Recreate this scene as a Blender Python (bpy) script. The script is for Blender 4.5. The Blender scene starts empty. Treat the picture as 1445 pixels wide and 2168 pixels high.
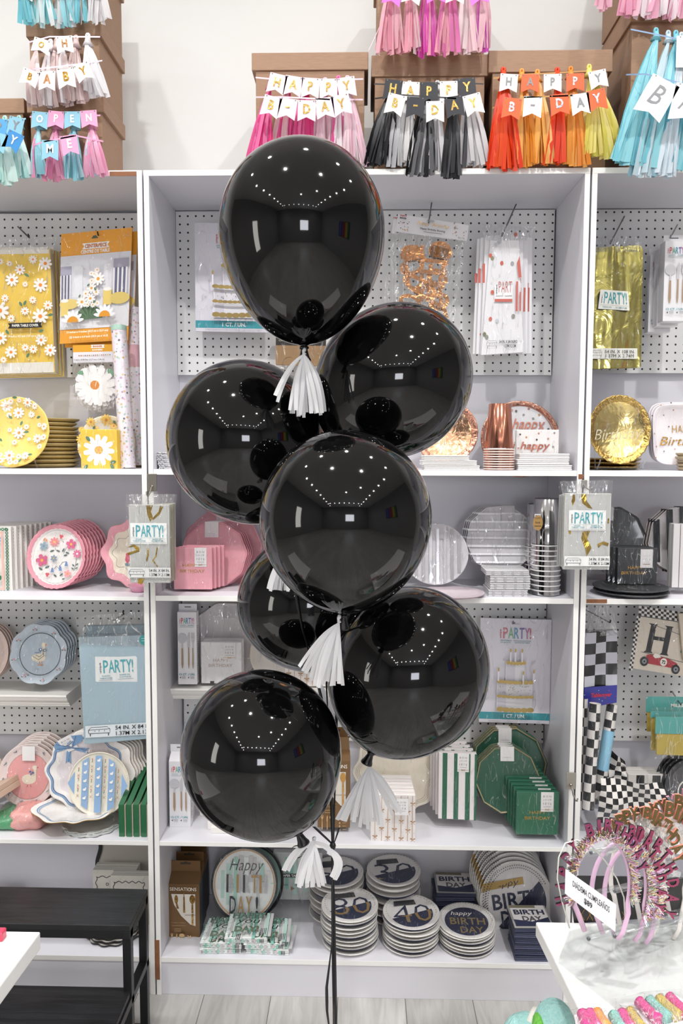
import bpy, math, random
from mathutils import Vector, Matrix, noise, Euler
random.seed(7)
SC = bpy.context.scene
COL = SC.collection
PI = math.pi
R = math.radians

# ------------------------------------------------------------------ camera
F, PITCH, YAW, ROLL, EYE = 1650.3, .0781, -.0242, .0029, 1.6248
_fw = Vector((math.sin(YAW)*math.cos(PITCH), math.cos(YAW)*math.cos(PITCH), -math.sin(PITCH)))
_r = Vector((math.cos(YAW), -math.sin(YAW), 0)); _u = _r.cross(_fw)
_r2 = _r*math.cos(ROLL)+_u*math.sin(ROLL); _u2 = -_r*math.sin(ROLL)+_u*math.cos(ROLL)
cam = bpy.data.cameras.new('camera'); cam.sensor_width = 36; cam.sensor_fit = 'AUTO'; cam.lens = F/2168*36
cam.clip_start = .05
camo = bpy.data.objects.new('camera', cam); COL.objects.link(camo)
camo.matrix_world = Matrix(((_r2.x, _u2.x, -_fw.x, 0), (_r2.y, _u2.y, -_fw.y, 0), (_r2.z, _u2.z, -_fw.z, EYE), (0, 0, 0, 1)))
SC.camera = camo
SC.view_settings.view_transform = 'Standard'; SC.view_settings.look = 'None'; SC.view_settings.gamma = 1
SC.view_settings.exposure = 0.07
SC.cycles.max_bounces = 7; SC.cycles.diffuse_bounces = 4; SC.cycles.glossy_bounces = 4
SC.cycles.transmission_bounces = 4; SC.cycles.transparent_max_bounces = 14
SC.cycles.caustics_reflective = False; SC.cycles.caustics_refractive = False
SC.cycles.sample_clamp_indirect = 6; SC.cycles.sample_clamp_direct = 30
w = bpy.data.worlds.new('world'); SC.world = w; w.use_nodes = True
w.node_tree.nodes['Background'].inputs[0].default_value = (.9, .93, 1, 1); w.node_tree.nodes['Background'].inputs[1].default_value = .1

def ray(px, py):
    return _fw+_r2*((px-722.5)/F)-_u2*((py-1084)/F)
def at(px, py, Y):
    d = ray(px, py); p = d*(Y/d.y); p.z += EYE; return p
def on(px, py, z):
    d = ray(px, py); p = d*((z-EYE)/d.z); p.z += EYE; return p

# ------------------------------------------------------------------ lights (recessed ceiling spots of the shop; right strong centre one added to brighten upper back panels)
CEIL = 4.25
LAMPS = [(-2.7, y*.95+.4, 1) for y in range(0, -8, -1)]+[(2.7, y*.95+.4, 1) for y in range(0, -8, -1)] \
    + [(x*.75-.1, -5.2, 1) for x in range(-3, 4)] + [(-.75, .35, 3.6), (.9, .2, 3.6), (.1, -2.4, 1), (1.3, -1.5, 1)] \
    + [(-2.2, 1.5, .66), (-1.15, 1.6, .66), (0, 1.62, .66), (1.15, 1.6, .66), (2.2, 1.5, .66)]
LP = 11.6
ld = {}
for x, y, s in LAMPS:
    if s not in ld:
        l = bpy.data.lights.new('spot_light', 'AREA'); l.shape = 'DISK'; l.size = .11; l.spread = R(125 if s < 1 else 150); l.energy = LP*s; l.color = (1, .99, .975); ld[s] = l
    o = bpy.data.objects.new('spot_light', ld[s]); o.location = (x, y, CEIL-.035); COL.objects.link(o)

# ------------------------------------------------------------------ materials
def lin(h):
    h = h.lstrip('#'); c = [int(h[i:i+2], 16)/255 for i in (0, 2, 4)]
    return tuple(x/12.92 if x <= .04045 else ((x+.055)/1.055)**2.4 for x in c)+(1,)
_m = {}
def M(h, r=.5, met=0, coat=0, bump=0, bs=60, spec=.5, aniso=None, emit=0):
    k = (h, r, met, coat, bump, bs, spec, emit)
    if k in _m: return _m[k]
    m = bpy.data.materials.new('paint_'+h); m.use_nodes = True; nt = m.node_tree; b = nt.nodes['Principled BSDF']
    b.inputs['Base Color'].default_value = lin(h); b.inputs['Roughness'].default_value = r; b.inputs['Metallic'].default_value = met
    b.inputs['Coat Weight'].default_value = coat; b.inputs['Coat Roughness'].default_value = .08; b.inputs['Specular IOR Level'].default_value = spec
    if emit:
        b.inputs['Emission Color'].default_value = lin(h); b.inputs['Emission Strength'].default_value = emit
    if bump:
        tc = nt.nodes.new('ShaderNodeTexCoord'); n = nt.nodes.new('ShaderNodeTexNoise'); n.inputs['Scale'].default_value = bs; n.inputs['Detail'].default_value = 3
        n.inputs['Distortion'].default_value = 1.2
        bp = nt.nodes.new('ShaderNodeBump'); bp.inputs['Strength'].default_value = bump; bp.inputs['Distance'].default_value = .01
        nt.links.new(tc.outputs['Object'], n.inputs['Vector']); nt.links.new(n.outputs['Fac'], bp.inputs['Height'])
        nt.links.new(bp.outputs['Normal'], b.inputs['Coat Normal' if coat else 'Normal'])
        if coat: pass
    _m[k] = m; return m
def P(h): return M(h, .45, coat=.0)                 # matt print
def G(h): return M(h, .35, coat=.7, bump=.35, bs=35)  # print under glossy wrap
def W(h): return M(h, .4, coat=1, bump=.9, bs=45)    # crinkled cellophane over print
def film(name, fac=.10, bump=.8, bs=30, streak=.25, tint=(1, 1, 1, 1)):
    if name in _m: return _m[name]
    m = bpy.data.materials.new(name); m.use_nodes = True; nt = m.node_tree; nt.nodes.clear(); N = nt.nodes.new; L = nt.links.new
    out = N('ShaderNodeOutputMaterial'); mx = N('ShaderNodeMixShader'); t = N('ShaderNodeBsdfTransparent'); t.inputs[0].default_value = tint
    g = N('ShaderNodeBsdfGlossy'); g.inputs['Roughness'].default_value = .14
    d = N('ShaderNodeBsdfDiffuse'); d.inputs[0].default_value = (.85, .86, .87, 1)
    mg = N('ShaderNodeMixShader'); mg.inputs[0].default_value = .3; L(g.outputs[0], mg.inputs[1]); L(d.outputs[0], mg.inputs[2])
    tc = N('ShaderNodeTexCoord'); mp = N('ShaderNodeMapping'); mp.inputs['Scale'].default_value = (1.6, 1, .45)
    n = N('ShaderNodeTexNoise'); n.inputs['Scale'].default_value = bs; n.inputs['Detail'].default_value = 1.2; n.inputs['Distortion'].default_value = 2.2
    bp = N('ShaderNodeBump'); bp.inputs['Strength'].default_value = bump; bp.inputs['Distance'].default_value = .02
    L(tc.outputs['Object'], mp.inputs[0]); L(mp.outputs[0], n.inputs['Vector']); L(n.outputs['Fac'], bp.inputs['Height']); L(bp.outputs[0], g.inputs['Normal'])
    r = N('ShaderNodeValToRGB'); r.color_ramp.elements[0].position = .485; r.color_ramp.elements[0].color = (fac, fac, fac, 1)
    e = r.color_ramp.elements[1]; e.position = .5; e.color = (fac+streak,)*3+(1,)
    e2 = r.color_ramp.elements.new(.515); e2.color = (fac,)*3+(1,)
    L(n.outputs['Fac'], r.inputs[0]); L(r.outputs[0], mx.inputs[0]); L(t.outputs[0], mx.inputs[1]); L(mg.outputs[0], mx.inputs[2]); L(mx.outputs[0], out.inputs[0])
    _m[name] = m; return m
def dots(name, bg, cols, scale, size, rough=.45, coat=0, rnd=1):
    """scattered small spots in several colours (confetti print, ditsy flowers)"""
    if name in _m: return _m[name]
    m = bpy.data.materials.new(name); m.use_nodes = True; nt = m.node_tree; N = nt.nodes.new; L = nt.links.new; b = nt.nodes['Principled BSDF']
    b.inputs['Roughness'].default_value = rough; b.inputs['Coat Weight'].default_value = coat
    tc = N('ShaderNodeTexCoord'); v = N('ShaderNodeTexVoronoi'); v.inputs['Scale'].default_value = scale; v.inputs['Randomness'].default_value = rnd
    L(tc.outputs['Object'], v.inputs['Vector']); lt = N('ShaderNodeMath'); lt.operation = 'LESS_THAN'; lt.inputs[1].default_value = size; L(v.outputs['Distance'], lt.inputs[0])
    sp = N('ShaderNodeSeparateColor'); L(v.outputs['Color'], sp.inputs[0])
    r = N('ShaderNodeValToRGB'); r.color_ramp.interpolation = 'CONSTANT'
    els = r.color_ramp.elements; els[0].color = lin(cols[0]); els[0].position = 0; els[1].color = lin(cols[-1]); els[1].position = (len(cols)-1)/len(cols)
    for i, c in enumerate(cols[1:-1]): e = els.new((i+1)/len(cols)); e.color = lin(c)
    L(sp.outputs[0], r.inputs[0]); mx = N('ShaderNodeMix'); mx.data_type = 'RGBA'; mx.inputs[6].default_value = lin(bg); L(lt.outputs[0], mx.inputs[0]); L(r.outputs[0], mx.inputs[7]); L(mx.outputs[2], b.inputs['Base Color'])
    _m[name] = m; return m
def foil(h, r=.12, bump=.5, bs=18): return M(h, r, 1, 0, bump, bs)
def tissue(h):
    k = ('tis', h)
    if k in _m: return _m[k]
    m = bpy.data.materials.new('tissue_'+h); m.use_nodes = True; nt = m.node_tree; b = nt.nodes['Principled BSDF']
    b.inputs['Base Color'].default_value = lin(h); b.inputs['Roughness'].default_value = .4
    tr = nt.nodes.new('ShaderNodeBsdfTranslucent'); tr.inputs[0].default_value = lin(h); mx = nt.nodes.new('ShaderNodeMixShader'); mx.inputs[0].default_value = .22
    nt.links.new(b.outputs[0], mx.inputs[1]); nt.links.new(tr.outputs[0], mx.inputs[2]); nt.links.new(mx.outputs[0], nt.nodes['Material Output'].inputs[0])
    _m[k] = m; return m

WHITE = M('dcdbe1', .38); WHITE_EDGE = M('f5f4f1', .45)
CLEAR = film('clear_film', .05, .8, 13, .38); CLEARW = film('clear_wrap', .03, .7, 17, .24); CLEARTOP = film('clear_bag_top', .14, .9, 14, .5)
GOLD = M('b98e4a', .28, .85); SILVERF = M('b9bbbd', .25, .85); GREYF = M('8f9092', .35, .6)
BLACKP = M('17181b', .45); STEEL = M('a9a49b', .3, 1); WIRE = M('8e8f92', .3, 1); WIREB = M('2b2b2d', .4, .5)

# ------------------------------------------------------------------ text
_t = {}
def textmesh(s, bold=0):
    k = (s, bold)
    if k not in _t:
        c = bpy.data.curves.new('t', 'FONT'); c.body = s; c.resolution_u = 2; c.offset = bold; c.align_x = 'LEFT'
        o = bpy.data.objects.new('t', c); me = o.to_mesh()
        vs = [(v.co.x, v.co.y) for v in me.vertices]; fs = [tuple(p.vertices) for p in me.polygons]
        o.to_mesh_clear(); bpy.data.objects.remove(o); bpy.data.curves.remove(c)
        if vs:
            x0 = min(v[0] for v in vs); x1 = max(v[0] for v in vs); y0 = min(v[1] for v in vs); y1 = max(v[1] for v in vs)
            vs = [((x-(x0+x1)/2)/(y1-y0), (y-(y0+y1)/2)/(y1-y0)) for x, y in vs]
            _t[k] = (vs, fs, (x1-x0)/(y1-y0))
        else: _t[k] = ([], [], 1)
    return _t[k]

def rnd(a=-1, b=1): return random.uniform(a, b)

# ------------------------------------------------------------------ mesh builder
class MB:
    """collects shapes for ONE mesh object. Art calls take photo-scale units around the object's own origin; box/lathe/tube take metres."""
    def __init__(s, px=0, py=0, Y=None, k=None):
        s.px, s.py = px, py
        if Y: 
            a = at(px, py, Y); s.kx = (at(px+1, py, Y)-a).x; s.kz = -(at(px, py+1, Y)-a).z; s.Y = Y
        else: s.kx = s.kz = k or 1; s.Y = 0
        s.v = []; s.f = []; s.fm = []; s.mats = []; s.ly = 0.0; s.surf = None; s.warp = None; s.sm = []; s.step = .00025; s.smooth = False
    def mi(s, m):
        if m not in s.mats: s.mats.append(m)
        return s.mats.index(m)
    def raw(s, vs, fs, m, sm=None):
        b = len(s.v); s.v += [tuple(v) for v in vs]; i = s.mi(m) if not isinstance(m, list) else None
        for n, f in enumerate(fs):
            s.f.append(tuple(b+q for q in f)); s.fm.append(i if i is not None else s.mi(m[n])); s.sm.append(s.smooth if sm is None else sm)
    def L(s, x, y):
        if s.warp: x, y = s.warp(x, y)
        return ((x-s.px)*s.kx, (s.py-y)*s.kz)
    def flat(s, pts, fs, m):
        out = []
        for p in pts:
            X, Z = s.L(*p); out.append((X, (s.surf(X, Z) if s.surf else 0)-s.ly, Z))
        s.raw(out, fs, m, False); s.ly += s.step
    def poly(s, pts, m): s.flat(pts, [tuple(range(len(pts)))], m)
    def rect(s, x0, y0, x1, y1, m): s.poly([(x0, y1), (x1, y1), (x1, y0), (x0, y0)], m)
    def circ(s, cx, cy, r, m, ry=None, n=26, a0=0, a1=360):
        ry = ry or r
        if a1-a0 >= 360: pts = [(cx+r*math.cos(2*PI*i/n), cy-ry*math.sin(2*PI*i/n)) for i in range(n)]
        else: pts = [(cx+r*math.cos(R(a0+(a1-a0)*i/n)), cy-ry*math.sin(R(a0+(a1-a0)*i/n))) for i in range(n+1)]
        s.poly(pts, m)
    def ring(s, cx, cy, r0, r1, m, ry=1, n=40, f=None):
        P_ = []; F_ = []
        for i in range(n):
            a = 2*PI*i/n; q = f(a) if f else 1
            P_ += [(cx+r0*q*math.cos(a), cy-r0*q*ry*math.sin(a)), (cx+r1*q*math.cos(a), cy-r1*q*ry*math.sin(a))]
            j = (i+1) % n; F_.append((2*i, 2*i+1, 2*j+1, 2*j))
        s.flat(P_, F_, m)
    def line(s, pts, w, m, closed=False):
        n = len(pts); P_ = []; F_ = []
        for i in range(n):
            a = pts[i-1] if (i > 0 or closed) else pts[i]; b = pts[(i+1) % n] if (i < n-1 or closed) else pts[i]
            dx, dy = b[0]-a[0], b[1]-a[1]; l = math.hypot(dx, dy) or 1; nx, ny = -dy/l*w/2, dx/l*w/2
            P_ += [(pts[i][0]-nx, pts[i][1]-ny), (pts[i][0]+nx, pts[i][1]+ny)]
        for i in range(n if closed else n-1):
            j = (i+1) % n; F_.append((2*i, 2*j, 2*j+1, 2*i+1))
        s.flat(P_, F_, m)
    def text(s, t, cx, cy, h, m, w=None, shear=0, rot=0, bold=0, ws=1, clip=None):
        vs, fs, asp = textmesh(t, bold)
        sx = (w/asp if w else h*ws); c, q = math.cos(R(rot)), math.sin(R(rot)); pts = []
        for x, y in vs:
            X = x*sx+y*h*shear; Y_ = y*h; pts.append((cx+X*c-Y_*q, cy-(X*q+Y_*c)))
        if clip:
            A_, B_, C_ = clip; P2 = []; F2 = []
            for f in fs:
                o_ = []
                for i in range(len(f)):
                    p, q_ = pts[f[i]], pts[f[(i+1) % len(f)]]; dp, dq = A_*p[0]+B_*p[1]-C_, A_*q_[0]+B_*q_[1]-C_
                    if dp <= 0: o_.append(p)
                    if (dp < 0) != (dq < 0) and dp != dq: u = dp/(dp-dq); o_.append((p[0]+(q_[0]-p[0])*u, p[1]+(q_[1]-p[1])*u))
                if len(o_) > 2: F2.append(tuple(range(len(P2), len(P2)+len(o_)))); P2 += o_
            pts, fs = P2, F2
        if pts: s.flat(pts, fs, m)
    def daisy(s, cx, cy, r, pm=None, cm=None, n=9, rot=0, inner=.5, cr=.26):
        pm = pm or P('fbf7f2'); cm = cm or P('f3a03a'); pts = []
        for i in range(n*6):
            a = 2*PI*i/(n*6); q = abs(math.sin(a*n/2)); rr = r*(inner+(1-inner)*min(1, q*1.25)); pts.append((cx+rr*math.cos(a+rot), cy-rr*math.sin(a+rot)))
        s.poly(pts, pm); s.circ(cx, cy, r*cr, cm, n=10)
    def leaf(s, cx, cy, l, w, rot, m):
        c, q = math.cos(R(rot)), math.sin(R(rot)); pts = []
        for u, v in ((-.5, 0), (-.3, -.35), (0, -.5), (.3, -.35), (.5, 0), (.3, .35), (0, .5), (-.3, .35)):
            pts.append((cx+u*l*c-v*w*q, cy-(u*l*q+v*w*c)))
        s.poly(pts, m)
    # solids, metres, local
    def box(s, x0, x1, y0, y1, z0, z1, m):
        v = [(x, y, z) for z in (z0, z1) for y in (y0, y1) for x in (x0, x1)]
        s.raw(v, [(0, 2, 3, 1), (4, 5, 7, 6), (0, 1, 5, 4), (2, 6, 7, 3), (0, 4, 6, 2), (1, 3, 7, 5)], m, False)
    def prism(s, pts, y0, y1, m, mside=None, shrink=0):
        """outline in photo units (clockwise or not), extruded along depth"""
        n = len(pts); A = [s.L(*p) for p in pts]
        ar = sum(A[i][0]*A[(i+1) % n][1]-A[(i+1) % n][0]*A[i][1] for i in range(n))
        if ar < 0: A = A[::-1]
        s.raw([(x, y0, z) for x, z in A]+[(x, y1, z) for x, z in A], [tuple(range(n)), tuple(range(2*n-1, n-1, -1))]+[(i, i+n, (i+1) % n+n, (i+1) % n) for i in range(n)],
              [m, mside or m]+[mside or m]*n, False)
        s.ly = max(s.ly, -y0+s.step)
    def lathe(s, prof, m, n=32, axis='z', sm=True, out=None, c=(0, 0, 0)):
        """prof [(r,h,mat?)]; axis z or y; out(angle)->radius factor"""
        vs = []; fs = []; ms = []; k = len(prof)
        for i in range(n):
            a = 2*PI*i/n; q = out(a) if out else 1
            for p in prof:
                x, y, z = p[0]*math.cos(a)*q, p[0]*math.sin(a)*q, p[1]
                if axis == 'y': x, y, z = x, z, y
                vs.append((x+c[0], y+c[1], z+c[2]))
        for i in range(n):
            j = (i+1) % n
            for t in range(k-1):
                fq = (i*k+t, j*k+t, j*k+t+1, i*k+t+1)
                fs.append(fq if axis == 'z' else fq[::-1]); ms.append(prof[t][2] if len(prof[t]) > 2 else m)
        s.raw(vs, fs, ms, sm)
    def tube(s, path, r, m, n=8, sm=True, flat=1, cap=True):
        path = [Vector(p) for p in path]; vs = []; fs = []; k = len(path); up = Vector((0.01, 1, 0.02))
        for i, p in enumerate(path):
            d = (path[min(i+1, k-1)]-path[max(i-1, 0)]).normalized()
            a = d.cross(up); a = a.normalized() if a.length > 1e-3 else Vector((1, 0, 0)); b = d.cross(a)
            rr = r(i/(k-1)) if callable(r) else r
            for j in range(n):
                t = 2*PI*j/n; vs.append(p+a*math.cos(t)*rr+b*math.sin(t)*rr*flat)
        for i in range(k-1):
            for j in range(n):
                q = (j+1) % n; fs.append((i*n+j, i*n+q, (i+1)*n+q, (i+1)*n+j))
        if cap: fs += [tuple(range(n-1, -1, -1)), tuple((k-1)*n+j for j in range(n))]
        s.raw(vs, fs, m, sm)
    def strip(s, path, wv, m, sm=True):
        """thin paper ribbon: path of points, half-width vectors"""
        vs = []
        for p, wd in zip(path, wv):
            p = Vector(p); wd = Vector(wd); vs += [p-wd, p+wd]
        s.raw(vs, [(2*i, 2*i+1, 2*i+3, 2*i+2) for i in range(len(path)-1)], m, sm)
    def sheet(s, c, nx, ny, m, disp=None, y=0, sm=True):
        """bilinear sheet over photo-unit corners TL,TR,BR,BL; disp(u,v)->metres toward viewer; m material or f(i,j)"""
        vs = []; fs = []; ms = []
        for j in range(ny+1):
            for i in range(nx+1):
                u, v = i/nx, j/ny
                x = (c[0][0]*(1-u)+c[1][0]*u)*(1-v)+(c[3][0]*(1-u)+c[2][0]*u)*v
                z = (c[0][1]*(1-u)+c[1][1]*u)*(1-v)+(c[3][1]*(1-u)+c[2][1]*u)*v
                X, Z = s.L(x, z); vs.append((X, y-(disp(u, v) if disp else 0), Z))
        for j in range(ny):
            for i in range(nx):
                a = j*(nx+1)+i; fs.append((a, a+nx+1, a+nx+2, a+1)); ms.append(m(i, j) if callable(m) else m)
        s.raw(vs, fs, ms, sm); s.ly = max(s.ly, -y+s.step)
    def build(s, name, parent=None, loc=None, bevel=0, mod=None, rot=None, world=False, solid=0):
        me = bpy.data.meshes.new(name); me.from_pydata(s.v, [], s.f)
        for m in s.mats: me.materials.append(m)
        me.polygons.foreach_set('material_index', s.fm); me.polygons.foreach_set('use_smooth', s.sm); me.update()
        o = bpy.data.objects.new(name, me); COL.objects.link(o)
        if parent: o.parent = parent
        if loc is not None: o.location = loc
        elif s.Y and not parent and not world: o.location = at(s.px, s.py, s.Y)
        if rot: o.rotation_euler = rot
        if solid: q = o.modifiers.new('solid', 'SOLIDIFY'); q.thickness = solid
        if bevel:
            q = o.modifiers.new('bevel', 'BEVEL'); q.width = bevel; q.segments = 2; q.limit_method = 'ANGLE'
        return o
def fold(amp, sx=3, sy=3, seed=0):
    return lambda u, v: amp*noise.noise(Vector((u*sx+seed*7.3, v*sy-seed*3.1, seed)))
def bil(c, x0, y0, x1, y1):
    def f(x, y):
        u = (x-x0)/(x1-x0); v = (y-y0)/(y1-y0)
        return ((c[0][0]*(1-u)+c[1][0]*u)*(1-v)+(c[3][0]*(1-u)+c[2][0]*u)*v, (c[0][1]*(1-u)+c[1][1]*u)*(1-v)+(c[3][1]*(1-u)+c[2][1]*u)*v)
    return f
def tag(o, label, cat, group=None, kind=None):
    o['label'] = label; o['category'] = cat
    if group: o['group'] = group
    if kind: o['kind'] = kind
    return o
def structure(o): o['kind'] = 'structure'; return o
def thing(name, label, cat, px=None, py=None, Y=None, group=None, loc=None, rot=None):
    o = bpy.data.objects.new(name, None); COL.objects.link(o); o.empty_display_size = .02
    o.location = loc if loc is not None else at(px, py, Y)
    if rot: o.rotation_euler = rot
    return tag(o, label, cat, group)
def copy_tree(o, parent=None):
    c = o.copy(); COL.objects.link(c)
    if parent: c.parent = parent
    for ch in list(o.children): copy_tree(ch, c)
    return c
ORD = ['frontmost', 'second', 'third', 'fourth', 'fifth', 'sixth', 'seventh', 'eighth', 'ninth', 'tenth', 'eleventh', 'twelfth', 'thirteenth']
def nth(i, n, last='rearmost', first='frontmost'):
    return first if i == 0 else (last if i == n-1 else ORD[i])
def stack(o, n, d, lab, first='frontmost', last='rearmost', jit=0, rj=0, where=' from the front'):
    """copies of o, each moved on by d (metres); lab has {} for which one it is"""
    if n == 1: return [o]
    out = [o]
    def nm(i): return first if i == 0 else (last if i == n-1 else ORD[i]+where)
    base = o.location.copy(); o['label'] = lab.format(nm(0))
    for i in range(1, n):
        c = copy_tree(o); c.location = base+Vector(d)*i+Vector((rnd()*jit, rnd()*jit*.3, 0)); c.rotation_euler.z += rnd()*rj
        c['label'] = lab.format(nm(i)); out.append(c)
    return out
def wire_hook(px0, py0, Y0, px1, py1, Y1, label, mat=None, tip=True):
    a = at(px0, py0, Y0); b = at(px1, py1, Y1); mb = MB(); pts = [Vector((0, 0, 0))]
    d = b-a; pts += [d*.5, d]
    if tip: pts += [d+Vector((0, -.004, .002)), d+Vector((0, -.008, .009))]
    mb.tube(pts, .0022, mat or WIRE, n=6); o = mb.build('display_hook', None, a); return tag(o, label, 'hook')
# ------------------------------------------------------------------ room
def noisecol(name, c1, c2, scale, rough, stretch=(1, 1, 1), bump=.1, detail=6, dist=0, coat=0):
    m = bpy.data.materials.new(name); m.use_nodes = True; nt = m.node_tree; N = nt.nodes.new; Lk = nt.links.new; b = nt.nodes['Principled BSDF']
    tc = N('ShaderNodeTexCoord'); mp = N('ShaderNodeMapping'); mp.inputs['Scale'].default_value = stretch; n = N('ShaderNodeTexNoise')
    n.inputs['Scale'].default_value = scale; n.inputs['Detail'].default_value = detail; n.inputs['Distortion'].default_value = dist
    r = N('ShaderNodeValToRGB'); r.color_ramp.elements[0].position = .35; r.color_ramp.elements[1].position = .68
    r.color_ramp.elements[0].color = lin(c1); r.color_ramp.elements[1].color = lin(c2); bp = N('ShaderNodeBump'); bp.inputs['Strength'].default_value = bump; bp.inputs['Distance'].default_value = .004
    Lk(tc.outputs['Object'], mp.inputs[0]); Lk(mp.outputs[0], n.inputs['Vector']); Lk(n.outputs['Fac'], r.inputs[0]); Lk(r.outputs[0], b.inputs['Base Color'])
    Lk(n.outputs['Fac'], bp.inputs['Height']); Lk(bp.outputs[0], b.inputs['Normal']); b.inputs['Roughness'].default_value = rough; b.inputs['Coat Weight'].default_value = coat
    return m
def floor_mat():
    m = bpy.data.materials.new('grey_wood_planks'); m.use_nodes = True; nt = m.node_tree; N = nt.nodes.new; Lk = nt.links.new; b = nt.nodes['Principled BSDF']
    tc = N('ShaderNodeTexCoord'); mp = N('ShaderNodeMapping'); mp.inputs['Rotation'].default_value = (0, 0, PI/2); mp.inputs['Location'].default_value = (.1, .06, 0)
    br = N('ShaderNodeTexBrick'); br.inputs['Scale'].default_value = 1; br.inputs['Brick Width'].default_value = 1.2; br.inputs['Row Height'].default_value = .2
    br.inputs['Mortar Size'].default_value = .0012; br.inputs['Mortar Smooth'].default_value = 0; br.inputs['Bias'].default_value = 0
    br.inputs['Color1'].default_value = lin('c2c0bd'); br.inputs['Color2'].default_value = lin('b4b2af'); br.inputs['Mortar'].default_value = lin('6d6966')
    m2 = N('ShaderNodeMapping'); m2.inputs['Scale'].default_value = (14, 1.6, 1); n = N('ShaderNodeTexNoise'); n.inputs['Scale'].default_value = 2.2; n.inputs['Detail'].default_value = 8; n.inputs['Distortion'].default_value = 1.6
    r = N('ShaderNodeValToRGB'); r.color_ramp.elements[0].position = .3; r.color_ramp.elements[0].color = (.72, .71, .70, 1); r.color_ramp.elements[1].position = .7; r.color_ramp.elements[1].color = (1, 1, 1, 1)
    mx = N('ShaderNodeMix'); mx.data_type = 'RGBA'; mx.blend_type = 'MULTIPLY'; mx.inputs[0].default_value = 1
    Lk(tc.outputs['Object'], mp.inputs[0]); Lk(mp.outputs[0], br.inputs['Vector']); Lk(tc.outputs['Object'], m2.inputs[0]); Lk(m2.outputs[0], n.inputs['Vector'])
    Lk(n.outputs['Fac'], r.inputs[0]); Lk(br.outputs['Color'], mx.inputs[6]); Lk(r.outputs[0], mx.inputs[7]); Lk(mx.outputs[2], b.inputs['Base Color']); b.inputs['Roughness'].default_value = .38
    return m
def peg_mat():
    m = bpy.data.materials.new('white_pegboard'); m.use_nodes = True; nt = m.node_tree; N = nt.nodes.new; Lk = nt.links.new; b = nt.nodes['Principled BSDF']
    tc = N('ShaderNodeTexCoord'); sp = N('ShaderNodeSeparateXYZ'); Lk(tc.outputs['Object'], sp.inputs[0])
    def ma(op, a, v=None, a2=None):
        n = N('ShaderNodeMath'); n.operation = op; Lk(a, n.inputs[0])
        if v is not None: n.inputs[1].default_value = v
        if a2 is not None: Lk(a2, n.inputs[1])
        return n.outputs[0]
    sq = []
    for ax in (0, 2):
        f = ma('SUBTRACT', ma('FRACT', ma('DIVIDE', sp.outputs[ax], .0254)), .5); sq.append(ma('MULTIPLY', f, None, f))
    d = ma('SQRT', ma('ADD', sq[0], None, sq[1])); lt = ma('LESS_THAN', d, .125); 
    mx = N('ShaderNodeMix'); mx.data_type = 'RGBA'; mx.inputs[6].default_value = lin('e3e3e2'); mx.inputs[7].default_value = lin('1c1b20'); Lk(lt, mx.inputs[0]); Lk(mx.outputs[2], b.inputs['Base Color'])
    b.inputs['Roughness'].default_value = .5; return m
WALLM = M('e2e2e0', .6); ROOMM = M('9d9b9a', .7); CEILM = M('e6e4e1', .7)
def wbox(name, x0, x1, y0, y1, z0, z1, m, parent=None, bevel=0, origin=None, edge=None):
    o = origin or ((x0+x1)/2, y0, z0)
    mb = MB(); mb.box(x0-o[0], x1-o[0], y0-o[1], y1-o[1], z0-o[2], z1-o[2], m)
    if edge: mb.fm[2] = mb.mi(edge)
    ob = mb.build(name, parent, None if parent is None and not o else o, bevel=bevel); ob.location = o; return ob
X0, X1, YB, YF = -4.6, 4.8, 2.575, -7.2
structure(wbox('floor', X0, X1, YF, YB, -.05, 0, floor_mat(), origin=(0, 0, 0)))
structure(wbox('wall_back', X0-.1, X1+.1, YB, YB+.1, 0, CEIL, WALLM))
structure(wbox('wall_left', X0-.1, X0, YF, YB, 0, CEIL, ROOMM)); structure(wbox('wall_right', X1, X1+.1, YF, YB, 0, CEIL, ROOMM))
structure(wbox('wall_front', X0-.1, X1+.1, YF-.1, YF, 0, CEIL, ROOMM)); structure(wbox('ceiling', X0-.1, X1+.1, YF-.1, YB+.1, CEIL, CEIL+.05, CEILM))
# far end of the shop, seen only as reflections in the balloons: shopfront windows and lamp rings
DAY = M('f4f6ff', .5, emit=13)
wn = wbox('window_1', .15, 1.75, YF, YF+.03, 1.55, 2.75, DAY); structure(wn)
wn2 = wbox('window_2', X0, X0+.03, -1.5, -.75, .8, 2.7, M('f6f4ee', .5, emit=7)); structure(wn2)
for i, (x, y, s) in enumerate(LAMPS):
    mb = MB(); mb.lathe([(.066, 0), (.07, -.012), (.095, -.008), (.098, 0)], M('f4f4f2', .4), 20)
    o = mb.build('ceiling_spot', None, (x, y, CEIL)); tag(o, 'round white recessed spotlight in the shop ceiling', 'ceiling light', 'recessed ceiling spotlights')  # the added right centre lamp gets a ring too

rk = thing('ribbon_rack', 'rack of coloured ribbon strips on the shop wall, seen only as reflections in the balloons', 'rack', loc=(X1-.06, -1.2, 1.7))
mb = MB(); mb.box(0, .05, -.9, .9, 0, 1.1, M('2b2b30')); mb.build('board', rk)
for i, c_ in enumerate(['2a4fc0', '3a6ad8', '5a86e0', '2c2f8c', '7a3f9c', 'b0306c', 'c02c3c', '8c1c2c', 'e0622c', 'f0a02c', 'f0d83c', '8cc83c', '3c9c4c', '1f6c3c']):
    mb = MB(); mb.box(-.02, 0, -.85+i*.122, -.85+i*.122+.09, .03, 1.05, M(c_, .5, emit=.0)); mb.build('ribbon_strip', rk)
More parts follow.
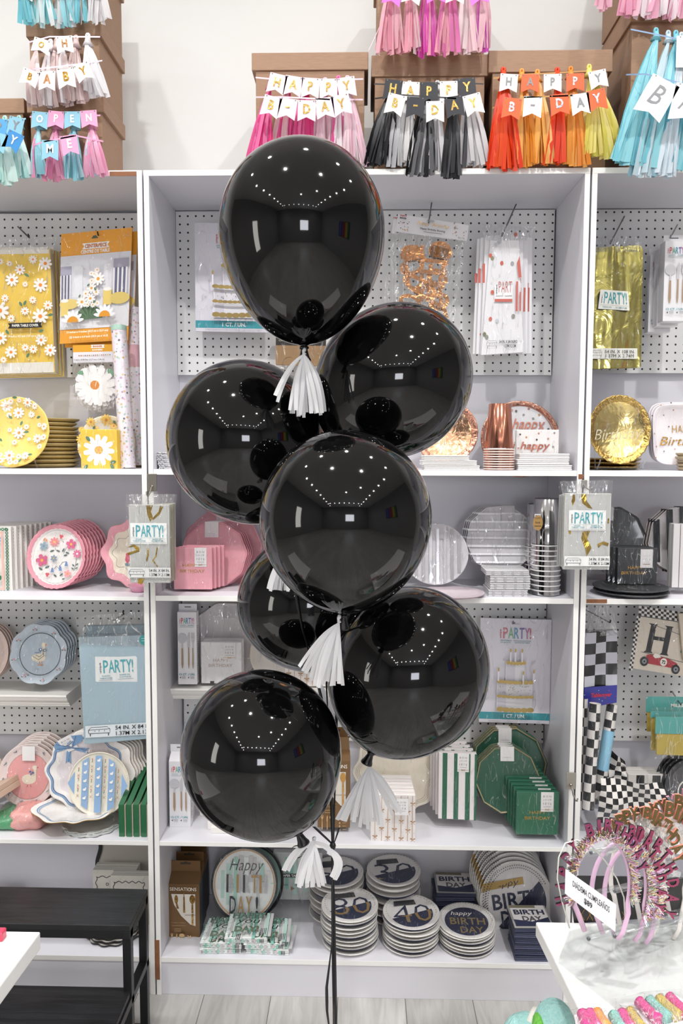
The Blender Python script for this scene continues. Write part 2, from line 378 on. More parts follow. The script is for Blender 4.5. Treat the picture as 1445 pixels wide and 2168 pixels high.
# ------------------------------------------------------------------ shelving
PEG = peg_mat(); RAW = M('8a5a3c', .7, bump=.2); YS, YBK = 2.2, 2.532
ZT, Z1, Z2, Z3, Z4, TH = 2.3945, 1.5716, 1.209, .4762, .1177, .0155
def unit(xl, xr, label, shelves, tl=.0147):
    u = thing('shelf_unit', label, 'shelving unit', loc=((xl+xr)/2, YS, 0)); ox = (xl+xr)/2
    def b(n, x0, x1, y0, y1, z0, z1, m=WHITE, bv=.0008):
        o = wbox(n, x0-ox, x1-ox, y0-YS, y1-YS, z0, z1, m, u, bv, edge=WHITE_EDGE if n in ('side_panel', 'top_board', 'shelf') else None); return o
    b('side_panel', xl, xl+tl, YS, YBK+.012, 0, ZT-TH); b('side_panel', xr-tl, xr, YS, YBK+.012, 0, ZT-TH)
    b('top_board', xl, xr, YS, YBK+.012, ZT-TH, ZT)
    b('back_panel', xl+tl, xr-tl, YBK, YBK+.01, Z4, ZT-TH)
    for z, t in shelves: b('shelf', xl+tl, xr-tl, YS+.001, YBK, z-t, z)
    b('kick_board', xl+tl, xr-tl, YS+.004, YS+.018, 0, Z4-TH-.001)
    return u, b
def pegboard(b, x0, x1, z0, z1, u, ox):
    mb = MB(); mb.box(0, x1-x0, 0, .006, 0, z1-z0, PEG); o = mb.build('pegboard', u, (x0-ox, YBK-.022-YS, z0)); 
    mb = MB(); mb.box(.02, x1-x0-.02, .006, .021, .02, z1-z0-.02, WHITE); mb.build('batten', u, (x0-ox, YBK-.022-YS, z0)); return o
uc, bc = unit(-.6017, .6207, 'middle white shelving unit, the one behind the black balloons', [(Z1, TH), (Z2, TH), (Z3, .0135), (Z4, TH)])
ul, bl = unit(-2.05, -.606, 'left white shelving unit with yellow daisy goods on top shelf', [(Z1, TH), (Z2-.004, .0115), (Z3, .0135), (Z4, TH)])
ur, br_ = unit(.6258, 2.05, 'right white shelving unit with gold plates on its upper shelf', [(Z1, TH), (Z2, TH), (Z3, TH), (Z4, TH)])
def zpx(x, y, Y): return at(x, y, Y).z
def xpx(x, y, Y): return at(x, y, Y).x
YP = YBK-.022
pegboard(bc, xpx(374, 620, YP), xpx(1170, 620, YP), zpx(700, 794, YP), zpx(700, 446, YP), uc, (-.6017+.6207)/2)
pegboard(bc, xpx(388, 1400, YP), xpx(1153, 1400, YP), zpx(700, 1568, YP), zpx(700, 1240, YP), uc, (-.6017+.6207)/2)
pegboard(bl, -1.5, -.626, zpx(200, 799, YP), zpx(200, 452, YP), ul, -1.328)
pegboard(bl, -1.5, -.626, zpx(200, 1556, YP), zpx(200, 1250, YP), ul, -1.328)
pegboard(br_, .645, 1.5, zpx(1350, 790, YP), zpx(1350, 443, YP), ur, 1.3379)
pegboard(br_, .645, 1.5, zpx(1300, 1568, YP), zpx(1300, 1240, YP), ur, 1.3379)
# raw chipped edges where the white edging has come off
def chip(u, ox, px0, py0, px1, py1, m=RAW, d=.0009):
    a = at(px0, py0, YS); c = at(px1, py1, YS); mb = MB(); mb.box(a.x-ox, c.x-ox, -d, .002, c.z, a.z, m); mb.build('chipped_edge', u, (0, 0, 0))
OC, OL, OR = .0095, -1.328, 1.3379
chip(uc, OC, 328, 1990, 338.5, 2074); chip(ul, OL, 232, 363.5, 289, 372.5); chip(uc, OC, 1224, 1004, 1234, 1014); chip(ur, OR, 1241, 1268.5, 1284, 1277)
# crown moulded ledges hooked on the lower pegboards
def ledge(px0, px1, pyt, pyb, Yf, u, label):
    a = at(px0, pyt, Yf); b_ = at(px1, pyb, Yf); h = a.z-b_.z; w_ = b_.x-a.x
    t = thing('wall_ledge', label, 'ledge shelf', loc=(a.x, YP, b_.z))
    d = YP-Yf; prof = [(0, 0), (-d*.80, 0), (-d*.80, h*.12), (-d*.85, h*.2), (-d*.85, h*.3), (-d*.94, h*.55), (-d*.97, h*.8), (-d, h*.86), (-d, h), (0, h)]
    mb = MB(); n = len(prof); m = M('f3f1ec', .35)
    mb.raw([(0, y, z) for y, z in prof]+[(w_, y, z) for y, z in prof], [tuple(range(n)), tuple(range(2*n-1, n-1, -1))]+[(i, (i+1) % n, (i+1) % n+n, i+n) for i in range(n)], m, False)
    mb.build('moulding', t, bevel=.001)
    return t, a.z
lg1, ZL1 = ledge(-120, 141, 1470, 1502, 2.36, ul, 'cream moulded ledge on the left pegboard holding blue goose plates')
lg2, ZL2 = ledge(359, 733, 1458, 1490, 2.36, uc, 'white moulded ledge on the middle lower pegboard behind the balloons')
# ------------------------------------------------------------------ balloons
LATEX = M('070708', .045, spec=.5); LATEX2 = M('0c0c0e', .25)
BAL = {}
def balloon(key, px, py, Y, rp, up, dn, ang, label, neck=True, sc=1.0):
    """centre px,py at depth Y; radius rp, upper/lower reach in photo units; ang = lean of neck from straight down (deg, + to the right)"""
    k = (at(px+1, py, Y)-at(px, py, Y)).x; r = rp*k; U = up*k; D = dn*k
    t = thing('balloon', label, 'balloon', px, py, Y, rot=(0, R(-ang), 0))
    mb = MB(); prof = []; n = 56
    for i in range(n+1):
        a = PI*i/n; c = math.cos(a); s_ = math.sin(a)
        if c >= 0: prof.append((r*s_, U*c))
        else: prof.append((r*s_*(1-.10*c*c*(1-s_*.2))+.006*(1-s_)**6*1, D*c))
    prof[0] = (0.0001, U); prof = prof[:-1]
    prof.append((.008, -D-.001)); mb.lathe(prof, LATEX, 72); mb.build('latex_skin', t)
    if neck:
        mb = MB(); mb.lathe([(.0075, -D+.003), (.0055, -D-.006), (.007, -D-.012), (.0095, -D-.022), (.0125, -D-.028), (.0128, -D-.031), (.010, -D-.031), (.006, -D-.02)], LATEX2, 20); mb.build('neck', t)
        mb = MB(); mb.lathe([(.005, -D-.002), (.0088, -D-.004), (.0088, -D-.008), (.005, -D-.010)], LATEX2, 14); mb.build('knot', t)
    BAL[key] = t; return t
balloon('b1', 639, 490, 1.50, 175, 186, 236, 1, 'topmost black balloon, the tallest of the bunch')
balloon('b2', 832, 808, 1.64, 159, 172, 181, -52, 'black balloon on the right just under the topmost one')
balloon('b3', 521, 934, 1.71, 166, 171, 180, 20, 'black balloon on the left, third from the top')
balloon('b4', 731, 1096, 1.38, 182, 185, 203, -1, 'black balloon in the middle and nearest, overlapping the others')
balloon('b5', 652, 1272, 1.80, 150, 140, 150, 14, 'black balloon mostly hidden behind the middle one')
balloon('b6', 862, 1421, 1.57, 170, 183, 188, -23, 'black balloon low on the right beside the cake packet')
balloon('b7', 553, 1592, 1.46, 168, 172, 186, 24, 'lowest black balloon at the left, above the bottom shelf')
# fringe tassels on the ties
FR = M('f1f1f3', .5); FRT = tissue('f1f1f3')
def fringe(px, py, Y, ends, label, w=8.5, knot=14, mat=FRT):
    t = thing('paper_tassel', label, 'tassel', px, py, Y); mb = MB(px, py, Y); k = mb.kx
    tw = [(math.sin(i*1.3)*1.2*k, 0, -i*knot/6*k) for i in range(7)]; mb.tube(tw, lambda q: (2.2+2.2*abs(math.sin(q*5)))*k, mat, 8); mb.build('twisted_loop', t)
    mb = MB(px, py, Y); z0 = -knot*k
    for n, (ex, ey, bow) in enumerate(ends):
        dx, dz = (ex-px)*k, -(ey-py)*k; path = []; wv = []; dep = rnd()*.012; tz = rnd(-.7, .7)
        for i in range(11):
            q = i/10; x = dx*(.15*q+.85*(1-(1-q)**1.9)*.55+.85*q*.45)+bow*k*math.sin(q*PI); z = z0+(dz-z0)*q+abs(dx)*.20*math.sin(q*PI); y = dep*q*1.5-.004-.006*math.sin(q*PI*.9)
            path.append((x, y, z)); a = tz*q
            ww = w*k*.5*(.45+.55*min(1, q*2.2)); wv.append((ww*math.cos(a), ww*math.sin(a)*.8, 0))
        # keep strip width across its run
        for i in range(11):
            d = Vector(path[min(i+1, 10)])-Vector(path[max(i-1, 0)]); nrm = Vector((-d.z, 0, d.x)); nrm = nrm.normalized() if nrm.length else Vector((1, 0, 0)); l = Vector(wv[i]); 
            if nrm.x < 0: nrm = -nrm
            wv[i] = Vector((nrm.x*l.x, l.y, nrm.z*l.x))
        mb.strip(path, wv, mat)
    mb.build('fringe', t); return t
def curl(px, py, Y, rp, label, n=26, turns=1.1):
    k = 1/F*Y; mb = MB(); wv = []; path = []
    for i in range(n):
        a = turns*2*PI*i/n; path.append((rp*k*(math.cos(a)-1), .003*i/n, rp*k*math.sin(a)-i*.0002)); wv.append((0, .0022, 0))
    mb.strip(path, wv, BLACKP); return mb
def fan(cx, x0, x1, yb, n, jit=8, bow=4):
    return [(x0+(x1-x0)*(i+.5)/n+rnd()*3, yb+rnd()*jit-abs((i+.5)/n-.5)*10, rnd()*bow) for i in range(n)]
fringe(643, 737, 1.49, [(584, 838, 6), (586, 850, 3)]+fan(640, 612, 688, 878, 17), 'white paper tassel hanging under the topmost balloon')
fringe(606, 1165, 1.60, fan(596, 566, 624, 1250, 13, 3, 1), 'white paper tassel half hidden behind the middle balloon at its lower left', knot=6, w=8)
fringe(717, 1301, 1.37, [(632, 1416, 14), (640, 1424, 10), (646, 1430, 12), (726, 1452, -3)]+fan(690, 655, 718, 1450, 15), 'white paper tassel hanging under the middle balloon', knot=18)
fringe(672, 1420, 1.66, [(688, 1545, 2), (697, 1556, 0), (708, 1600, 6), (714, 1610, 4), (704, 1580, 3), (712, 1640, 2)], 'white paper tassel trailing between the lowest left and right balloons', w=11)
fringe(781, 1603, 1.60, [(713, 1742, 12), (722, 1740, 10), (730, 1750, 6)]+fan(775, 738, 812, 1750, 10)+[(832, 1733, -10), (842, 1728, -12), (850, 1722, -10), (838, 1700, -6)], 'white paper tassel under the low right balloon, in front of the bow napkins', knot=20)
fringe(664, 1772, 1.475, [(602, 1836, 0), (610, 1838, 2)]+[(696, 1800, 10), (702, 1850, 22), (709, 1858, 26)]+fan(655, 628, 688, 1872, 16, 10), 'white paper tassel under the lowest left balloon', w=10, knot=8)
for nm, px, py, Y, lab in (('r', 624, 768, 1.49, 'curl of black ribbon beside the topmost tassel'), ('r', 640, 1802, 1.47, 'curl of black ribbon beside the lowest tassel')):
    mb = curl(px, py, Y, 13, lab); o = mb.build('ribbon_curl', None, at(px, py, Y)); tag(o, lab, 'ribbon')
# black ribbons tying the bunch together and running to the floor
def ribbon(pts, label, w=.0032):
    P3 = [at(x, y, Y) if Y > 0 else on(x, y, .004) for x, y, Y in pts]; o0 = P3[0]; 
    path = []; wv = []
    n = 8
    for a, b in zip(P3[:-1], P3[1:]):
        for i in range(n): path.append(a.lerp(b, i/n)-o0)
    path.append(P3[-1]-o0)
    for i, p in enumerate(path):
        t = i*.16; wv.append(((.35+.65*abs(math.cos(t)))*w, .5*w*math.sin(t), 0))
    mb = MB(); mb.strip(path, wv, BLACKP); o = mb.build('balloon_ribbon', None, o0, solid=.0003); return tag(o, label, 'ribbon', 'black ribbons under the balloons')
ribbon([(712, 1480, 1.66), (711, 1600, 1.62), (704, 1789, 1.5), (704, 2000, 1.53), (706, 2220, 1.56)], 'black ribbon running straight down from the low right balloon past the stacked plates')
ribbon([(738, 1300, 1.5), (690, 1440, 1.60), (700, 1650, 1.56), (704, 1789, 1.499), (707, 1900, 1.51), (711, 2220, 1.55)], 'black ribbon running down from the middle balloon')
ribbon([(624, 1250, 1.63), (640, 1333, 1.63), (668, 1430, 1.66), (700, 1560, 1.6), (704, 1789, 1.501)], 'black ribbon crossing in front of the hidden balloon')
ribbon([(664, 1750, 1.49), (700, 1784, 1.498), (703, 1792, 1.5)], 'short black ribbon from the lowest balloon to the knot')
ribbon([(718, 1752, 1.5), (708, 1782, 1.5), (703, 1790, 1.501)], 'loose short ribbon end at the right of the knot', .002)
ribbon([(704, 1792, 1.502), (703, 1990, 1.51), (691, 2090, 1.53), (692, 2140, 1.54), (702, 2220, 1.55)], 'black ribbon bowing out to the left above the floor')
mb = MB(); mb.lathe([(.0001, .007), (.005, .005), (.0065, 0), (.005, -.006), (.0001, -.008)], BLACKP, 10); tag(mb.build('ribbon_knot', None, at(704, 1790, 1.498)), 'small black knot where the balloon ribbons meet', 'knot')
# ------------------------------------------------------------------ brown storage boxes on top of the units
KRAFT = noisecol('brown_card', '98775d', '9f7e64', 30, .6, (1, 1, 9), .08); KRAFT2 = noisecol('brown_card_lid', '9b7a61', 'a38268', 30, .6, (1, 1, 9), .08)
def sbox(x0, x1, yt, ylb, yb, Y, depth, lid_over, label, lidonly=False, group=None, z0=None):
    """front face x0..x1 (photo), top of lid yt, lid lower edge ylb, bottom yb"""
    a = at(x0, ylb, Y); c = at(x1, yb, Y); zt = at(x0, yt, Y).z; lo = lid_over*(at(1, 0, Y)-at(0, 0, Y)).x
    zb = c.z if z0 is None else z0
    t = thing('storage_box', label, 'box', loc=((a.x+c.x)/2, Y, zb), group=group); w_ = (c.x-a.x)/2
    mb = MB(); mb.box(-w_, w_, 0, depth, 0, a.z-zb+.01, KRAFT); mb.build('body', t, bevel=.0015)
    mb = MB(); o = .004
    mb.box(-w_-lo, w_+lo, -o, depth+o, a.z-zb, zt-zb, KRAFT2); mb.build('lid', t, bevel=.002); return t, zt
ZB = ZT+.0005
_, z = sbox(64, 218, 207, 240, 362, 2.235, .19, 6, 'brown cardboard storage box behind the OPEN ME garland', z0=ZB)
_, z2 = sbox(62, 212, 48, 80, 205, 2.235, .21, 6, 'brown cardboard storage box behind the OH BABY garland', z0=z+.0005)
sbox(60, 212, -110, -80, 40, 2.235, .20, 6, 'brown cardboard storage box at the top left under the pale blue tassels', z0=z2+.0005)
sbox(-110, 52, 210, 242, 362, 2.24, .19, 4, 'brown cardboard storage box cut off at the left edge of the photo', z0=ZB)
sbox(541, 770, 113, 151, 360, 2.25, .22, 8, 'brown cardboard storage box behind the pink HAPPY B-DAY garland', z0=ZB)
_, z = sbox(793, 1022, 118, 164, 360, 2.25, .22, 7, 'brown cardboard storage box behind the black HAPPY B-DAY garland', z0=ZB)
sbox(799, 1024, -120, -80, 110, 2.25, .22, 6, 'brown cardboard storage box stacked highest, behind the magenta garland', z0=z+.0005)
sbox(1042, 1280, 108, 155, 356, 2.24, .21, 9, 'brown cardboard storage box behind the orange and yellow garland', z0=ZB)
_, z = sbox(1338, 1610, -2, 48, 352, 2.22, .25, 5, 'tall brown cardboard storage box at the right behind the turquoise garland', z0=ZB)
sbox(1330, 1600, -200, -150, 20, 2.24, .22, 5, 'brown cardboard storage box at the top right under the pale pink tassels', z0=z+.0005)

# ------------------------------------------------------------------ bunting garlands with tissue tassels
def ttassel(par, gx, gy, Y, x, yt, yb, x0, x1, cols, n, w=9, loopm=None, y_off=0):
    mb = MB(gx, gy, Y); kx, kz = mb.kx, mb.kz; lx, lz = (x-gx)*kx, -(yt-gy)*kz; M0 = [tissue(c) for c in cols]
    lm = M0[0]; pts = []
    for i in range(13): a = 2*PI*i/12; pts.append((lx+4*kx*math.sin(a)*.8, y_off-.004, lz+6*kz*math.cos(a)+2*kz))
    mb.tube(pts, 3.0*kx, lm, 6)
    mb.tube([(lx, y_off-.004, lz), (lx+rnd()*kx, y_off-.006, lz-9*kz), (lx, y_off-.004, lz-18*kz)], lambda q: (5+q*q*7)*kx, lm, 8)
    L_ = yb-yt
    for i in range(n):
        f = (i+.5)/n; f2 = f+rnd()*.6/n; ex = x0+(x1-x0)*f2; ey = yb-abs(f-.5)**2*16+rnd()*7; lay = random.choice((-1, 0, 1, 2)); path = []; wv = []; tz = rnd(-.9, .9); b = rnd()*6
        for j in range(9):
            q = j/8; s_ = q**.8; px = x+(ex-x)*s_+b*math.sin(q*PI)*.6; py = yt+12+(ey-yt-12)*q
            fy = y_off-.006-lay*.004-.012*math.sin(q*PI)+rnd()*.001
            path.append(((px-gx)*kx, fy, -(py-gy)*kz)); ww = w*kx*.5*(.35+.75*min(1, q*1.7)); a = tz*q*1.1+.25*math.sin(q*7+i)
            wv.append((ww*math.cos(a), ww*math.sin(a), (ex-x)/L_*ww*.8))
        mb.strip(path, wv, random.choice(M0))
    mb.build('tassel', par)
def pennant(par, gx, gy, Y, ch, x, y, w, h, rot, fm, lm, dy=-.03, lh=.46, bold=.03, shear=0, notch=.2, lw=None):
    mb = MB(gx, gy, Y); c, q = math.cos(R(rot)), math.sin(R(rot))
    def T(u, v): return (x+u*c+v*q, y-u*q+v*c)
    out = [T(-w/2, -h/2), T(w/2, -h/2), T(w/2, h/2), T(0, h/2-h*notch), T(-w/2, h/2)]
    mb.prism(out, dy, dy+.0008, fm)
    for u in (-w*.38, w*.38): X = T(u, -h/2+2.5); mb.circ(X[0], X[1], 1.4, P('6b6b6b'), n=8)
    lx, ly = T(0, -h*.08)
    if ch: mb.text(ch, lx, ly, h*lh if ch != '-' else h*.08, lm, rot=rot, bold=bold, ws=.8, shear=shear, w=(w*.24 if ch == '-' else None))
    mb.build('flag', par)
def gar(label, gx, gy, Y, flags, tassels, lines, rib, rowhook=None):
    t = thing('tassel_garland', label, 'garland', gx, gy, Y)
    for a in tassels: ttassel(t, gx, gy, Y, *a)
    for f in flags: pennant(t, gx, gy, Y, *f)
    mb = MB(gx, gy, Y)
    for ln in lines:
        pth = [((x-gx)*mb.kx, d, -(y-gy)*mb.kz) for x, y, d in ln]; mb.strip(pth, [(0, 0, 1.6*mb.kz)]*len(pth), rib)
    mb.build('ribbon', t); return t
def row(s, xs, ys, rots, cols, w, h, lets, **k):
    return [(c, x, y, w, h, r, cols[i % len(cols)], lets[i % len(lets)])+tuple(k.values()) for i, (c, x, y, r) in enumerate(zip(s, xs, ys, rots))]
GL = foil('cf9f45', .3, .3, 60); GL2 = foil('c9a85f', .32, .2, 60); SL = foil('b9bcc2', .35, .2, 60); RG = foil('d79a68', .3, .2, 60); GRL = P('8d8f92'); SLW = M('f1f3f6', .3, .25)
FW = P('f4efec'); FP = P('f8dbe8'); FB = P('23242c'); FO = P('f0612c'); FBL = P('8fc4da'); FB2 = P('5aa7dc'); FB3 = P('3c8ccc'); FM_ = P('dd6ed0'); FPK = P('f0a3c8'); FT = P('f1f1f7')
# pale blue and white, top left
gar('pale blue and white tassel garland hanging from the top left box', 140, 0, 2.20,
    [('', x, -8, 44, 40, r, m, GL2) for x, r, m in ((60, -12, FW), (104, -4, FW), (152, 3, FW), (203, 8, FW))],
    [(58, -70, 52, 44, 80, ['8fd9e4', '7fd0df', 'b5e5ea'], 12), (95, -70, 56, 78, 124, ['c9eaee', '8fd9e4', 'eef3f4'], 12), (140, -70, 58, 118, 166, ['dfeff2', 'eef0f2', '9fdbe6'], 12), (175, -70, 52, 150, 190, ['8ad5e2', 'e9edf0'], 10), (210, -70, 52, 186, 236, ['f1eef0', 'e9e9ec', 'f3f3f5'], 12)],
    [[(50, -75, -.01), (230, -75, -.01)]], P('bfe0ea'))
# OH BABY
gar('OH BABY bunting garland with blush and white tassels', 140, 90, 2.20,
    [('O', 102, 117, 36, 30, -17, FW, GL, -.05), ('H', 151, 115, 34, 36, 5, FW, RG, -.05),
     ('B', 78, 185, 36, 34, -20, FW, GL, -.055), ('A', 114, 191, 34, 42, -3, FW, RG, -.055), ('B', 154, 186, 36, 44, 6, FW, GL, -.055), ('Y', 190, 174, 34, 38, 20, FW, GL, -.055)],
    [(81, 92, 225, 56, 92, ['e2cbc9', 'dfc6c5', 'f0e2e0'], 13), (108, 94, 224, 84, 120, ['f2eef1', 'e8dcdc'], 12), (121, 92, 226, 100, 140, ['d9bfbd', 'e3cbc9'], 12), (136, 92, 222, 126, 160, ['f1edf0', 'e2cbc9'], 11), (162, 86, 220, 140, 186, ['dcc3c1', 'ead6d4'], 13), (187, 82, 206, 176, 230, ['f0eef1', 'e6e4e8', 'f4f3f6'], 15)],
    [[(63, 92, -.008), (120, 98, -.05), (214, 82, -.008)], [(64, 150, -.01), (100, 168, -.06), (160, 162, -.06), (218, 133, -.01)]], P('ead6e6'))
# OPEN ME
gar('OPEN ME bunting garland in baby blue and pink with tassels', 145, 250, 2.20,
    row('OPEN', (93, 127, 161, 196), (264, 263, 264, 262), (-6, -6, 0, 4), (FBL, FPK), 34, 36, (SLW,), dy=-.03) +
    row('ME', (122, 163), (336, 326), (-2, 7), (FBL, FPK), 34, 42, (SLW,), dy=-.06),
    [(86, 258, 380, 66, 98, ['8fd0dd', 'a9dbe6', 'e895b8'], 13), (122, 258, 382, 92, 142, ['eb9dc0', 'e58ab2', 'f0b3ce'], 15), (160, 258, 384, 136, 178, ['8fd0dd', '7cc4d4', 'b7e0ea'], 13), (196, 258, 376, 172, 228, ['eb9dc0', 'efb0cc', 'c8e4ee'], 15)],
    [[(66, 250, -.01), (215, 248, -.01)], [(68, 312, -.01), (110, 318, -.06), (176, 306, -.06), (220, 303, -.01)]], P('e6a7c9'))
# HAPPY DAY blue, cut by left edge
gar('blue bunting garland cut off at the left edge with mint tassels', 10, 260, 2.205,
    row('APPY', (-52, -22, 8, 42), (290, 284, 281, 278), (-8, -4, -8, -14), (FB2, FBL), 32, 40, (GRL,), dy=-.03) +
    row('DAY', (-22, 15, 46), (322, 320, 318), (-14, -16, -26), (FB3, FBL), 34, 40, (P('dfe3ea'), GRL), dy=-.06),
    [(-30, 262, 385, -60, -2, ['bfe6e0', 'a6dad8'], 14), (12, 256, 390, -8, 36, ['c6ece4', 'a9dcd9', 'd8f1ec'], 15), (42, 256, 378, 28, 68, ['b6e3df', '9fd6d8', 'd8f0ee'], 13)],
    [[(-60, 262, -.01), (58, 255, -.01)]], P('9fd0e6'))
# pink
pk = ['e8468f', 'ee62a4', 'f07ab2']; pl = ['f3cbd8', 'f1d9e0', 'e9c6d4']
gar('HAPPY B-DAY bunting garland in pale pink with hot pink tassels', 650, 170, 2.205,
    row('HAPPY', (588, 622, 658, 696, 734), (188, 193, 197, 199, 196), (-14, -10, -4, 0, 8), (FP,), 37, 42, (GL2,), dy=-.03) +
    row('B-DAY', (578, 612, 652, 690, 724), (246, 251, 255, 250, 244), (-16, -9, -2, 6, 12), (FP,), 37, 44, (GL2,), dy=-.06),
    [(573, 172, 345, 519, 578, pk+['e2337f'], 22), (612, 175, 318, 574, 622, ['efc9cf', 'ee62a4'], 14), (648, 176, 310, 616, 668, pk, 18), (688, 176, 318, 662, 706, pl, 15), (716, 172, 320, 700, 735, ['f07ab2', 'f5f0f3', 'ee62a4'], 12), (735, 172, 355, 726, 778, pl+['f0e6ea'], 18)],
    [[(541, 165, -.005), (573, 170, -.01), (730, 173, -.01), (768, 170, -.005)], [(541, 207, -.006), (600, 226, -.06), (700, 232, -.06), (768, 214, -.006)]], P('f0cfe0'))
# black
bk = ['222226', '17171a', '3a3a3e']; wh = ['d9d7d8', 'c9c7ca', 'e6e4e5']
gar('HAPPY B-DAY bunting garland in black and cream with black and silver tassels', 905, 180, 2.205,
    row('HAPPY', (830, 867, 906, 947, 985), (201, 206, 207, 205, 199), (-8, -2, 0, 1, 6), (FB, FW), 37, 44, (GL2,), dy=-.03) +
    row('B-DAY', (834, 876, 917, 957, 996), (242, 248, 257, 247, 243), (-14, -4, 1, 9, 15), (FW, FB), 37, 44, (GL2,), dy=-.06),
    [(832, 180, 352, 765, 832, bk, 22), (850, 184, 356, 820, 850, ['bdbdc1', '3a3a3e', 'a9a9ae'], 14), (866, 182, 352, 842, 884, wh, 15), (905, 184, 376, 858, 922, ['4a4a4e', '6a6a6e', '1b1b1e', 'c9c7ca'], 20), (925, 182, 362, 900, 945, ['d5d3d6', '88888d'], 13), (962, 180, 378, 936, 976, bk+['55555a'], 16), (984, 182, 358, 970, 1004, ['55555a', 'c9c7ca'], 12), (984, 182, 352, 995, 1036, wh+['b9b7ba'], 13)],
    [[(791, 179, -.006), (830, 182, -.01), (980, 180, -.01), (1022, 181, -.006)], [(793, 210, -.006), (850, 222, -.06), (960, 230, -.06), (1021, 220, -.006)]], P('1f1f23'))
# magenta
mg = ['f2a9bb', 'f4b9c6', 'f7d3da', 'e89aae']
gar('magenta and white B-DAY garland with pink tassels on the highest box', 905, 0, 2.205,
    row('B-DAY', (830, 870, 918, 959, 1006), (10, 8, 6, 8, 10), (-14, -12, 3, -4, 12), (FM_, FW), 38, 46, (GL2,), dy=-.05),
    [(830, -60, 114, 795, 858, mg, 22), (868, -60, 112, 852, 890, mg+['f6e3e6'], 14), (905, -60, 120, 880, 930, ['dd4fb4', 'f2a9bb', 'e56ec1'], 17), (950, -60, 118, 920, 972, ['f4b9c6', 'f2a9bb', 'e77fbb'], 17), (985, -60, 114, 966, 1018, ['f3c6cf', 'f7e3e6', 'f7d3da'], 16), (1020, -60, 112, 1006, 1036, ['d95cc4', 'e37ccd', 'f3c6cf'], 12)],
    [[(795, -60, -.01), (1025, -60, -.01)], [(812, 40, -.012), (796, 76, -.01), (780, 110, -.01)]], P('f0cfe0'))
# orange
orr = ['ec4a20', 'f05a2a', 'e63f1c']; am = ['f3a94b', 'f6b860', 'eb9a3a']; ye = ['efe07a', 'f2e68e', 'e4d968']
gar('HAPPY B-DAY garland in orange and white with orange, amber and yellow tassels', 1165, 165, 2.195,
    row('HAPPY', (1072, 1117, 1164, 1211, 1259), (186, 187, 187, 186, 180), (-4, -1, 1, 2, 12), (FW, FO), 37, 38, (GRL, GRL, GRL, SL, GRL), dy=-.03) +
    row('B-DAY', (1075, 1118, 1174, 1217, 1251), (250, 247, 243, 242, 234), (-8, -3, 6, 8, 12), (FO, FW), 38, 44, (SL, GRL, SL, GRL, SL), dy=-.06),
    [(1064, 152, 360, 1030, 1105, orr, 26), (1103, 156, 352, 1096, 1140, am, 16), (1136, 158, 348, 1120, 1176, am+['f5c47a'], 16), (1178, 154, 350, 1150, 1200, orr, 17), (1206, 152, 354, 1184, 1250, ['e9963a', 'e58b30', 'f0a84e'], 18), (1245, 148, 336, 1232, 1322, ye, 26)],
    [[(1043, 167, -.006), (1100, 162, -.012), (1276, 152, -.006)], [(1042, 230, -.006), (1100, 227, -.06), (1200, 224, -.06), (1274, 205, -.006)]], P('b98a4c'))
# turquoise right
tq = ['7cc9d8', '6cc0d2', '96d6e0']
def tri(x0, y0, w, h, rot): return x0, y0, w, h, rot
gar('turquoise and white baby bunting garland at the right edge with large white flags', 1400, 90, 2.14,
    [('C', 1455, 122, 66, 66, 0, FT, GRL, -.03, .5, .0, .2, .0), ('B', 1372, 234, 62, 84, -28, FT, GRL, -.07, .5, .0, .2, .12), ('A', 1437, 246, 66, 78, -12, FT, GRL, -.07, .5, .0, .2, .12)],
    [(1386, 70, 350, 1300, 1372, tq, 26, 13), (1412, 76, 376, 1338, 1400, ['c6dbe4', '8fb6c4', 'dfe8ee'], 14, 12), (1428, 76, 362, 1356, 1420, tq, 18, 13), (1440, 80, 380, 1384, 1440, ['dbe6ee', 'cfdfe8'], 16, 12), (1470, 76, 360, 1420, 1500, tq, 20, 13)],
    [[(1332, 64, -.006), (1386, 82, -.02), (1500, 108, -.02)], [(1325, 160, -.006), (1350, 180, -.06), (1445, 210, -.07)]], P('7f9cc0'))
gar('pale pink and white tassel garland at the top right corner', 1380, -20, 2.19, [],
    [(1290, -120, 24, 1258, 1290, ['f2b3cb', 'f4c2d4'], 8, 12), (1330, -120, 34, 1310, 1346, ['f2b3cb', 'eea3c0'], 10, 12), (1365, -120, 38, 1338, 1380, ['f4c2d4', 'f7e9ef'], 12, 12), (1400, -120, 40, 1368, 1412, ['f7eef2', 'f2b3cb'], 12, 12), (1440, -120, 44, 1410, 1460, ['f2b3cb', 'f7e9ef'], 12, 12)],
    [[(1270, -110, -.01), (1460, -110, -.01)]], P('f0cfe0'))
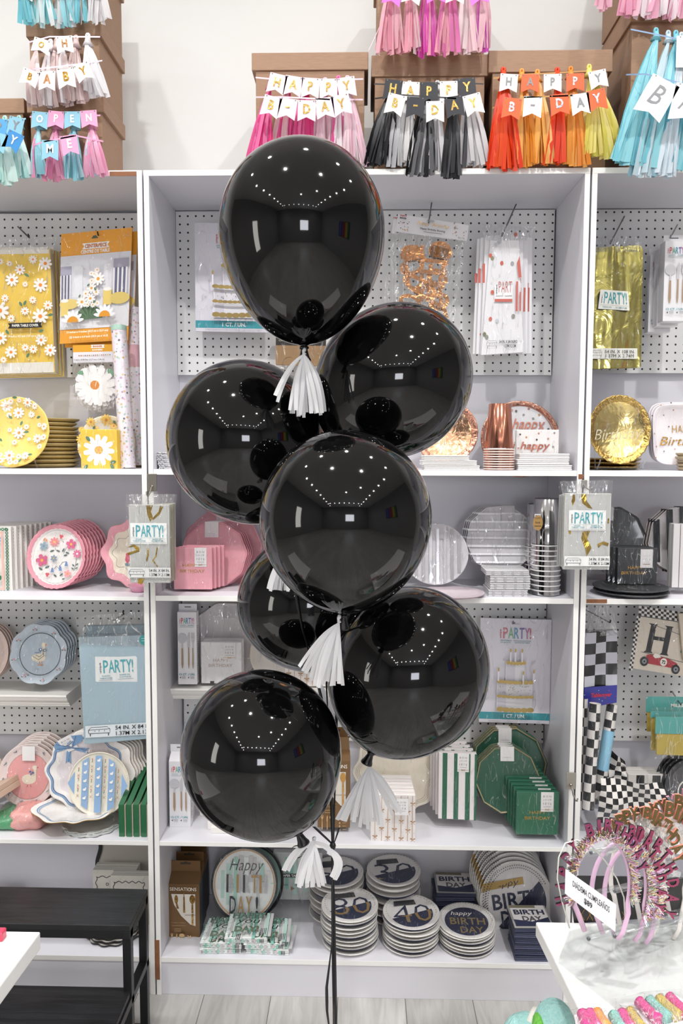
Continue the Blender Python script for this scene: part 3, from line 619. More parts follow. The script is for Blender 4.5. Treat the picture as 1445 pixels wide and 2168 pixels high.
# ------------------------------------------------------------------ builders for the goods
def spart(name, par, px, py, Y, fn, bevel=0, solid=0, dy=0):
    """a part made by fn(mb) in a mesh builder centred on the thing"""
    mb = MB(px, py, Y); fn(mb); o = mb.build(name, par, (0, dy, 0), bevel=bevel, solid=solid); return o
def packet(name, label, cat, q, Y, th, body, art, rect=None, group=None, side=None, wrap=None, wfold=.0015, bevel=.0012, loc_y=None, lean=0):
    """flat pack: q = TL,TR,BR,BL of the front, th thick; art(mb) drawn inside rect (x0,y0,x1,y1) warped onto q"""
    px = (q[2][0]+q[3][0])/2; py = (q[2][1]+q[3][1])/2
    t = thing(name, label, cat, px, py, Y, group, rot=(-R(lean), 0, 0) if lean else None)
    mb = MB(px, py, Y); mb.prism(q, 0, th, body, side or body); mb.build('pack_body', t, bevel=bevel)
    if art:
        mb = MB(px, py, Y); mb.ly = .0004
        if rect: mb.warp = bil(q, *rect)
        art(mb); mb.build('printed_front', t)
    if wrap:
        mb = MB(px, py, Y); mb.sheet(q, 14, 18, wrap, fold(wfold, 5, 3, px), y=-.0035); mb.build('clear_wrap', t)
    return t
def party(mb, x0, y0, x1, y1, cols, ucol='23242b', uw=.085, thin=True):
    """the tall outlined PARTY! wordmark with a small upright word beside it"""
    w_ = x1-x0; h = y1-y0; mb.text('unique', x0+w_*uw/2, (y0+y1)/2+h*.08, w_*uw*.85, P(ucol), w=h*.8, rot=90, bold=.02)
    xs = x0+w_*uw*1.35; ww = (x1-xs)
    fr = {'P': .17, 'A': .2, 'R': .18, 'T': .18, 'Y': .18, '!': .045}; x = xs
    for i, ch in enumerate('PARTY!'):
        cw = ww*fr[ch]; c = P(cols[i % len(cols)]); mb.text(ch, x+cw/2, (y0+y1)/2, h, c, w=cw*.97, bold=.012)
        x += cw*1.0+ww*.003
def smalltext(mb, x0, x1, y, h, m, s='TABLECOVER'):
    mb.text(s, (x0+x1)/2, y, h, m, w=(x1-x0), bold=.01)
def table_icon(mb, x, y, w_, h, m):
    lw = w_*.025
    mb.line([(x, y+h*.3), (x+w_*.12, y), (x+w_*.88, y), (x+w_, y+h*.25), (x, y+h*.3)], lw, m); mb.line([(x, y+h*.3), (x, y+h*.62)], lw, m)
    mb.line([(x+w_, y+h*.25), (x+w_, y+h*.7), (x, y+h*.7), (x, y+h*.3)], lw, m)
    for f in (.08, .93): mb.line([(x+w_*f, y+h*.7), (x+w_*f, y+h)], lw*1.6, m)
    for f in (.3, .5, .75): mb.line([(x+w_*f, y+h*.35), (x+w_*f, y+h*.5)], lw, m)
def bonjour(mb, x, y, w_, h, bow=False, sub=True):
    """folded white paper tag with spaced lettering"""
    mb.rect(x-w_/2, y, x+w_/2, y+h, P('eceaea')); g = P('8b8789')
    mb.text('B O N', x, y+h*.22, h*.1, g, w=w_*.62); mb.text('J O U R', x, y+h*.40, h*.1, g, w=w_*.66); mb.text('F Ê T E', x, y+h*.58, h*.13, g, w=w_*.66)
    if sub: mb.rect(x-w_*.3, y+h*.74, x+w_*.3, y+h*.755, g)
    if bow: mb.rect(x-w_/2, y+h*.88, x+w_/2, y+h*.895, GOLD); mb.line([(x, y+h*.9), (x-w_*.14, y+h*.84), (x-w_*.14, y+h*.94), (x, y+h*.9), (x+w_*.14, y+h*.84), (x+w_*.14, y+h*.94), (x, y+h*.9)], w_*.03, GOLD)
def plate(name, label, px, py, Y, rp, ry=None, cm=None, rm=None, em=None, out=None, art=None, tilt=0, yaw=0, deep=.012, rim=.78, th=.010, lie=False, spin=0, group=None, loc=None, n=72, cat='plate', wrap=None, roll=0, rings=None, rimcurl=.0):
    """one wrapped pack of plates. facing the viewer (tilt leans the top back) or lying (art side up)"""
    mb = MB(px, py, Y); k = mb.kx; r = rp*k; asp = 1 if (lie or not ry) else ry*mb.kz/(rp*k)
    flatk = lie or not ry
    rot = (R(-90)+R(tilt), 0, R(spin)) if lie else (R(-tilt), R(roll), R(yaw))
    t = thing(name, label, cat, px, py, Y, group, loc=loc, rot=rot)
    em = em or rm
    prof = [(.0001, deep, cm), (r*rim*.97, deep, cm), (r*(rim+.03), deep*.55, rm), (r*.97, .0005, rm), (r, 0, em), (r*1.0, .003, em), (r*.95, .004+th*.3, em), (r*rim, deep+th, em), (.0001, deep+th, em)]
    mb.lathe(prof, cm, n, 'y', out=out)
    if asp != 1: mb.v = [(x, y, z*asp) for x, y, z in mb.v]
    ro = r*rim*.97; r2 = r*(rim+.03)
    def surf(x, z):
        a = math.atan2(z/asp, x); q = math.hypot(x, z/asp)/(out(a) if out else 1)
        if q < ro: return deep
        if q < r2: return deep+(deep*.55-deep)*(q-ro)/(r2-ro)
        return max(0, deep*.55*(1-(q-r2)/(r*.97-r2)))
    mb.build('plate_pack' if not name.endswith('x') else 'body', t)
    if art:
        mb = MB(px, py, Y); mb.kz = mb.kx if flatk else mb.kz; mb.surf = surf; mb.ly = .0006; art(mb); mb.build('printed_top', t)
    if wrap:
        mb = MB(px, py, Y); f = fold(.002, 6, 6, px); N_ = 12
        prof2 = [(r*i/N_*.995, 0) for i in range(N_+1)]
        vs = []; fs = []
        for i in range(48):
            a = 2*PI*i/48; q = out(a) if out else 1
            for p in prof2:
                x, z = p[0]*math.cos(a)*q, p[0]*math.sin(a)*q*asp; vs.append((x, -.0015-abs(f(x/r, z/r)), z))
        for i in range(48):
            j = (i+1) % 48
            for s_ in range(N_): fs.append((i*(N_+1)+s_, i*(N_+1)+s_+1, j*(N_+1)+s_+1, j*(N_+1)+s_))
        mb.raw(vs, fs, wrap, True); mb.build('clear_wrap', t)
    return t
def scal(n, amp, ph=0): return lambda a: 1+amp*abs(math.sin(n*a/2+ph))-amp
def pgon(n, ph=0): return lambda a: math.cos(PI/n)/math.cos(((a-ph) % (2*PI/n))-PI/n)
def wavy(n, amp, ph=0): return lambda a: 1-amp+amp*math.cos(n*a+ph)
def bagtop(par, px, py, Y, q, mat=None, dy=0, amp=.006, gather=None):
    """clear polybag film above the packed goods"""
    mb = MB(px, py, Y); f = fold(amp, 6, 2, px)
    g = (lambda u, v: f(u, v)*(1-v)+.002*math.sin(u*37)*(1-v)) 
    mb.sheet(q, 22, 8, mat or CLEARTOP, g, y=-.001); return mb.build('clear_bag', par, (0, dy, 0))
def napkins(name, label, x0, y0, x1, y1, Y, th, m, art=None, side=None, group=None, wrap=None, loc=None, rot=None, folds=3, lean=0, yaw=0):
    """standing pack of folded paper napkins: soft block with fold lines in its sides"""
    px = (x0+x1)/2; t = thing(name, label, 'napkins', px, y1, Y, group, loc=loc, rot=rot or ((R(-lean), 0, R(yaw)) if lean or yaw else None))
    mb = MB(px, y1, Y); a = mb.L(x0, y0); b = mb.L(x1, y1); n = folds*2
    for i in range(folds):
        d0 = th*i/folds; d1 = th*(i+1)/folds-.0006; e = .0006*(i % 2)
        mb.box(a[0]+e, b[0]-e, d0, d1, b[1]+e, a[1]-e, m if i == 0 else (side or m))
    mb.build('folded_stack', t, bevel=.0014)
    if art:
        mb = MB(px, y1, Y); mb.ly = .0004; art(mb); mb.build('printed_front', t)
    if wrap:
        mb = MB(px, y1, Y); mb.sheet([(x0, y0), (x1, y0), (x1, y1), (x0, y1)], 12, 12, wrap, fold(.0025, 5, 5, px+y0), y=-.0035); mb.build('clear_wrap', t)
    return t
def flatnap(name, label, px, py, Y, wpx, dep, h, m, top=None, side=None, spin=0, group=None, loc=None, art=None, folds=3):
    """napkin pack lying down; art drawn with photo units where 1 unit across = 1 unit along the depth"""
    mb = MB(px, py, Y); k = mb.kx; w_ = wpx*k/2
    t = thing(name, label, 'napkins', px, py, Y, group, loc=loc, rot=(0, 0, R(spin)))
    for i in range(folds):
        e = .0008*(i % 2); mb.box(-w_+e, w_-e, 0+e, dep-e, h*i/folds, h*(i+1)/folds-.0007, (side or m) if i < folds-1 else m)
    mb.build('folded_stack', t, bevel=.0018)
    if art:
        mb = MB(px, py, Y); mb.kz = mb.kx; mb.ly = 0; art(mb)
        mb.v = [(x, z+dep/2, h+.0003-y) for x, y, z in mb.v]; mb.build('printed_top', t)
    return t
def cup_stack(name, label, px, yt, yb, Y, rt, rb, nl, ylip0, m, lipm, group=None):
    """nested cups turned upside down: rt/rb photo radii at the top and the bottom lips, lips from ylip0 down"""
    t = thing(name, label, 'cups', px, yb, Y, group); mb = MB(px, yb, Y); k, kz = mb.kx, mb.kz; H = (yb-yt)*kz
    mb.lathe([(.0001, H-.004), (rt*k*.93, H-.004), (rt*k*.96, H), (rt*k, H-.001), (rt*k+(rb*.93-rt)*k, (yb-ylip0)*kz+.002)], m, 36); mb.build('cup', t)
    for i in range(nl):
        mb = MB(px, yb, Y); z = (yb-ylip0)*kz*(1-i/nl); d = (yb-ylip0)*kz/nl
        mb.lathe([(rb*k*.93, z), (rb*k*.985, z-.0004), (rb*k, z-.0018), (rb*k*.985, z-.0034), (rb*k*.94, z-.0036)], lipm, 36)
        mb.lathe([(rb*k*.94, z-.0034), (rb*k*.95, z-d)], m, 36); mb.build('cup_rim', t)
    return t
def spoon(mb, x, y0, y1, hm, bm, w_=9, kind='spoon'):
    L_ = y1-y0; ym = y0+L_*.42
    if kind == 'spoon': mb.circ(x, y0+L_*.14, w_*.55, bm, ry=L_*.14); mb.rect(x-w_*.08, y0+L_*.26, x+w_*.08, ym, bm)
    elif kind == 'knife': mb.poly([(x-w_*.22, ym), (x+w_*.16, ym), (x+w_*.2, y0+L_*.06), (x+w_*.1, y0), (x-w_*.2, y0+L_*.12)], bm)
    else:
        mb.poly([(x-w_*.32, y0+L_*.13), (x+w_*.32, y0+L_*.13), (x+w_*.25, y0+L_*.23), (x+w_*.08, y0+L_*.29), (x+w_*.08, ym), (x-w_*.08, ym), (x-w_*.08, y0+L_*.29), (x-w_*.25, y0+L_*.23)], bm)
        for i in range(4): u = x+w_*(-.28+.187*i); mb.rect(u-w_*.05, y0, u+w_*.05, y0+L_*.14, bm)
    mb.poly([(x-w_*.1, ym), (x+w_*.1, ym), (x+w_*.13, y1-L_*.12), (x+w_*.05, y1), (x-w_*.05, y1), (x-w_*.13, y1-L_*.12)], hm)
def roll(name, label, p0, p1, r, m, rings=14, seg=24, mf=None, band=None, group=None, endm=None):
    """tube of gift wrap from p0 (foot) to p1 (top), world points"""
    d = p1-p0; L_ = d.length; t = thing(name, label, 'gift wrap roll', loc=p0, group=group)
    t.rotation_mode = 'QUATERNION'; t.rotation_quaternion = Vector((0, 0, 1)).rotation_difference(d)
    mb = MB(); vs = []; fs = []; ms = []
    for i in range(rings+1):
        for j in range(seg): a = 2*PI*j/seg; vs.append((r*math.cos(a), r*math.sin(a), L_*i/rings))
    for i in range(rings):
        for j in range(seg): q = (j+1) % seg; fs.append((i*seg+j, i*seg+q, (i+1)*seg+q, (i+1)*seg+j)); ms.append(mf(i, j) if mf else m)
    mb.raw(vs, fs, ms, True); mb.lathe([(r, L_), (r*.88, L_-.001), (r*.85, L_-.03), (.0001, L_-.03)], endm or P('e8e4dc'), seg); mb.lathe([(.0001, 0), (r, 0)], endm or P('e8e4dc'), seg)
    mb.build('paper_roll', t)
    if band:
        z0, z1, bm = band; mb = MB(); mb.lathe([(r+.0006, L_*z0), (r+.0006, L_*z1)], bm, seg); mb.build('label_band', t)
    mb = MB(); mb.lathe([(r+.0014, .002), (r+.0014, L_+.003)], CLEARW, seg); mb.build('clear_wrap', t)
    return t
def easel(px, py, Y, wpx, hpx, label):
    """clear plastic easel under a plate"""
    ac = film('clear_acrylic', .16, .1, 8, .1, (.93, .95, .95, 1)); t = thing('plate_easel', label, 'easel', px, py, Y); mb = MB(px, py, Y); k = mb.kx
    for s_ in (-1, 1):
        x = s_*wpx*k/2; h = hpx*k
        mb.tube([(x, -.018, h*.62), (x+s_*.002, -.016, h*.45), (x, -.004, h*.3), (x+s_*.004, .0, 0.002), (x, .03, .002), (x, .045, h*1.3)], .0024, ac, 8)
    mb.tube([(-wpx*k/2, .02, .004), (wpx*k/2, .02, .004)], .002, ac, 8); mb.build('clear_stand', t); return t
def cake_pack(label, x0, y0, x1, y1, Y, hookp=None):
    m = P('dedbe6')
    def art(mb):
        U = lambda u: u*150/100; 
        # canonical space 0..150 x 0..218
        mb.rect(0, 0, 150, 218, P('e2dfe8')); mb.rect(0, 196, 150, 211, P('2f9aa6')); mb.text('1 CT. / UN.', 75, 203.5, 8, P('f2f4f4'), w=46, bold=.03)
        party(mb, 40, 18, 109, 41, ['cf6d78', '82b78a', '5b9bbd', '7a68a8', 'b870a5', 'd0424f'], 'c23742')
        smalltext(mb, 42, 66, 45, 2.6, P('3f8c96'), 'CENTERPIECE'); smalltext(mb, 70, 107, 45, 2.6, P('3f8c96'), 'DÉCORATION POUR'); smalltext(mb, 43, 64, 49, 2.2, P('3f8c96'), 'DECORATION'); smalltext(mb, 72, 104, 49, 2.4, P('3f8c96'), 'CENTRE DE TABLE')
        mb.rect(20, 213.5, 130, 214.5, P('a9a8b4')); mb.rect(66, 9.5, 82, 11.5, P('bdbcc8'))
        g = foil('b8a06a', .35, .2); wm = P('eceaef'); sh = P('dbd8e0')
        for x0_, x1_, ya, yb in ((36, 112, 164, 190), (36, 112, 130, 164), (54, 94, 88, 130)):
            mb.rect(x0_, ya, x1_, yb, wm); mb.rect(x0_+2, ya, x0_+20, yb, sh)
        for i in range(42):
            x = 38+random.random()*72; y = 137+random.random()*22; a = random.random()*3.14; mb.line([(x, y), (x+2.6*math.cos(a), y+2.6*math.sin(a))], .7, P('4a4650') if i % 2 else g)
        def scalrow(x0_, x1_, y, n, h):
            for i in range(n): xx = x0_+(x1_-x0_)*(i+.5)/n; mb.circ(xx, y+2*math.sin((i+.5)/n*PI), (x1_-x0_)/n*.62, g, ry=h, n=14)
        scalrow(36, 112, 128, 7, 4); scalrow(36, 112, 158, 8, 3.2); scalrow(36, 112, 185, 6, 5.2); scalrow(54, 94, 87, 6, 4)
        for x, y in ((62, 62), (72, 62), (86, 62), (37, 102), (89, 108), (111, 104)):
            mb.rect(x-1.3, y+4, x+1.3, y+24, wm); mb.circ(x, y, 1.9, g, ry=4.4, n=10)
    t = packet('centerpiece_packet', label, 'party packet', [(x0, y0), (x1, y0+3), (x1, y1+3), (x0, y1)], Y, .008, P('dcd9e4'), art, (0, 0, 150, 218), wrap=CLEAR, wfold=.002); return t
def cutlery_box(label, x0, y0, x1, y1, Y, th=.035, tab=True, group=None, slope=False):
    px = (x0+x1)/2; t = thing('cutlery_box', label, 'box', px, y1, Y, group); w_ = x1-x0; h = y1-y0; bw = M('ecebee', .3, coat=.4)
    mb = MB(px, y1, Y); a = mb.L(x0, y0); b = mb.L(x1, y1)
    if slope:
        q = 16*mb.kz; mb.box(a[0], b[0], 0, th, 0, a[1]-q, bw); mb.raw([(a[0], 0, a[1]-q), (b[0], 0, a[1]-q), (b[0]-.003, th*.45, a[1]), (a[0]+.003, th*.45, a[1]), (a[0], th, a[1]-q), (b[0], th, a[1]-q)], [(0, 1, 2, 3), (3, 2, 5, 4), (0, 3, 4), (1, 5, 2)], bw, False)
        mb.build('carton', t, bevel=.0008)
    else: mb.box(a[0], b[0], 0, th, 0, a[1], bw); mb.build('carton', t, bevel=.001)
    mb = MB(px, y1, Y); mb.ly = .0006; mb.warp = bil([(x0, y0), (x1, y0), (x1, y1), (x0, y1)], 0, 0, 40, 150)
    o = 14 if slope else 0
    party(mb, 4, 12+o, 36, 24+o, ['cf5d68', '7ab38a', '5b9bbd', '7a68a8', 'b870a5', 'd0424f'], 'c23742'); smalltext(mb, 6, 18, 27+o, 1.8, P('3f8c96'), 'PLASTIC'); smalltext(mb, 22, 35, 27+o, 1.8, P('3f8c96'), 'ENSEMBLE'); mb.rect(5, 30+o, 35, 30.7+o, P('8a9aa0'))
    gl = P('c9c8cc'); hm = P('a98e73')
    spoon(mb, 10, 44+o*.5, 116, hm, gl, 17, 'spoon'); spoon(mb, 23.5, 40+o*.5, 116, hm, gl, 12, 'knife'); spoon(mb, 32.5, 42+o*.5, 116, hm, gl, 11, 'fork')
    mb.text('12 CT. / UN.', 20, 128, 4, P('2f8a96'), w=33, bold=.03); mb.text('4', 6, 134.5, 4, P('33343a'), bold=.03); mb.text('4', 23, 134.5, 4, P('33343a'), bold=.03)
    for xx in (13, 31):
        for yy in (132.5, 134.5, 136.5): mb.rect(xx-4, yy-.4, xx+4, yy+.4, P('9a9aa0'))
    mb.build('printed_front', t)
    if tab:
        mb = MB(px, y1, Y); c = mb.L(x0+1, y0-15); d = mb.L(x1-1, y0-15); yy = th*.45
        mb.box(c[0], d[0], yy, yy+.0012, a[1]-.001, c[1], bw); mb.ly = -yy+.0003; mb.rect(px-w_*.17, y0-10, px+w_*.17, y0-7.5, P('77767a')); mb.build('hang_tab', t)
    mb = MB(px, y1, Y); mb.ly = 0
    for i in range(26): z = a[1]*(.1+.72*i/26); mb.box(b[0]+.0001, b[0]+.0004, th*.3, th*(.4+.3*abs(math.sin(i*2.3))), z, z+a[1]*.012, P('8f9094'))
    mb.build('small_print', t)
    return t
# ================================================================== LEFT UNIT, top compartment
YEL = 'f0cf63'; LEAF = P('5d7f63')
def daisies(mb, lst, cm=None):
    for x, y, r in lst: mb.daisy(x, y, r, P('fbf3ee'), cm or P('f2913d'), n=9, rot=x*.7)
def a_tablecover(mb):
    mb.rect(-4, 540, 112, 768, P('efc94f')); mb.rect(-4, 527, 112, 540, P('ece6dc')); mb.rect(-4, 768, 112, 790, P('eae6dd'))
    daisies(mb, [(8, 555, 7), (28, 560, 6), (78, 552, 9), (104, 561, 14), (50, 573, 11), (32, 594, 14), (92, 606, 15), (60, 604, 6), (16, 632, 8), (4, 658, 20), (75, 637, 8), (107, 649, 10), (58, 660, 9), (90, 672, 17), (28, 675, 8), (4, 716, 14), (90, 722, 12), (25, 746, 13), (56, 737, 8), (73, 741, 9), (109, 744, 13), (9, 762, 7)])
    for x, y, r in ((66, 586, -35), (51, 646, -60), (60, 644, 60), (113, 670, 10), (20, 704, -60), (92, 703, 15), (62, 754, 60)): mb.leaf(x, y, 12, 6, r, LEAF)
    mb.poly([(22, 686), (95, 685), (92, 690), (95, 696), (22, 697), (26, 691)], P('1f1f22')); mb.text('PAPER TABLE COVER', 59, 691, 5.5, P('f6f3ea'), w=56, bold=.03)
    mb.text('54 inch x 102 inch (137 cm x 259 cm)', 60, 714, 6, P('f8f2e4'), w=78, bold=.03); mb.text('NAPPE EN PAPIER', 60, 702, 4, P('d9a94a'), w=46)
q = [(-42, 529), (112, 527), (116, 788), (-38, 792)]
tc = packet('table_cover_pack', 'yellow daisy print paper table cover in a clear bag at the left edge', 'table cover', q, 2.40, .022, P('efc94f'), a_tablecover, (-42, 527, 114, 790), side=P('e9dfc0'), wrap=CLEAR, wfold=.005)
bagtop(tc, 39, 790, 2.40, [(-40, 512), (128, 506), (118, 532), (-44, 532)]); 
for i in range(3):
    qq = [(x+5+7*i, y+3+3*i) for x, y in q]
    t2 = packet('table_cover_pack', 'yellow daisy table cover hanging %s behind the front one at the left edge' % ('just', 'second', 'third')[i], 'table cover', qq, 2.426+.022*i, .016, P('ecc95a'), lambda mb: (mb.rect(q[0][0], 527, 120, 541, P('ece6dc')), mb.rect(q[0][0], 770, 120, 792, P('ece8e0'))), None, side=P('e6dcc0'), wrap=CLEAR, group='yellow daisy table covers hanging on the left pegboard')
tc['group'] = 'yellow daisy table covers hanging on the left pegboard'
wire_hook(38, 480, 2.50, 62, 503, 2.39, 'dark wire hook over the yellow daisy table cover', WIREB)
def a_centerpiece(mb):
    O = P('f2a52a'); mb.rect(0, 0, 100, 150, P('e6e4ea')); mb.rect(0, 0, 100, 31, O); mb.rect(0, 131, 100, 150, O)
    mb.poly([(30, 15.5), (69, 15.5), (66, 19.5), (69, 23.5), (30, 23.5), (33, 19.5)], P('fbf8f4')); mb.text('CENTERPIECE', 49.5, 19.5, 5.2, P('c9702b'), w=31, bold=.04)
    mb.text('CENTRE DE TABLE', 49, 27, 4.8, P('fbf8f4'), w=41, bold=.04)
    mb.poly([(43, 10), (53, 10), (49.5, 6), (46, 6)], P('4d5a48'))
    mb.rect(0, 31, 100, 131, P('dfdfe6')); mb.rect(0, 92, 100, 131, P('ededf2')); mb.rect(19, 46, 32, 88, P('e9e9ee')); mb.rect(62, 46, 74, 88, P('e9e9ee'))
    for x0, x1, y0 in ((0, 16, 45), (76, 97, 40)):
        mb.rect(x0, y0, x1, y0+12, P('a9a6b8'))
        for i in range(7): xx = x0+(x1-x0)*i/7; mb.rect(xx, y0+12, xx+(x1-x0)/9, 90, P('6a6a86') if i % 2 else P('eceaf0'))
    mb.circ(14, 97, 14, P('e5cc7c'), ry=7); mb.rect(2, 92, 13, 113, P('e9cf78')); mb.circ(7.5, 92, 5.5, P('f4f1ea'), ry=2.5); mb.circ(86, 93, 15, P('e2c973'), ry=8); mb.rect(63, 80, 75, 101, P('e8cc72')); mb.circ(69, 80, 6, P('f4f1ea'), ry=2.5)
    for i in range(15): a = -PI*i/14; mb.poly([(44+19*math.cos(a), 118+0+16*math.sin(a)*1.1), (44+19*math.cos(a-.2), 118+16*math.sin(a-.2)*1.1), (44, 119)], P('4d6b4e' if i % 2 else '62805e'))
    daisies(mb, [(54, 54, 4), (46, 58, 3.5), (50, 59, 3), (56, 66, 9), (47, 68, 4), (47, 78, 7), (39, 85, 5), (54, 84, 5), (46, 92, 7), (34, 96, 8), (56, 99, 4), (42, 100, 4), (50, 101, 4)], P('e6a53c'))
    for x, y, r in ((43, 74, 40), (53, 80, -50), (52, 97, 30), (31, 88, 60)): mb.leaf(x, y, 5, 2.6, r, LEAF)
    for cx, cy in ((22, 123), (68, 118)):
        for i in range(7): a = PI*(i+.5)/7; mb.leaf(cx+10*math.cos(a), cy-11*math.sin(a), 13, 5, math.degrees(a), P('f6f5f8'))
        mb.circ(cx, cy, 8, P('e2992e'), ry=8, a0=0, a1=180, n=14)
    mb.text('12 inches x 9 inches (30.5 cm x 22.9 cm)', 44, 137, 3.6, P('fdf3df'), w=60, bold=.04); mb.text('(2) 4 inch x 6.4 inch (10.2 cm x 16.3)', 46, 144, 3.6, P('fdf3df'), w=56, bold=.04)
cq = [(135, 498), (284, 484.5), (271, 720), (126.5, 728)]
cp = packet('centerpiece_packet', 'orange banded CENTERPIECE packet with daisy table photo', 'party packet', cq, 2.395, .006, P('f2a52a'), a_centerpiece, (0, 0, 100, 150), wrap=CLEARW)
packet('centerpiece_packet', 'second CENTERPIECE packet peeking out behind the front one', 'party packet', [(x+11, y+8) for x, y in cq], 2.425, .006, P('f2a52a'), a_centerpiece, (0, 0, 100, 150))
wire_hook(203, 488, 2.50, 208, 498, 2.39, 'dark wire hook through the orange CENTERPIECE packet', WIREB)
def a_banner(mb):
    mb.rect(155, 731, 238, 746, P('e9a92e')); mb.rect(155, 746, 238, 768, P('edeaf0')); mb.poly([(193, 731), (222, 731), (220, 734), (222, 738), (193, 738), (195, 734)], P('fbf8f4'))
    mb.text('BANNER', 207.5, 734.5, 4, P('c9702b'), w=20, bold=.04); mb.text('BANNIÈRE', 207, 741.5, 4.5, P('fbf8f4'), w=22, bold=.04)
    for i in range(16): mb.circ(168+i*4.4, 753.5, 1.3, P(['c9573f', '5d7f63', 'e2a33c', '5a6a7c'][i % 4]), n=8)
    mb.text('5 inch x 8.08 feet (12.7 cm x 2.46 m)', 190, 763, 4.4, P('4d4d55'), w=64, bold=.02)
bp_ = packet('banner_packet', 'daisy banner packet with an orange header below the CENTERPIECE packet', 'party packet', [(155, 731), (240, 729), (240, 767), (155, 769)], 2.38, .002, P('edeaf0'), a_banner, (155, 731, 240, 769))
bagtop(bp_, 197.5, 768, 2.38, [(157, 768), (240, 767), (242, 868), (158, 872)], CLEAR, dy=-.012)
def dcut(mb):
    for i in range(6): mb.ly = -.030+.0045*i; mb.daisy(200+(i % 3)*2-2+rnd()*2, 815+(5-i)*3.0, 45, P('f5f3f4' if i % 2 else 'ebe8ea'), P('f2a23c'), n=12, rot=i*.3, cr=.01)
    mb.leaf(168, 790, 18, 11, 30, P('77a585')); mb.leaf(232, 788, 20, 12, -60, P('77a585'))
    mb.daisy(198, 815, 42, P('fdfbfa'), P('f3a23e'), n=12, rot=.3, inner=.62, cr=.24); mb.ring(198, 815, 1, 9, P('e8923a'), n=12)
spart('daisy_cutouts', bp_, 197.5, 768, 2.38, dcut)
FLO = dots('ditsy_flower_paper', 'ece4ec', ['b9d3c6', 'd9b26a', 'c79ec2', '6f6f78', 'a9c9bb', 'e0b8c8', 'd8c08a'], 95, .33, .35, .6)
a = on(271, 992, Z1+.001); b = at(252, 690, 2.33); r0 = 16*2.3/F
roll('gift_wrap_roll', 'floral gift wrap roll leaning beside the banner packet, the shorter front one', at(271, 992, 2.285), at(251, 691, 2.33), r0, FLO, band=(.965, 1.0, P('aed2c2')))
roll('gift_wrap_roll', 'floral gift wrap roll in the back corner with a pale pink label band', at(293, 985, 2.40), at(283, 652, 2.44), 12.5*2.4/F, FLO, band=(.62, .76, P('d9a9b2')))
# shelf goods
def sits(px, py, z): return on(px, py, z)
def a_yplate(mb):
    daisies(mb, [(8, 856, 12), (18, 847, 6), (36, 845, 5), (54, 850, 10), (70, 858, 7), (34, 871, 12), (14, 876, 6), (62, 875, 7), (38, 915, 13), (53, 902, 6), (18, 909, 5), (30, 936, 6), (81, 898, 5), (93, 903, 8), (61, 929, 4), (79, 928, 10), (94, 926, 7), (22, 965, 12), (3, 964, 5), (42, 967, 6), (57, 966, 9), (28, 981, 6), (40, 980, 6), (88, 947, 6), (8, 977, 7), (-12, 900, 10), (-20, 930, 9), (-14, 960, 8)])
    for x, y, r in ((45, 896, 70), (57, 915, 0), (21, 883, -40), (3, 932, -40), (82, 884, 10), (31, 842, 0), (70, 965, 0), (50, 978, 60)): mb.leaf(x, y, 11, 5.5, r, LEAF)
plate('paper_plate', 'large yellow daisy plate standing on a clear easel at the left edge', 29, 914, 2.26, 75, 77, P('f0d372'), P('efd06c'), P('e5c263'), out=wavy(60, .004), art=a_yplate, tilt=12, wrap=CLEARW)
easel(29, 994, 2.29, 96, 44, 'clear plastic easel under the large yellow plate')
def edge_stack(name, lab, px, py0, Y, rp, n, H, em, cm, rm, jx=3, dz=None, art=None, topart=None, out=None, z0=None, deep=.004, th=.006, grp=None, firstw=None, tilt=0):
    """pile of lying plate packs, bottom one resting at z0, n packs over height H (metres)"""
    outl = []; base = at(px, py0, Y); step = H/n
    for i in range(n):
        top = i == n-1
        z = z0+step*(i+1)-.001
        o = plate(name, lab.format('topmost' if top else ('lowest' if i == 0 else ORD[n-1-i]+' from the top')), px, py0, Y, rp, cm=cm, rm=rm, em=em, out=out, art=(topart if top else art), lie=True, deep=deep, th=step-.002-deep*.0, loc=Vector((base.x+rnd()*jx*Y/F, Y+rnd()*jx*Y/F, z)), spin=rnd()*4 if top else rnd()*170, group=grp, wrap=firstw if top else None, tilt=(tilt if top else rnd()*.6))
        outl.append(o)
    return outl
edge_stack('paper_plate', 'tan edged plate pack lying behind the yellow daisy plate, {}', 92, 940, 2.41, 71, 12, at(92, 885, 2.37).z-Z1, P('b6a06c'), P('e9d9a0'), P('d8c384'), z0=Z1, th=.005, deep=.003)
def a_wplate(mb):
    for x, y, r in ((190, 893, 10), (222, 888, 12), (237, 900, 9), (172, 930, 11), (175, 952, 10), (200, 907, 7), (172, 910, 7)): mb.daisy(x, y, r, P('efc35a'), P('c9853a'), n=10, rot=x)
    for x, y, r in ((240, 893, -50), (196, 905, 70), (180, 965, 40)): mb.leaf(x, y, 9, 5, r, LEAF)
plate('paper_plate', 'white plate with yellow flowers standing behind the yellow daisy napkins', 225, 940, 2.36, 61, None, P('efe9dc'), P('f0e6c8'), P('d9c58a'), art=a_wplate, tilt=10, wrap=CLEARW)
def a_dnap(mb):
    mb.daisy(210, 953, 33, P('fbf9f6'), P('f2a53c'), n=11, rot=.2, inner=.6, cr=.27); mb.daisy(209, 953, 8, P('efb85a'), P('ee9a30'), n=6)
    for x, y, r in ((188, 929, -50), (182, 989, 50), (240, 978, 10), (238, 988, -60)): mb.leaf(x, y, 14, 7.5, r, LEAF)
napkins('napkin_pack', 'yellow napkin pack with one large white daisy', 172, 909.5, 249, 996, 2.245, .03, P('efc53e'), a_dnap, wrap=CLEAR)
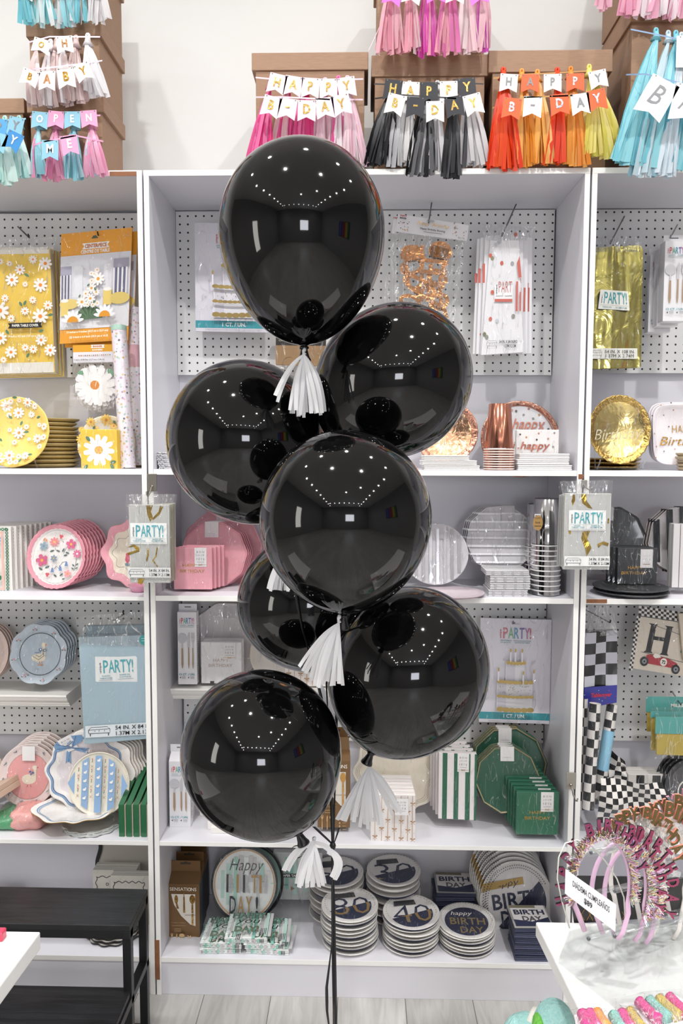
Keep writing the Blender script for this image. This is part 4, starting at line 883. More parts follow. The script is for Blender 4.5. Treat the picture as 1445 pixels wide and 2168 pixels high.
t = thing('small_carton', 'small brown carton behind the gift wrap rolls', 'box', 296, 993, 2.46); spart('carton', t, 296, 993, 2.46, lambda mb: mb.box(-.02, .018, 0, .03, 0, .075, P('7d6748')), .001)
# ================================================================== MIDDLE UNIT, top compartment
cake_pack('cake centerpiece packet on the upper pegboard half hidden by the topmost balloon', 414, 474, 577, 701, 2.44)
def a_tan(mb):
    mb.rect(0, 0, 100, 30, P('1f1a18')); mb.rect(0, 0, 100, 1.5, GOLD); mb.text('One Tablecloth / Une nappe', 48, 21, 4, P('d8cbb0'), w=84); mb.rect(18, 8, 82, 9, P('b5a27c')); mb.rect(26, 13, 74, 14, P('b5a27c'))
tn = packet('table_cover_pack', 'tan tablecloth pack with a black label hanging behind the topmost tassel', 'table cover', [(584, 700), (690, 700), (688, 775), (583, 772)], 2.45, .02, P('9c7b55'), a_tan, (0, 0, 100, 70), wrap=CLEAR); bagtop(tn, 635.5, 773.5, 2.45, [(583, 772), (688, 775), (690, 792), (585, 790)], CLEAR)
# happy birthday bunting packet
CRINK = film('crinkled_bag', .10, 1.0, 30, .75)
hq = [(841.5, 452.6), (991.6, 477), (988, 511), (836.5, 490)]
def a_bunt(mb):
    mb.rect(0, 0, 150, 38, P('efedf0'))
    for i in range(30):
        x, y = (random.uniform(4, 26), random.uniform(14, 35)) if i < 15 else (random.uniform(118, 146), random.uniform(3, 30)); mb.circ(x, y, 1.2, P(['c98a72', '6d5a52', 'c9a45c', 'a7a3a3'][i % 4]), n=8)
    mb.text('Happy  Birthday', 76, 14.5, 10, GL, w=66, shear=.35, bold=-.004); mb.text('Happy Birthday Bunting', 76, 25.5, 5.5, P('45434a'), w=52, bold=.02); mb.rect(58, 31, 96, 32.2, P('88868c')); mb.text('PARTY', 12, 4, 3.6, P('b6443e'), w=14, bold=.05); mb.text('MAKER', 12, 9, 3.6, P('3a3a44'), w=14, bold=.05); mb.text('2m 11x', 137, 34, 3.6, P('55535a'), w=14)
    mb.circ(70, 5.5, 8, P('b9b9be'), ry=2.4)
hb = packet('bunting_packet', 'clear packet of copper Happy Birthday bunting with a white spotted header', 'party packet', hq, 2.40, .0015, P('efedf0'), a_bunt, (0, 0, 150, 38))
spart('spare_header', hb, 912, 500.5, 2.40, lambda mb: (mb.prism([(833, 456), (845, 456), (836, 494), (828, 492)], .006, .0075, P('efedf0')), mb.text('PAR', 837, 461, 4, P('b6443e'), bold=.04)))
bagtop(hb, 912, 500.5, 2.40, [(827, 492), (986, 510), (962, 700), (808, 660)], CRINK, dy=-.012, amp=.004)
bagtop(hb, 912, 500.5, 2.40, [(829, 494), (984, 512), (960, 702), (810, 662)], CRINK, dy=.014, amp=.004)
CPR = foil('c98a55', .16, .25, 30)
def copper(mb):
    def loop(cx, cy, rx, ry, w_, rot=0): mb.line([(cx+rx*math.cos(a)*math.cos(rot)-ry*math.sin(a)*math.sin(rot), cy+rx*math.cos(a)*math.sin(rot)+ry*math.sin(a)*math.cos(rot)) for a in [i*2*PI/22 for i in range(22)]], w_, CPR, True)
    mb.ly = 0; mb.step = .0007
    for a_ in ((873, 535, 20, 12, 9, .2), (932, 533, 20, 17, 10, .4), (872, 565, 22, 14, 9, -.3), (925, 588, 20, 14, 8, .5), (900, 618, 20, 12, 9, .1), (930, 640, 18, 14, 9, -.4), (868, 640, 20, 12, 8, .3), (878, 600, 24, 12, 8, .5)): loop(*a_)
    for p in ([(893, 520), (892, 640)], [(912, 560), (906, 640)], [(944, 545), (930, 600), (936, 660)], [(848, 545), (880, 550), (948, 558)], [(860, 580), (905, 600), (940, 610)], [(858, 555), (866, 610), (888, 622)], [(880, 575), (925, 580), (945, 575)], [(915, 640), (940, 655), (950, 690)]): mb.line(p, 9, CPR)
    mb.poly([(845, 540), (882, 520), (900, 548), (855, 556)], CPR); mb.poly([(915, 520), (950, 530), (945, 552), (910, 545)], foil('8a5f3c', .2, .3))
spart('copper_letters', hb, 912, 500.5, 2.40, copper)
wire_hook(914, 424, 2.45, 907, 472, 2.39, 'wire hook holding the copper bunting packet')
# confetti table covers
def a_conf(mb):
    for x, y, c in ((1034, 543, 'd0604c'), (1038, 549, '8d8c6a'), (1058, 559, 'd0604c'), (1086, 500, 'b65a4c'), (1080, 560, '9aa0a0'), (1036, 676, 'd0604c'), (1050, 680, 'c9ccd0'), (1024, 708, '7d7a60'), (1029, 714, '8f9488'), (1039, 620, 'd0604c'), (1084, 670, '8d8c80'), (1045, 520, 'c9ccd0'), (1052, 515, 'b9bcc0')): mb.circ(x, y, 3.6, P(c), ry=4.8, n=12)
    mb.rect(1043, 606, 1082, 640, P('f2f1f3')); mb.text('unique', 1048, 614, 3.6, P('33343a'), w=20, rot=90, bold=.03); mb.text('PART', 1066, 609, 23, P('c06a60'), w=28, bold=-.01); mb.rect(1044, 634, 1081, 640, P('c96a5e')); mb.text('PLASTIC', 1054, 628, 3, P('77777a'), w=14); mb.text('NAPPE', 1073, 628, 3, P('77777a'), w=14)
    table_icon(mb, 1029, 722, 22, 16, P('66666c')); mb.text('54 IN. X 84 IN/PO', 1074, 724, 6.5, P('4a4a50'), w=38, bold=.02); mb.text('1.37M X 2.13M', 1078, 733, 6.5, P('4a4a50'), w=24, bold=.02)
    mb.poly([(1089, 560), (1094, 545), (1099, 590), (1093, 590)], P('c9675c')); mb.rect(1088, 598, 1092, 660, P('c9675c')); mb.rect(1096, 620, 1099, 660, P('c9675c'))
cf = packet('table_cover_pack', 'white confetti spot table cover in the front of the hanging bunch', 'table cover', [(1034, 502), (1092, 497), (1108, 746), (1018, 752)], 2.37, .014, P('ecebee'), a_conf, None, wrap=CLEAR, wfold=.005)
CG = 'white table covers with rose and grey confetti spots'; cf['group'] = CG
for i, (xa, xb, d) in enumerate(((1022, 1034, .012), (1013, 1026, .026), (1006, 1020, .04), (1090, 1102, .012), (1098, 1112, .026), (1106, 1121, .04))):
    left = i < 3; dx = -8 if left else 8
    def a2(mb, xa=xa, xb=xb, left=left): mb.rect(xa+dx/2, 560+i*10, xa+dx/2+5, 600, P('c9675c')); mb.rect((xa+xb)/2, 610, (xa+xb)/2+4, 660, P('c9675c')); mb.circ(xa+4, 708, 3, P('c96a5e'), n=10)
    packet('table_cover_pack', 'white confetti table cover %s, %s in the bunch' % (('at the left side', 'at the right side')[not left], ORD[1+i % 3]), 'table cover', [(xa, 504+i % 3*2), (xb, 502+i % 3*2), (xb+dx*.5, 748), (xa+dx*.7, 750)], 2.37+d, .010, P('e9e8eb'), a2, None, group=CG)
bagtop(cf, 1063, 749, 2.37, [(1006, 478), (1128, 484), (1112, 512), (1024, 512)], film('grey_bag', .22, 1, 20, .25, (.9, .9, .92, 1)))
wire_hook(1094, 428, 2.47, 1062, 500, 2.36, 'wire hook holding the confetti table covers')
# shelf goods, middle unit
SW = dots('silver_lace_napkin', 'dcdcde', ['9a9aa0', 'c4c4c8', '8c8c92'], 160, .4, .4, .8)
for i in range(4):
    flatnap('napkin_pack', 'silver patterned napkin pack at the left end of the top shelf, %s' % ('lowest', 'third from the top', 'second from the top', 'topmost')[i], 372-i*2, 993-9*i, 2.27, 74, .12, .0118, SW, loc=Vector((at(372-i*2, 993, 2.23).x, 2.235, Z1+.0122*i+.0003)))
ROSE = M('c98872', .18, .95); ROSEP = foil('cf947c', .25, .5, 50)
plate('paper_plate', 'shiny copper edged plate partly hidden by the right hand balloon', 943, 914, 2.36, 69, None, foil('e8b48c', .22, .35, 30), ROSEP, M('a9705a', .3, .6), out=wavy(40, .006), tilt=10, wrap=CLEARW)
for i in range(3): flatnap('napkin_pack', 'white napkin pack under the copper plate, %s of three' % ('lowest', 'middle', 'topmost')[i], 955, 990, 2.24, (118, 116, 96)[i], .1, .0135, P('e9e6e2'), loc=Vector((at((955, 950, 944)[i], 990, 2.24).x, 2.225+i*.004, Z1+.0142*i+.0003)))
cup_stack('cup_stack', 'stack of upturned rose gold paper cups', 1055, 856, 996, 2.26, 23, 33, 9, 950, M('c98770', .14, .95, bump=.0), P('f0dcd4'))
CONF = ['4d4a48', 'c9877a', '8b8a88', 'b98f5c', 'c9877a']
def conf(mb, pts, r=2.6):
    for i, (x, y) in enumerate(pts): mb.circ(x, y, r, P(CONF[i % 5]), n=10)
def a_hplate(mb):
    conf(mb, [(1096, 855), (1121, 863), (1110, 876), (1143, 876), (1150, 905), (1162, 907), (1165, 884), (1130, 884), (1082, 880), (1085, 866), (1094, 868), (1134, 861), (1067, 890), (1060, 905), (1160, 940)])
    mb.text('happy', 1120, 899, 30, foil('c07c6a', .3, .2), w=66, shear=.3, bold=.012); mb.text('birthday', 1116, 945, 24, foil('c07c6a', .3, .2), w=86, shear=.3, bold=.012); mb.ring(1101, 929, 71, 73, foil('cf947c', .3, .2))
plate('paper_plate', 'rose gold rimmed happy birthday plate behind the cups', 1101, 929, 2.42, 84, 82, P('ecebee'), ROSEP, ROSE, art=a_hplate, tilt=9, rim=.86, wrap=CLEARW)
def a_hnap(mb):
    conf(mb, [(1099, 920), (1138, 918), (1171, 917), (1112, 926), (1158, 929), (1134, 931), (1096, 949), (1169, 946), (1104, 943)], 2.2); mb.text('happy', 1131, 946, 21, foil('b9705c', .3, .2), w=60, shear=.3, bold=.02)
napkins('napkin_pack', 'happy napkin pack with small spots standing against the rose gold plate', 1091, 910, 1181, 990, 2.33, .02, P('efebe8'), a_hnap, wrap=CLEARW)
for i in range(3): flatnap('napkin_pack', 'white spotted napkin pack lying in front of the rose gold plate, %s' % ('lowest', 'middle', 'topmost')[i], 1149, 990, 2.24, (114, 110, 106)[i], .085, .0155, P('ece9e8'), loc=Vector((at(1149, 990, 2.24).x+rnd()*.003, 2.225+.003*i, Z1+.0162*i+.0003)))
# ================================================================== RIGHT UNIT, top compartment
GF = foil('e2d67c', .17, .3, 12)
def gfold(u, v):
    return .010*max(0, 1-abs(u-.42)/(.08+.35*v))*(1-.3*v)+.003*noise.noise(Vector((u*9, v*2.5, 3)))+.004*abs(math.sin(u*5+v*2))*v
gq = [(1246, 528), (1346, 522), (1352, 778), (1240, 782)]
gp = thing('table_cover_pack', 'gold foil table cover pack in the right unit, size 54 in by 108 in', 'table cover', 1296, 780, 2.385)
spart('gold_foil', gp, 1296, 780, 2.385, lambda mb: (mb.sheet(gq, 26, 40, GF, gfold), mb.prism(gq, .004, .02, GF)))
for i in range(3): spart('foil_layer', gp, 1296, 780, 2.385, lambda mb: mb.prism([(1346+i*3, 524+i*2), (1350+i*3, 524+i*2), (1356+i*2, 776-i), (1349+i*2, 777-i)], .004+i*.006, .008+i*.006, GF))
def a_glab(mb):
    mb.ly = .013; mb.warp = bil([(1263, 616), (1321, 620), (1325, 660), (1259, 656)], 0, 0, 62, 40); mb.rect(0, 0, 62, 40, P('efeee6')); party(mb, 3, 4, 59, 28, ['3f9aa0']); mb.rect(2, 31, 60, 31.5, P('9aa0a0')); smalltext(mb, 8, 26, 35.5, 2.8, P('3f8c96'), 'TABLECOVER'); smalltext(mb, 34, 56, 35.5, 2.8, P('3f8c96'), 'ALUMINIUM')
    mb.warp = bil([(1247, 739), (1343, 739), (1344, 761), (1246, 761)], 0, 0, 96, 22); mb.rect(0, 0, 96, 22, P('e9e8e0')); table_icon(mb, 2, 4, 20, 15, P('55555a')); mb.text('54 IN. X 108 IN.', 59, 7, 7, P('3a3a40'), w=62); mb.text('1.37M X 2.74M', 59, 16, 7, P('3a3a40'), w=58)
spart('paper_labels', gp, 1296, 780, 2.385, a_glab)
bagtop(gp, 1296, 780, 2.385, [(1236, 505), (1352, 506), (1346, 536), (1244, 536)], film('grey_bag', .22)); spart('clear_wrap', gp, 1296, 780, 2.385, lambda mb: mb.sheet(gq, 12, 16, CLEARW, fold(.003, 5, 4, 2), y=-.018))
wire_hook(1321, 458, 2.48, 1291, 516, 2.37, 'wire hook holding the gold foil table cover')
CGp = 'white cutlery boxes hanging on the right pegboard'
cutlery_box('white cutlery box hanging nearest on the right pegboard', 1402, 511, 1450, 680, 2.33, .04, True, CGp)
cutlery_box('white cutlery box hanging behind the nearest one on the right pegboard', 1389, 527, 1435, 690, 2.385, .035, True, CGp)
cutlery_box('white cutlery box hanging closest to the right pegboard', 1371, 540, 1418, 703, 2.43, .035, True, CGp)
wire_hook(1433, 476, 2.48, 1417, 506, 2.35, 'wire hook holding the white cutlery boxes')
GP = foil('ecd48c', .22, .3, 26); GPR = foil('c9a75c', .22, .5, 70)
def a_bday(mb): mb.text('Birthday', 1310, 921, 30, M('d9cfae', .4, .3), w=98, shear=.35, bold=-.01, rot=3)
plate('paper_plate', 'shiny gold Birthday plate standing on a clear easel', 1312, 909, 2.27, 67, 75, GP, GPR, GPR, out=wavy(28, .012), art=a_bday, tilt=8, wrap=CLEARW)
easel(1312, 994, 2.27, 92, 34, 'clear plastic easel under the gold Birthday plate')
edge_stack('paper_plate', 'gold plate pack lying behind the gold Birthday plate, {}', 1290, 985, 2.40, 60, 3, .035, GPR, GPR, GPR, z0=Z1, th=.005, deep=.003)
def rsq(n=4, r=.86):
    def f(a):
        c, s_ = abs(math.cos(a)), abs(math.sin(a)); return (c**5+s_**5)**(-1/5)*r
    return f
def a_sq(mb):
    conf(mb, [(x, y) for x, y in ((1421, 852), (1429, 866), (1408, 877), (1385, 918), (1390, 945), (1380, 880), (1399, 857), (1407, 955), (1386, 970), (1430, 950), (1418, 902))], 1.6); g = GL
    mb.text('HAPPY', 1450, 907, 16, g, w=50, bold=-.005); mb.text('Birthday', 1452, 936, 24, g, w=104, shear=.35)
for i in range(3): plate('paper_plate', 'white square plate with gold birthday lettering, %s of three' % ('front', 'second', 'back')[i], 1452-i*5, 920-i*2, 2.31+.022*i, 82, 76, P('e9e3e6'), P('e6dfe3'), P('d9d2d6'), out=rsq(), art=a_sq if i == 0 else None, tilt=8, rim=.85, wrap=CLEARW if i == 0 else None, group=None)
edge_stack('paper_plate', 'small pale edged plate pack in front of the square plates, {}', 1466, 975, 2.27, 34, 5, at(1440, 958, 2.2).z-Z1, P('a9987c'), P('e9e3dc'), P('d9cfc0'), z0=Z1, th=.004, deep=.003)
# ================================================================== LEFT UNIT, middle compartment
ZL2s = Z2-.004
GRN = P('3f7d5c')
def a_scnap(mb):
    mb.rect(-62, 1116, 27, 1257, P('f4f0ea'))
    for i in range(20): y = 1122+i*6.8; mb.ring(18.5, y, 1.6, 3.3, GRN, n=12)
    for i in range(12): mb.ring(18.5-i*6.8, 1121, 1.6, 3.3, GRN, n=12); mb.ring(18.5-i*6.8, 1252, 1.6, 3.3, GRN, n=12)
    pk_ = P('f0b9a8'); mb.rect(-60, 1126, 13.5, 1129.5, pk_); mb.rect(-60, 1244, 13.5, 1247, pk_); mb.rect(10, 1126, 13.5, 1247, pk_)
    mb.daisy(3, 1142, 7, P('8fb0e0'), P('f0c84c'), 6); mb.daisy(2, 1165, 6, P('7f9fd6'), P('f0c84c'), 5); mb.leaf(3, 1222, 14, 12, 40, P('3a7a50')); mb.leaf(0, 1232, 12, 9, -30, P('3a7a50')); mb.daisy(1, 1200, 4, P('f0a0a8'), P('e0705c'), 5); mb.leaf(1, 1178, 6, 3, 20, P('2f6a45'))
sn = napkins('napkin_pack', 'x', -62, 1116, 27, 1258, 2.29, .017, P('f2efe9'), a_scnap, side=P('dcd8d2'), wrap=CLEARW)
NP = stack(sn, 9, (.0072, .0195, .0), 'white green-bordered napkin pack at the left edge, {} of the row')
E_W = P('f0ece8')
def flower(mb, x, y, r, c, c2, n=5): mb.daisy(x, y, r, P(c), P(c2), n, rot=x, inner=.55, cr=.25)
STEM = P('4c6460')
def a_pfl(mb):
    mb.circ(118, 1178, 49, E_W, ry=56, n=40)
    for pts in ([(113, 1160), (116, 1170), (118, 1182)], [(89, 1190), (92, 1202), (93, 1213)], [(137, 1158), (131, 1172)], [(159, 1182), (158, 1196), (155, 1208)], [(124, 1196), (124, 1222)], [(124, 1200), (130, 1190), (138, 1188), (141, 1196)], [(124, 1204), (118, 1198), (113, 1204)], [(131, 1148), (128, 1145)]): mb.line(pts, .9, STEM)
    for x, y, l, r in ((107, 1166, 10, 20), (120, 1166, 9, -20), (85, 1204, 10, -30), (99, 1200, 11, 25), (131, 1164, 9, 60), (140, 1170, 9, -20), (136, 1175, 9, 10), (154, 1196, 7, -40), (162, 1194, 7, 40), (153, 1203, 7, -30), (161, 1202, 7, 30), (117, 1218, 9, -40), (130, 1216, 9, 40), (90, 1142, 9, 60), (95, 1144, 8, -60), (135, 1225, 7, 10)): mb.leaf(x, y, l, l*.4, r, STEM if y > 1150 else P('d98a5c'))
    for x, y, r, c, c2, n in ((112, 1147, 10, 'e58a8c', 'f2c45a', 8), (90, 1156, 9, '8fa6b4', '6f8796', 5), (148, 1152, 11, 'd9628c', 'f0b84c', 5), (88, 1186, 13, 'cf5f86', 'e9a63c', 5), (162, 1172, 9, 'd96c94', 'f4efe9', 9), (113, 1182, 7, '7f95a6', 'd9b45c', 6), (144, 1214, 8, 'eda0a8', 'e9a63c', 5), (127, 1136, 4.5, 'd0505c', 'd0505c', 3), (102, 1216, 4.5, 'd0505c', 'd0505c', 3)): flower(mb, x, y, r, c, c2, n)
    for x, y in ((112, 1206), (129, 1203), (141, 1193)): mb.poly([(x-3.5, y+5), (x+3.5, y+5), (x+1.6, y-4), (x-1.6, y-4)], P('6d8cc0'))
fp = plate('paper_plate', 'x', 118, 1178, 2.31, 63, 69, P('efe9e6'), P('e69aa8'), P('d98796'), out=scal(40, .035), art=a_pfl, tilt=12, rim=.84, th=.006, wrap=CLEARW)
stack(fp, 8, (.0056, .0125, .0012), 'pink scalloped plate pack with folk flowers, {} in the leaning row')
def a_sc2(mb):
    mb.ring(275, 1170, 40, 41, P('8f8a86'), n=60, f=wavy(8, .10)); mb.circ(268, 1183, 5, P('d0506c'), ry=9); mb.circ(268, 1174, 4, P('d0506c')); mb.poly([(262, 1192), (275, 1192), (272, 1198), (264, 1198)], P('6f8c96'))
plate('paper_plate', 'large pink scalloped plate behind the left hanging foil pack', 278, 1170, 2.36, 66, 74, P('eadfca'), P('e9a2ae'), P('d9a46c'), out=wavy(8, .06), art=a_sc2, tilt=10, rim=.72, wrap=CLEARW)
t = thing('glass_dish', 'low pink cut glass dish on the shelf under the left foil pack', 'dish', loc=on(296, 1252, ZL2s)); mb = MB(); mb.lathe([(.0001, .001), (.024, .001), (.034, .018), (.036, .020), (.033, .018), (.022, .004), (.0001, .004)], M('e29ab4', .1, coat=1, bump=.4, bs=160), 40, out=wavy(20, .02)); mb.build('bowl', t)
# foil table cover bags on the post hooks
GST = foil('d8b23c', .15, .4)
def foilbag(label, x0, y0, x1, y1, Y, film_q, lab, lab2, streaks, hang=5, dx=4, group=None, first=True):
    q = [(x0, y0), (x1, y0), (x1, y1), (x0, y1)]
    def art(mb):
        mb.rect(x0+3, y0+6, x1-3, y1-6, M('cfd0cd', .25, .35))
        for s_ in streaks: mb.poly(s_, GST)
        a, b, c, d = lab; mb.rect(a, b, c, d, P('eff0ee')); party(mb, a+(c-a)*.05, b+(d-b)*.1, c-(c-a)*.07, b+(d-b)*.66, ['3fa0ac', '49a9b4'])
        mb.rect(a+2, b+(d-b)*.70, c-2, b+(d-b)*.71, P('8fb4ba')); tl = P('2f8a96'); xm = (a+c)/2
        smalltext(mb, a+12, xm-14, b+(d-b)*.77, 3, tl, 'FOIL'); smalltext(mb, a+6, xm-6, b+(d-b)*.85, 3, tl); smalltext(mb, xm+8, c-12, b+(d-b)*.77, 3, tl, 'NAPPE EN'); smalltext(mb, xm+6, c-8, b+(d-b)*.85, 3, tl, 'ALUMINIUM')
        mb.rect(a+2, b+(d-b)*.93, c-2, b+(d-b)*.945, P('8a9096'))
        a, b, c, d = lab2; mb.rect(a, b, c, d, P('e9eae8')); table_icon(mb, a+3, b+4, 32, 15, P('4a4a50')); mb.text('54 IN. X 84 IN.', c-23, b+6, 6, P('33343a'), w=43, bold=.01); mb.text('1.37M X 2.13M', c-23, b+15, 6, P('33343a'), w=42, bold=.01)
    t = packet('table_cover_pack', label, 'table cover', q, Y, .012, M('c9cac6', .35, .2), art, None, side=P('c2c3bf'), wrap=CLEARW, wfold=.003)
    bagtop(t, (x0+x1)/2, y1, Y, film_q, amp=.004); 
    def fl(mb): mb.sheet([(x0-6, y0-4), (x1+6, y0-6), (x1+5, y1+9), (x0-5, y1+7)], 14, 22, CLEARW, fold(.003, 4, 5, 9), y=-.006)
    spart('bag_skin', t, (x0+x1)/2, y1, Y, fl); return t
L1 = (278, 1108, 355, 1152); L2 = (272, 1201, 362, 1222)
ST1 = [[(312, 1071), (326, 1071), (322, 1085), (326, 1096), (320, 1106), (314, 1090)], [(341, 1071), (348, 1074), (340, 1090), (326, 1102), (324, 1099), (338, 1084)], [(270, 1160), (284, 1153), (297, 1160), (296, 1168), (272, 1176), (271, 1171), (290, 1165), (284, 1158)], [(312, 1160), (316, 1160), (316, 1174), (312, 1190), (310, 1186), (313, 1172)], [(333, 1158), (335, 1160), (332, 1178), (326, 1186), (336, 1200), (333, 1200), (323, 1187), (330, 1176)], [(293, 1225), (306, 1225), (300, 1238), (292, 1234)]]
FG1 = 'foil table covers on the left post hook'
fb = foilbag('silver and gold foil table cover on the left post hook, the nearest', 275, 1070, 360, 1234, 2.14, [(270, 1048), (372, 1047), (366, 1076), (270, 1074)], L1, L2, ST1)
for i in range(4):
    d = i+1; t = packet('table_cover_pack', 'silver foil table cover behind the nearest on the left post hook, %s' % ORD[d], 'table cover', [(275+2.6*d, 1072-d*.4), (362+2.6*d, 1070-d), (361+2.6*d, 1232-d), (277+2.5*d, 1234-d)], 2.14+.012*d+.002, .009, M('b9bab4' if i % 2 else 'a9a688', .3, .4), None, None, group=FG1)
    bagtop(t, 318+2.6*d, 1233-d, 2.154+.012*d, [(273+2.6*d, 1050), (372+1.6*d, 1049), (366+2*d, 1076), (273+2*d, 1074)], CLEAR)
L1 = (1200, 1081, 1278, 1123); L2 = (1192, 1177, 1288, 1198)
ST2 = [[(1207, 1048), (1212, 1048), (1213, 1060), (1208, 1072), (1205, 1062), (1207, 1056)], [(1225, 1047), (1236, 1047), (1236, 1060), (1250, 1078), (1240, 1076), (1228, 1066)], [(1200, 1124), (1206, 1124), (1205, 1132), (1202, 1130)], [(1230, 1126), (1246, 1124), (1240, 1140), (1250, 1160), (1240, 1178), (1236, 1160), (1228, 1140)], [(1262, 1152), (1275, 1146), (1286, 1150), (1284, 1156), (1272, 1152), (1264, 1160)], [(1282, 1098), (1285, 1098), (1285, 1108), (1282, 1108)]]
foilbag('silver and gold foil table cover on the right post hook, the nearest', 1191, 1046, 1289, 1206, 2.12, [(1180, 1022), (1292, 1018), (1290, 1052), (1186, 1050)], L1, L2, ST2)
for i in range(3):
    d = i+1; t = packet('table_cover_pack', 'silver foil table cover behind the nearest on the right post hook, %s' % ORD[d], 'table cover', [(1191-3.5*d, 1046+d), (1281-3*d, 1046), (1281-3*d, 1204-2*d), (1192-4.5*d, 1203-2*d)], 2.12+.014*d+.002, .009, M('c2c3c0', .3, .3), None, None, group='foil table covers on the right post hook')
    bagtop(t, 1235-3*d, 1204-d, 2.136+.014*d, [(1181-d, 1024), (1290-2*d, 1020), (1285-2*d, 1048), (1186-2*d, 1048)], CLEAR)
def posthook(label, px, py, Yf, w_=20, h=37):
    t = thing('post_hook', label, 'hook', px, py, Yf); mb = MB(px, py, Yf); k = mb.kx; mb.box(-w_*k/2, w_*k/2, -.0025, 0, -h*k, 0, STEEL); mb.build('plate', t, bevel=.0012)
    mb = MB(); mb.tube([(0, -.003, -h*k*.72), (0, -.012, -h*k*.8), (0, -.03, -h*k*1.1), (.001, -.052, -h*k*1.22), (.0015, -.064, -h*k*1.12), (.0015, -.068, -h*k*.95)], .0022, STEEL, 8); mb.lathe([(.0001, .004), (.004, .002), (.004, -.002), (.0001, -.004)], STEEL, 12, 'y', c=(0, -.003, -h*k*.72)); mb.build('hook_arm', t)
posthook('brushed steel hook stuck on the left post above the foil table covers', 322, 1003, 2.199)
posthook('small steel hook on the right post above the foil table covers', 1236, 1016, 2.199, 12, 16)
posthook('brushed steel hook low on the right post beside the green napkins', 1208, 1635, 2.199, 20, 37)
# ================================================================== MIDDLE UNIT, middle compartment
PKP = P('e3a0aa'); PKE = P('c97482'); 
plate('paper_plate', 'large pink ten sided plate standing at the back on the left', 470, 1163, 2.44, 86, 85, PKP, PKP, PKE, out=pgon(10, .1), art=lambda mb: mb.rect(456, 1090, 484, 1112, P('d9c9cd')), tilt=8, rim=.9, deep=.005, wrap=CLEARW)
def a_pd(mb): bonjour(mb, 446.5, 1105, 29, 33)
sp_ = plate('paper_plate', 'x', 452, 1174, 2.36, 72, 71, PKP, P('e09aa5'), PKE, out=pgon(10, .05), art=a_pd, tilt=9, rim=.93, deep=.004, th=.005, wrap=CLEARW)
stack(sp_, 4, (.004, .011, 0), 'pink ten sided plate pack behind the pink napkins, {}')
def a_pn(mb):
    g = GL; mb.text('HAPPY', 404, 1197, 6.5, g, w=34, bold=.0); mb.text('BIRTHDAY', 407, 1209, 6.5, g, w=53, bold=0); bonjour(mb, 425, 1160, 25, 40, True)
pn = napkins('napkin_pack', 'x', 368, 1160, 449, 1248, 2.262, .016, P('e49faa'), a_pn, side=P('d78f9b'), wrap=CLEARW)
stack(pn, 4, (.0085, .019, 0), 'pink HAPPY BIRTHDAY napkin pack, {} of the standing row')
SG = P('c9c7cb'); SG2 = M('d9d8dc', .2, .5)
def hstripes(cx, cy, r, ys, h, m, vert=False, out=None):
    def f(mb):
        for y in ys:
            hw = math.sqrt(max(0, r*r-(y-(cx if vert else cy))**2))
            if vert: mb.rect(y-h/2, cy-hw, y+h/2, cy+hw, m)
            else: mb.rect(cx-hw, y-h/2, cx+hw, y+h/2, m)
    return f
def a_rs(mb):
    hstripes(922, 1173, 63, range(866, 990, 15), 6, SG2, True)(mb); mb.rect(912, 1110, 941, 1141, P('bcb8bd')); mb.text('BON', 926, 1117, 4, SG2, w=16); mb.text('JOUR', 926, 1124, 5, P('f4f4f4'), w=18); mb.text('FÊTE', 926, 1132, 5, P('eeeeee'), w=18)
plate('paper_plate', 'round plate with silver stripes standing beside the middle balloon', 922, 1173, 2.33, 69, 65, SG, SG, P('b5b3b8'), art=a_rs, tilt=10, rim=.9, deep=.004, wrap=CLEAR)
plate('paper_plate', 'pale mauve plate pack lying flat in front of the silver striped plate', 955, 1252, 2.265, 69, None, P('c9bcc2'), P('c2b4bb'), P('bba9b1'), lie=True, deep=.003, th=.007, loc=on(955, 1252, Z2+.012), wrap=CLEARW)
def a_ds(mb):
    hstripes(1057, 1141, 70, range(1088, 1206, 17), 4, P('e9e8ec'))(mb); mb.rect(1061, 1071, 1089, 1103, P('b9b6ba')); mb.text('BON', 1076, 1078, 4, P('dddddd'), w=16); mb.text('JOUR', 1076, 1085, 5, P('f6f6f6'), w=19); mb.text('FÊTE', 1076, 1094, 4, P('cccccc'), w=16)
ds = plate('paper_plate', 'x', 1059, 1141, 2.36, 74, 73, SG, SG, P('a5a3a8'), out=pgon(10, .1), art=a_ds, tilt=9, rim=.93, deep=.004, th=.005, wrap=CLEAR)
stack(ds, 4, (-.004, .011, 0), 'silver ten sided plate pack with pale stripes, {}')
SST = M('d5d4d6', .35, coat=.6, bump=.5)
for i in range(4):
    def a_e(mb): pass
    o = flatnap('napkin_pack', 'silver striped napkin pack lying before the ten sided plates, %s' % ('lowest', 'third from the top', 'second from the top', 'topmost')[i], 1078, 1258, 2.22, (84, 86, 86, 92)[i], .1, (.0195 if i < 3 else .014), SST, loc=Vector((at((1076, 1080, 1080, 1074)[i], 1250, 2.22).x, 2.225, Z2+.0205*i+.0003)), folds=5)
    spart('side_stripes', o, 1078, 1258, 2.22, lambda mb: [mb.box(x, x+.006, -.0006, 0, .002, .016 if i < 3 else .011, P('a9a7aa')) for x in (-.045, -.018, .012, .038)])
SIL = M('d9d9db', .08, 1)
cup_stack('cup_stack', 'tall stack of upturned silver paper cups beside the right foil bags', 1153, 1057, 1256, 2.27, 27, 32, 10, 1152, SIL, P('e6e3e3'))
cup_stack('cup_stack', 'second stack of upturned silver cups standing behind the front one', 1135, 1068, 1240, 2.36, 22, 27, 9, 1156, SIL, P('dedbdb'))
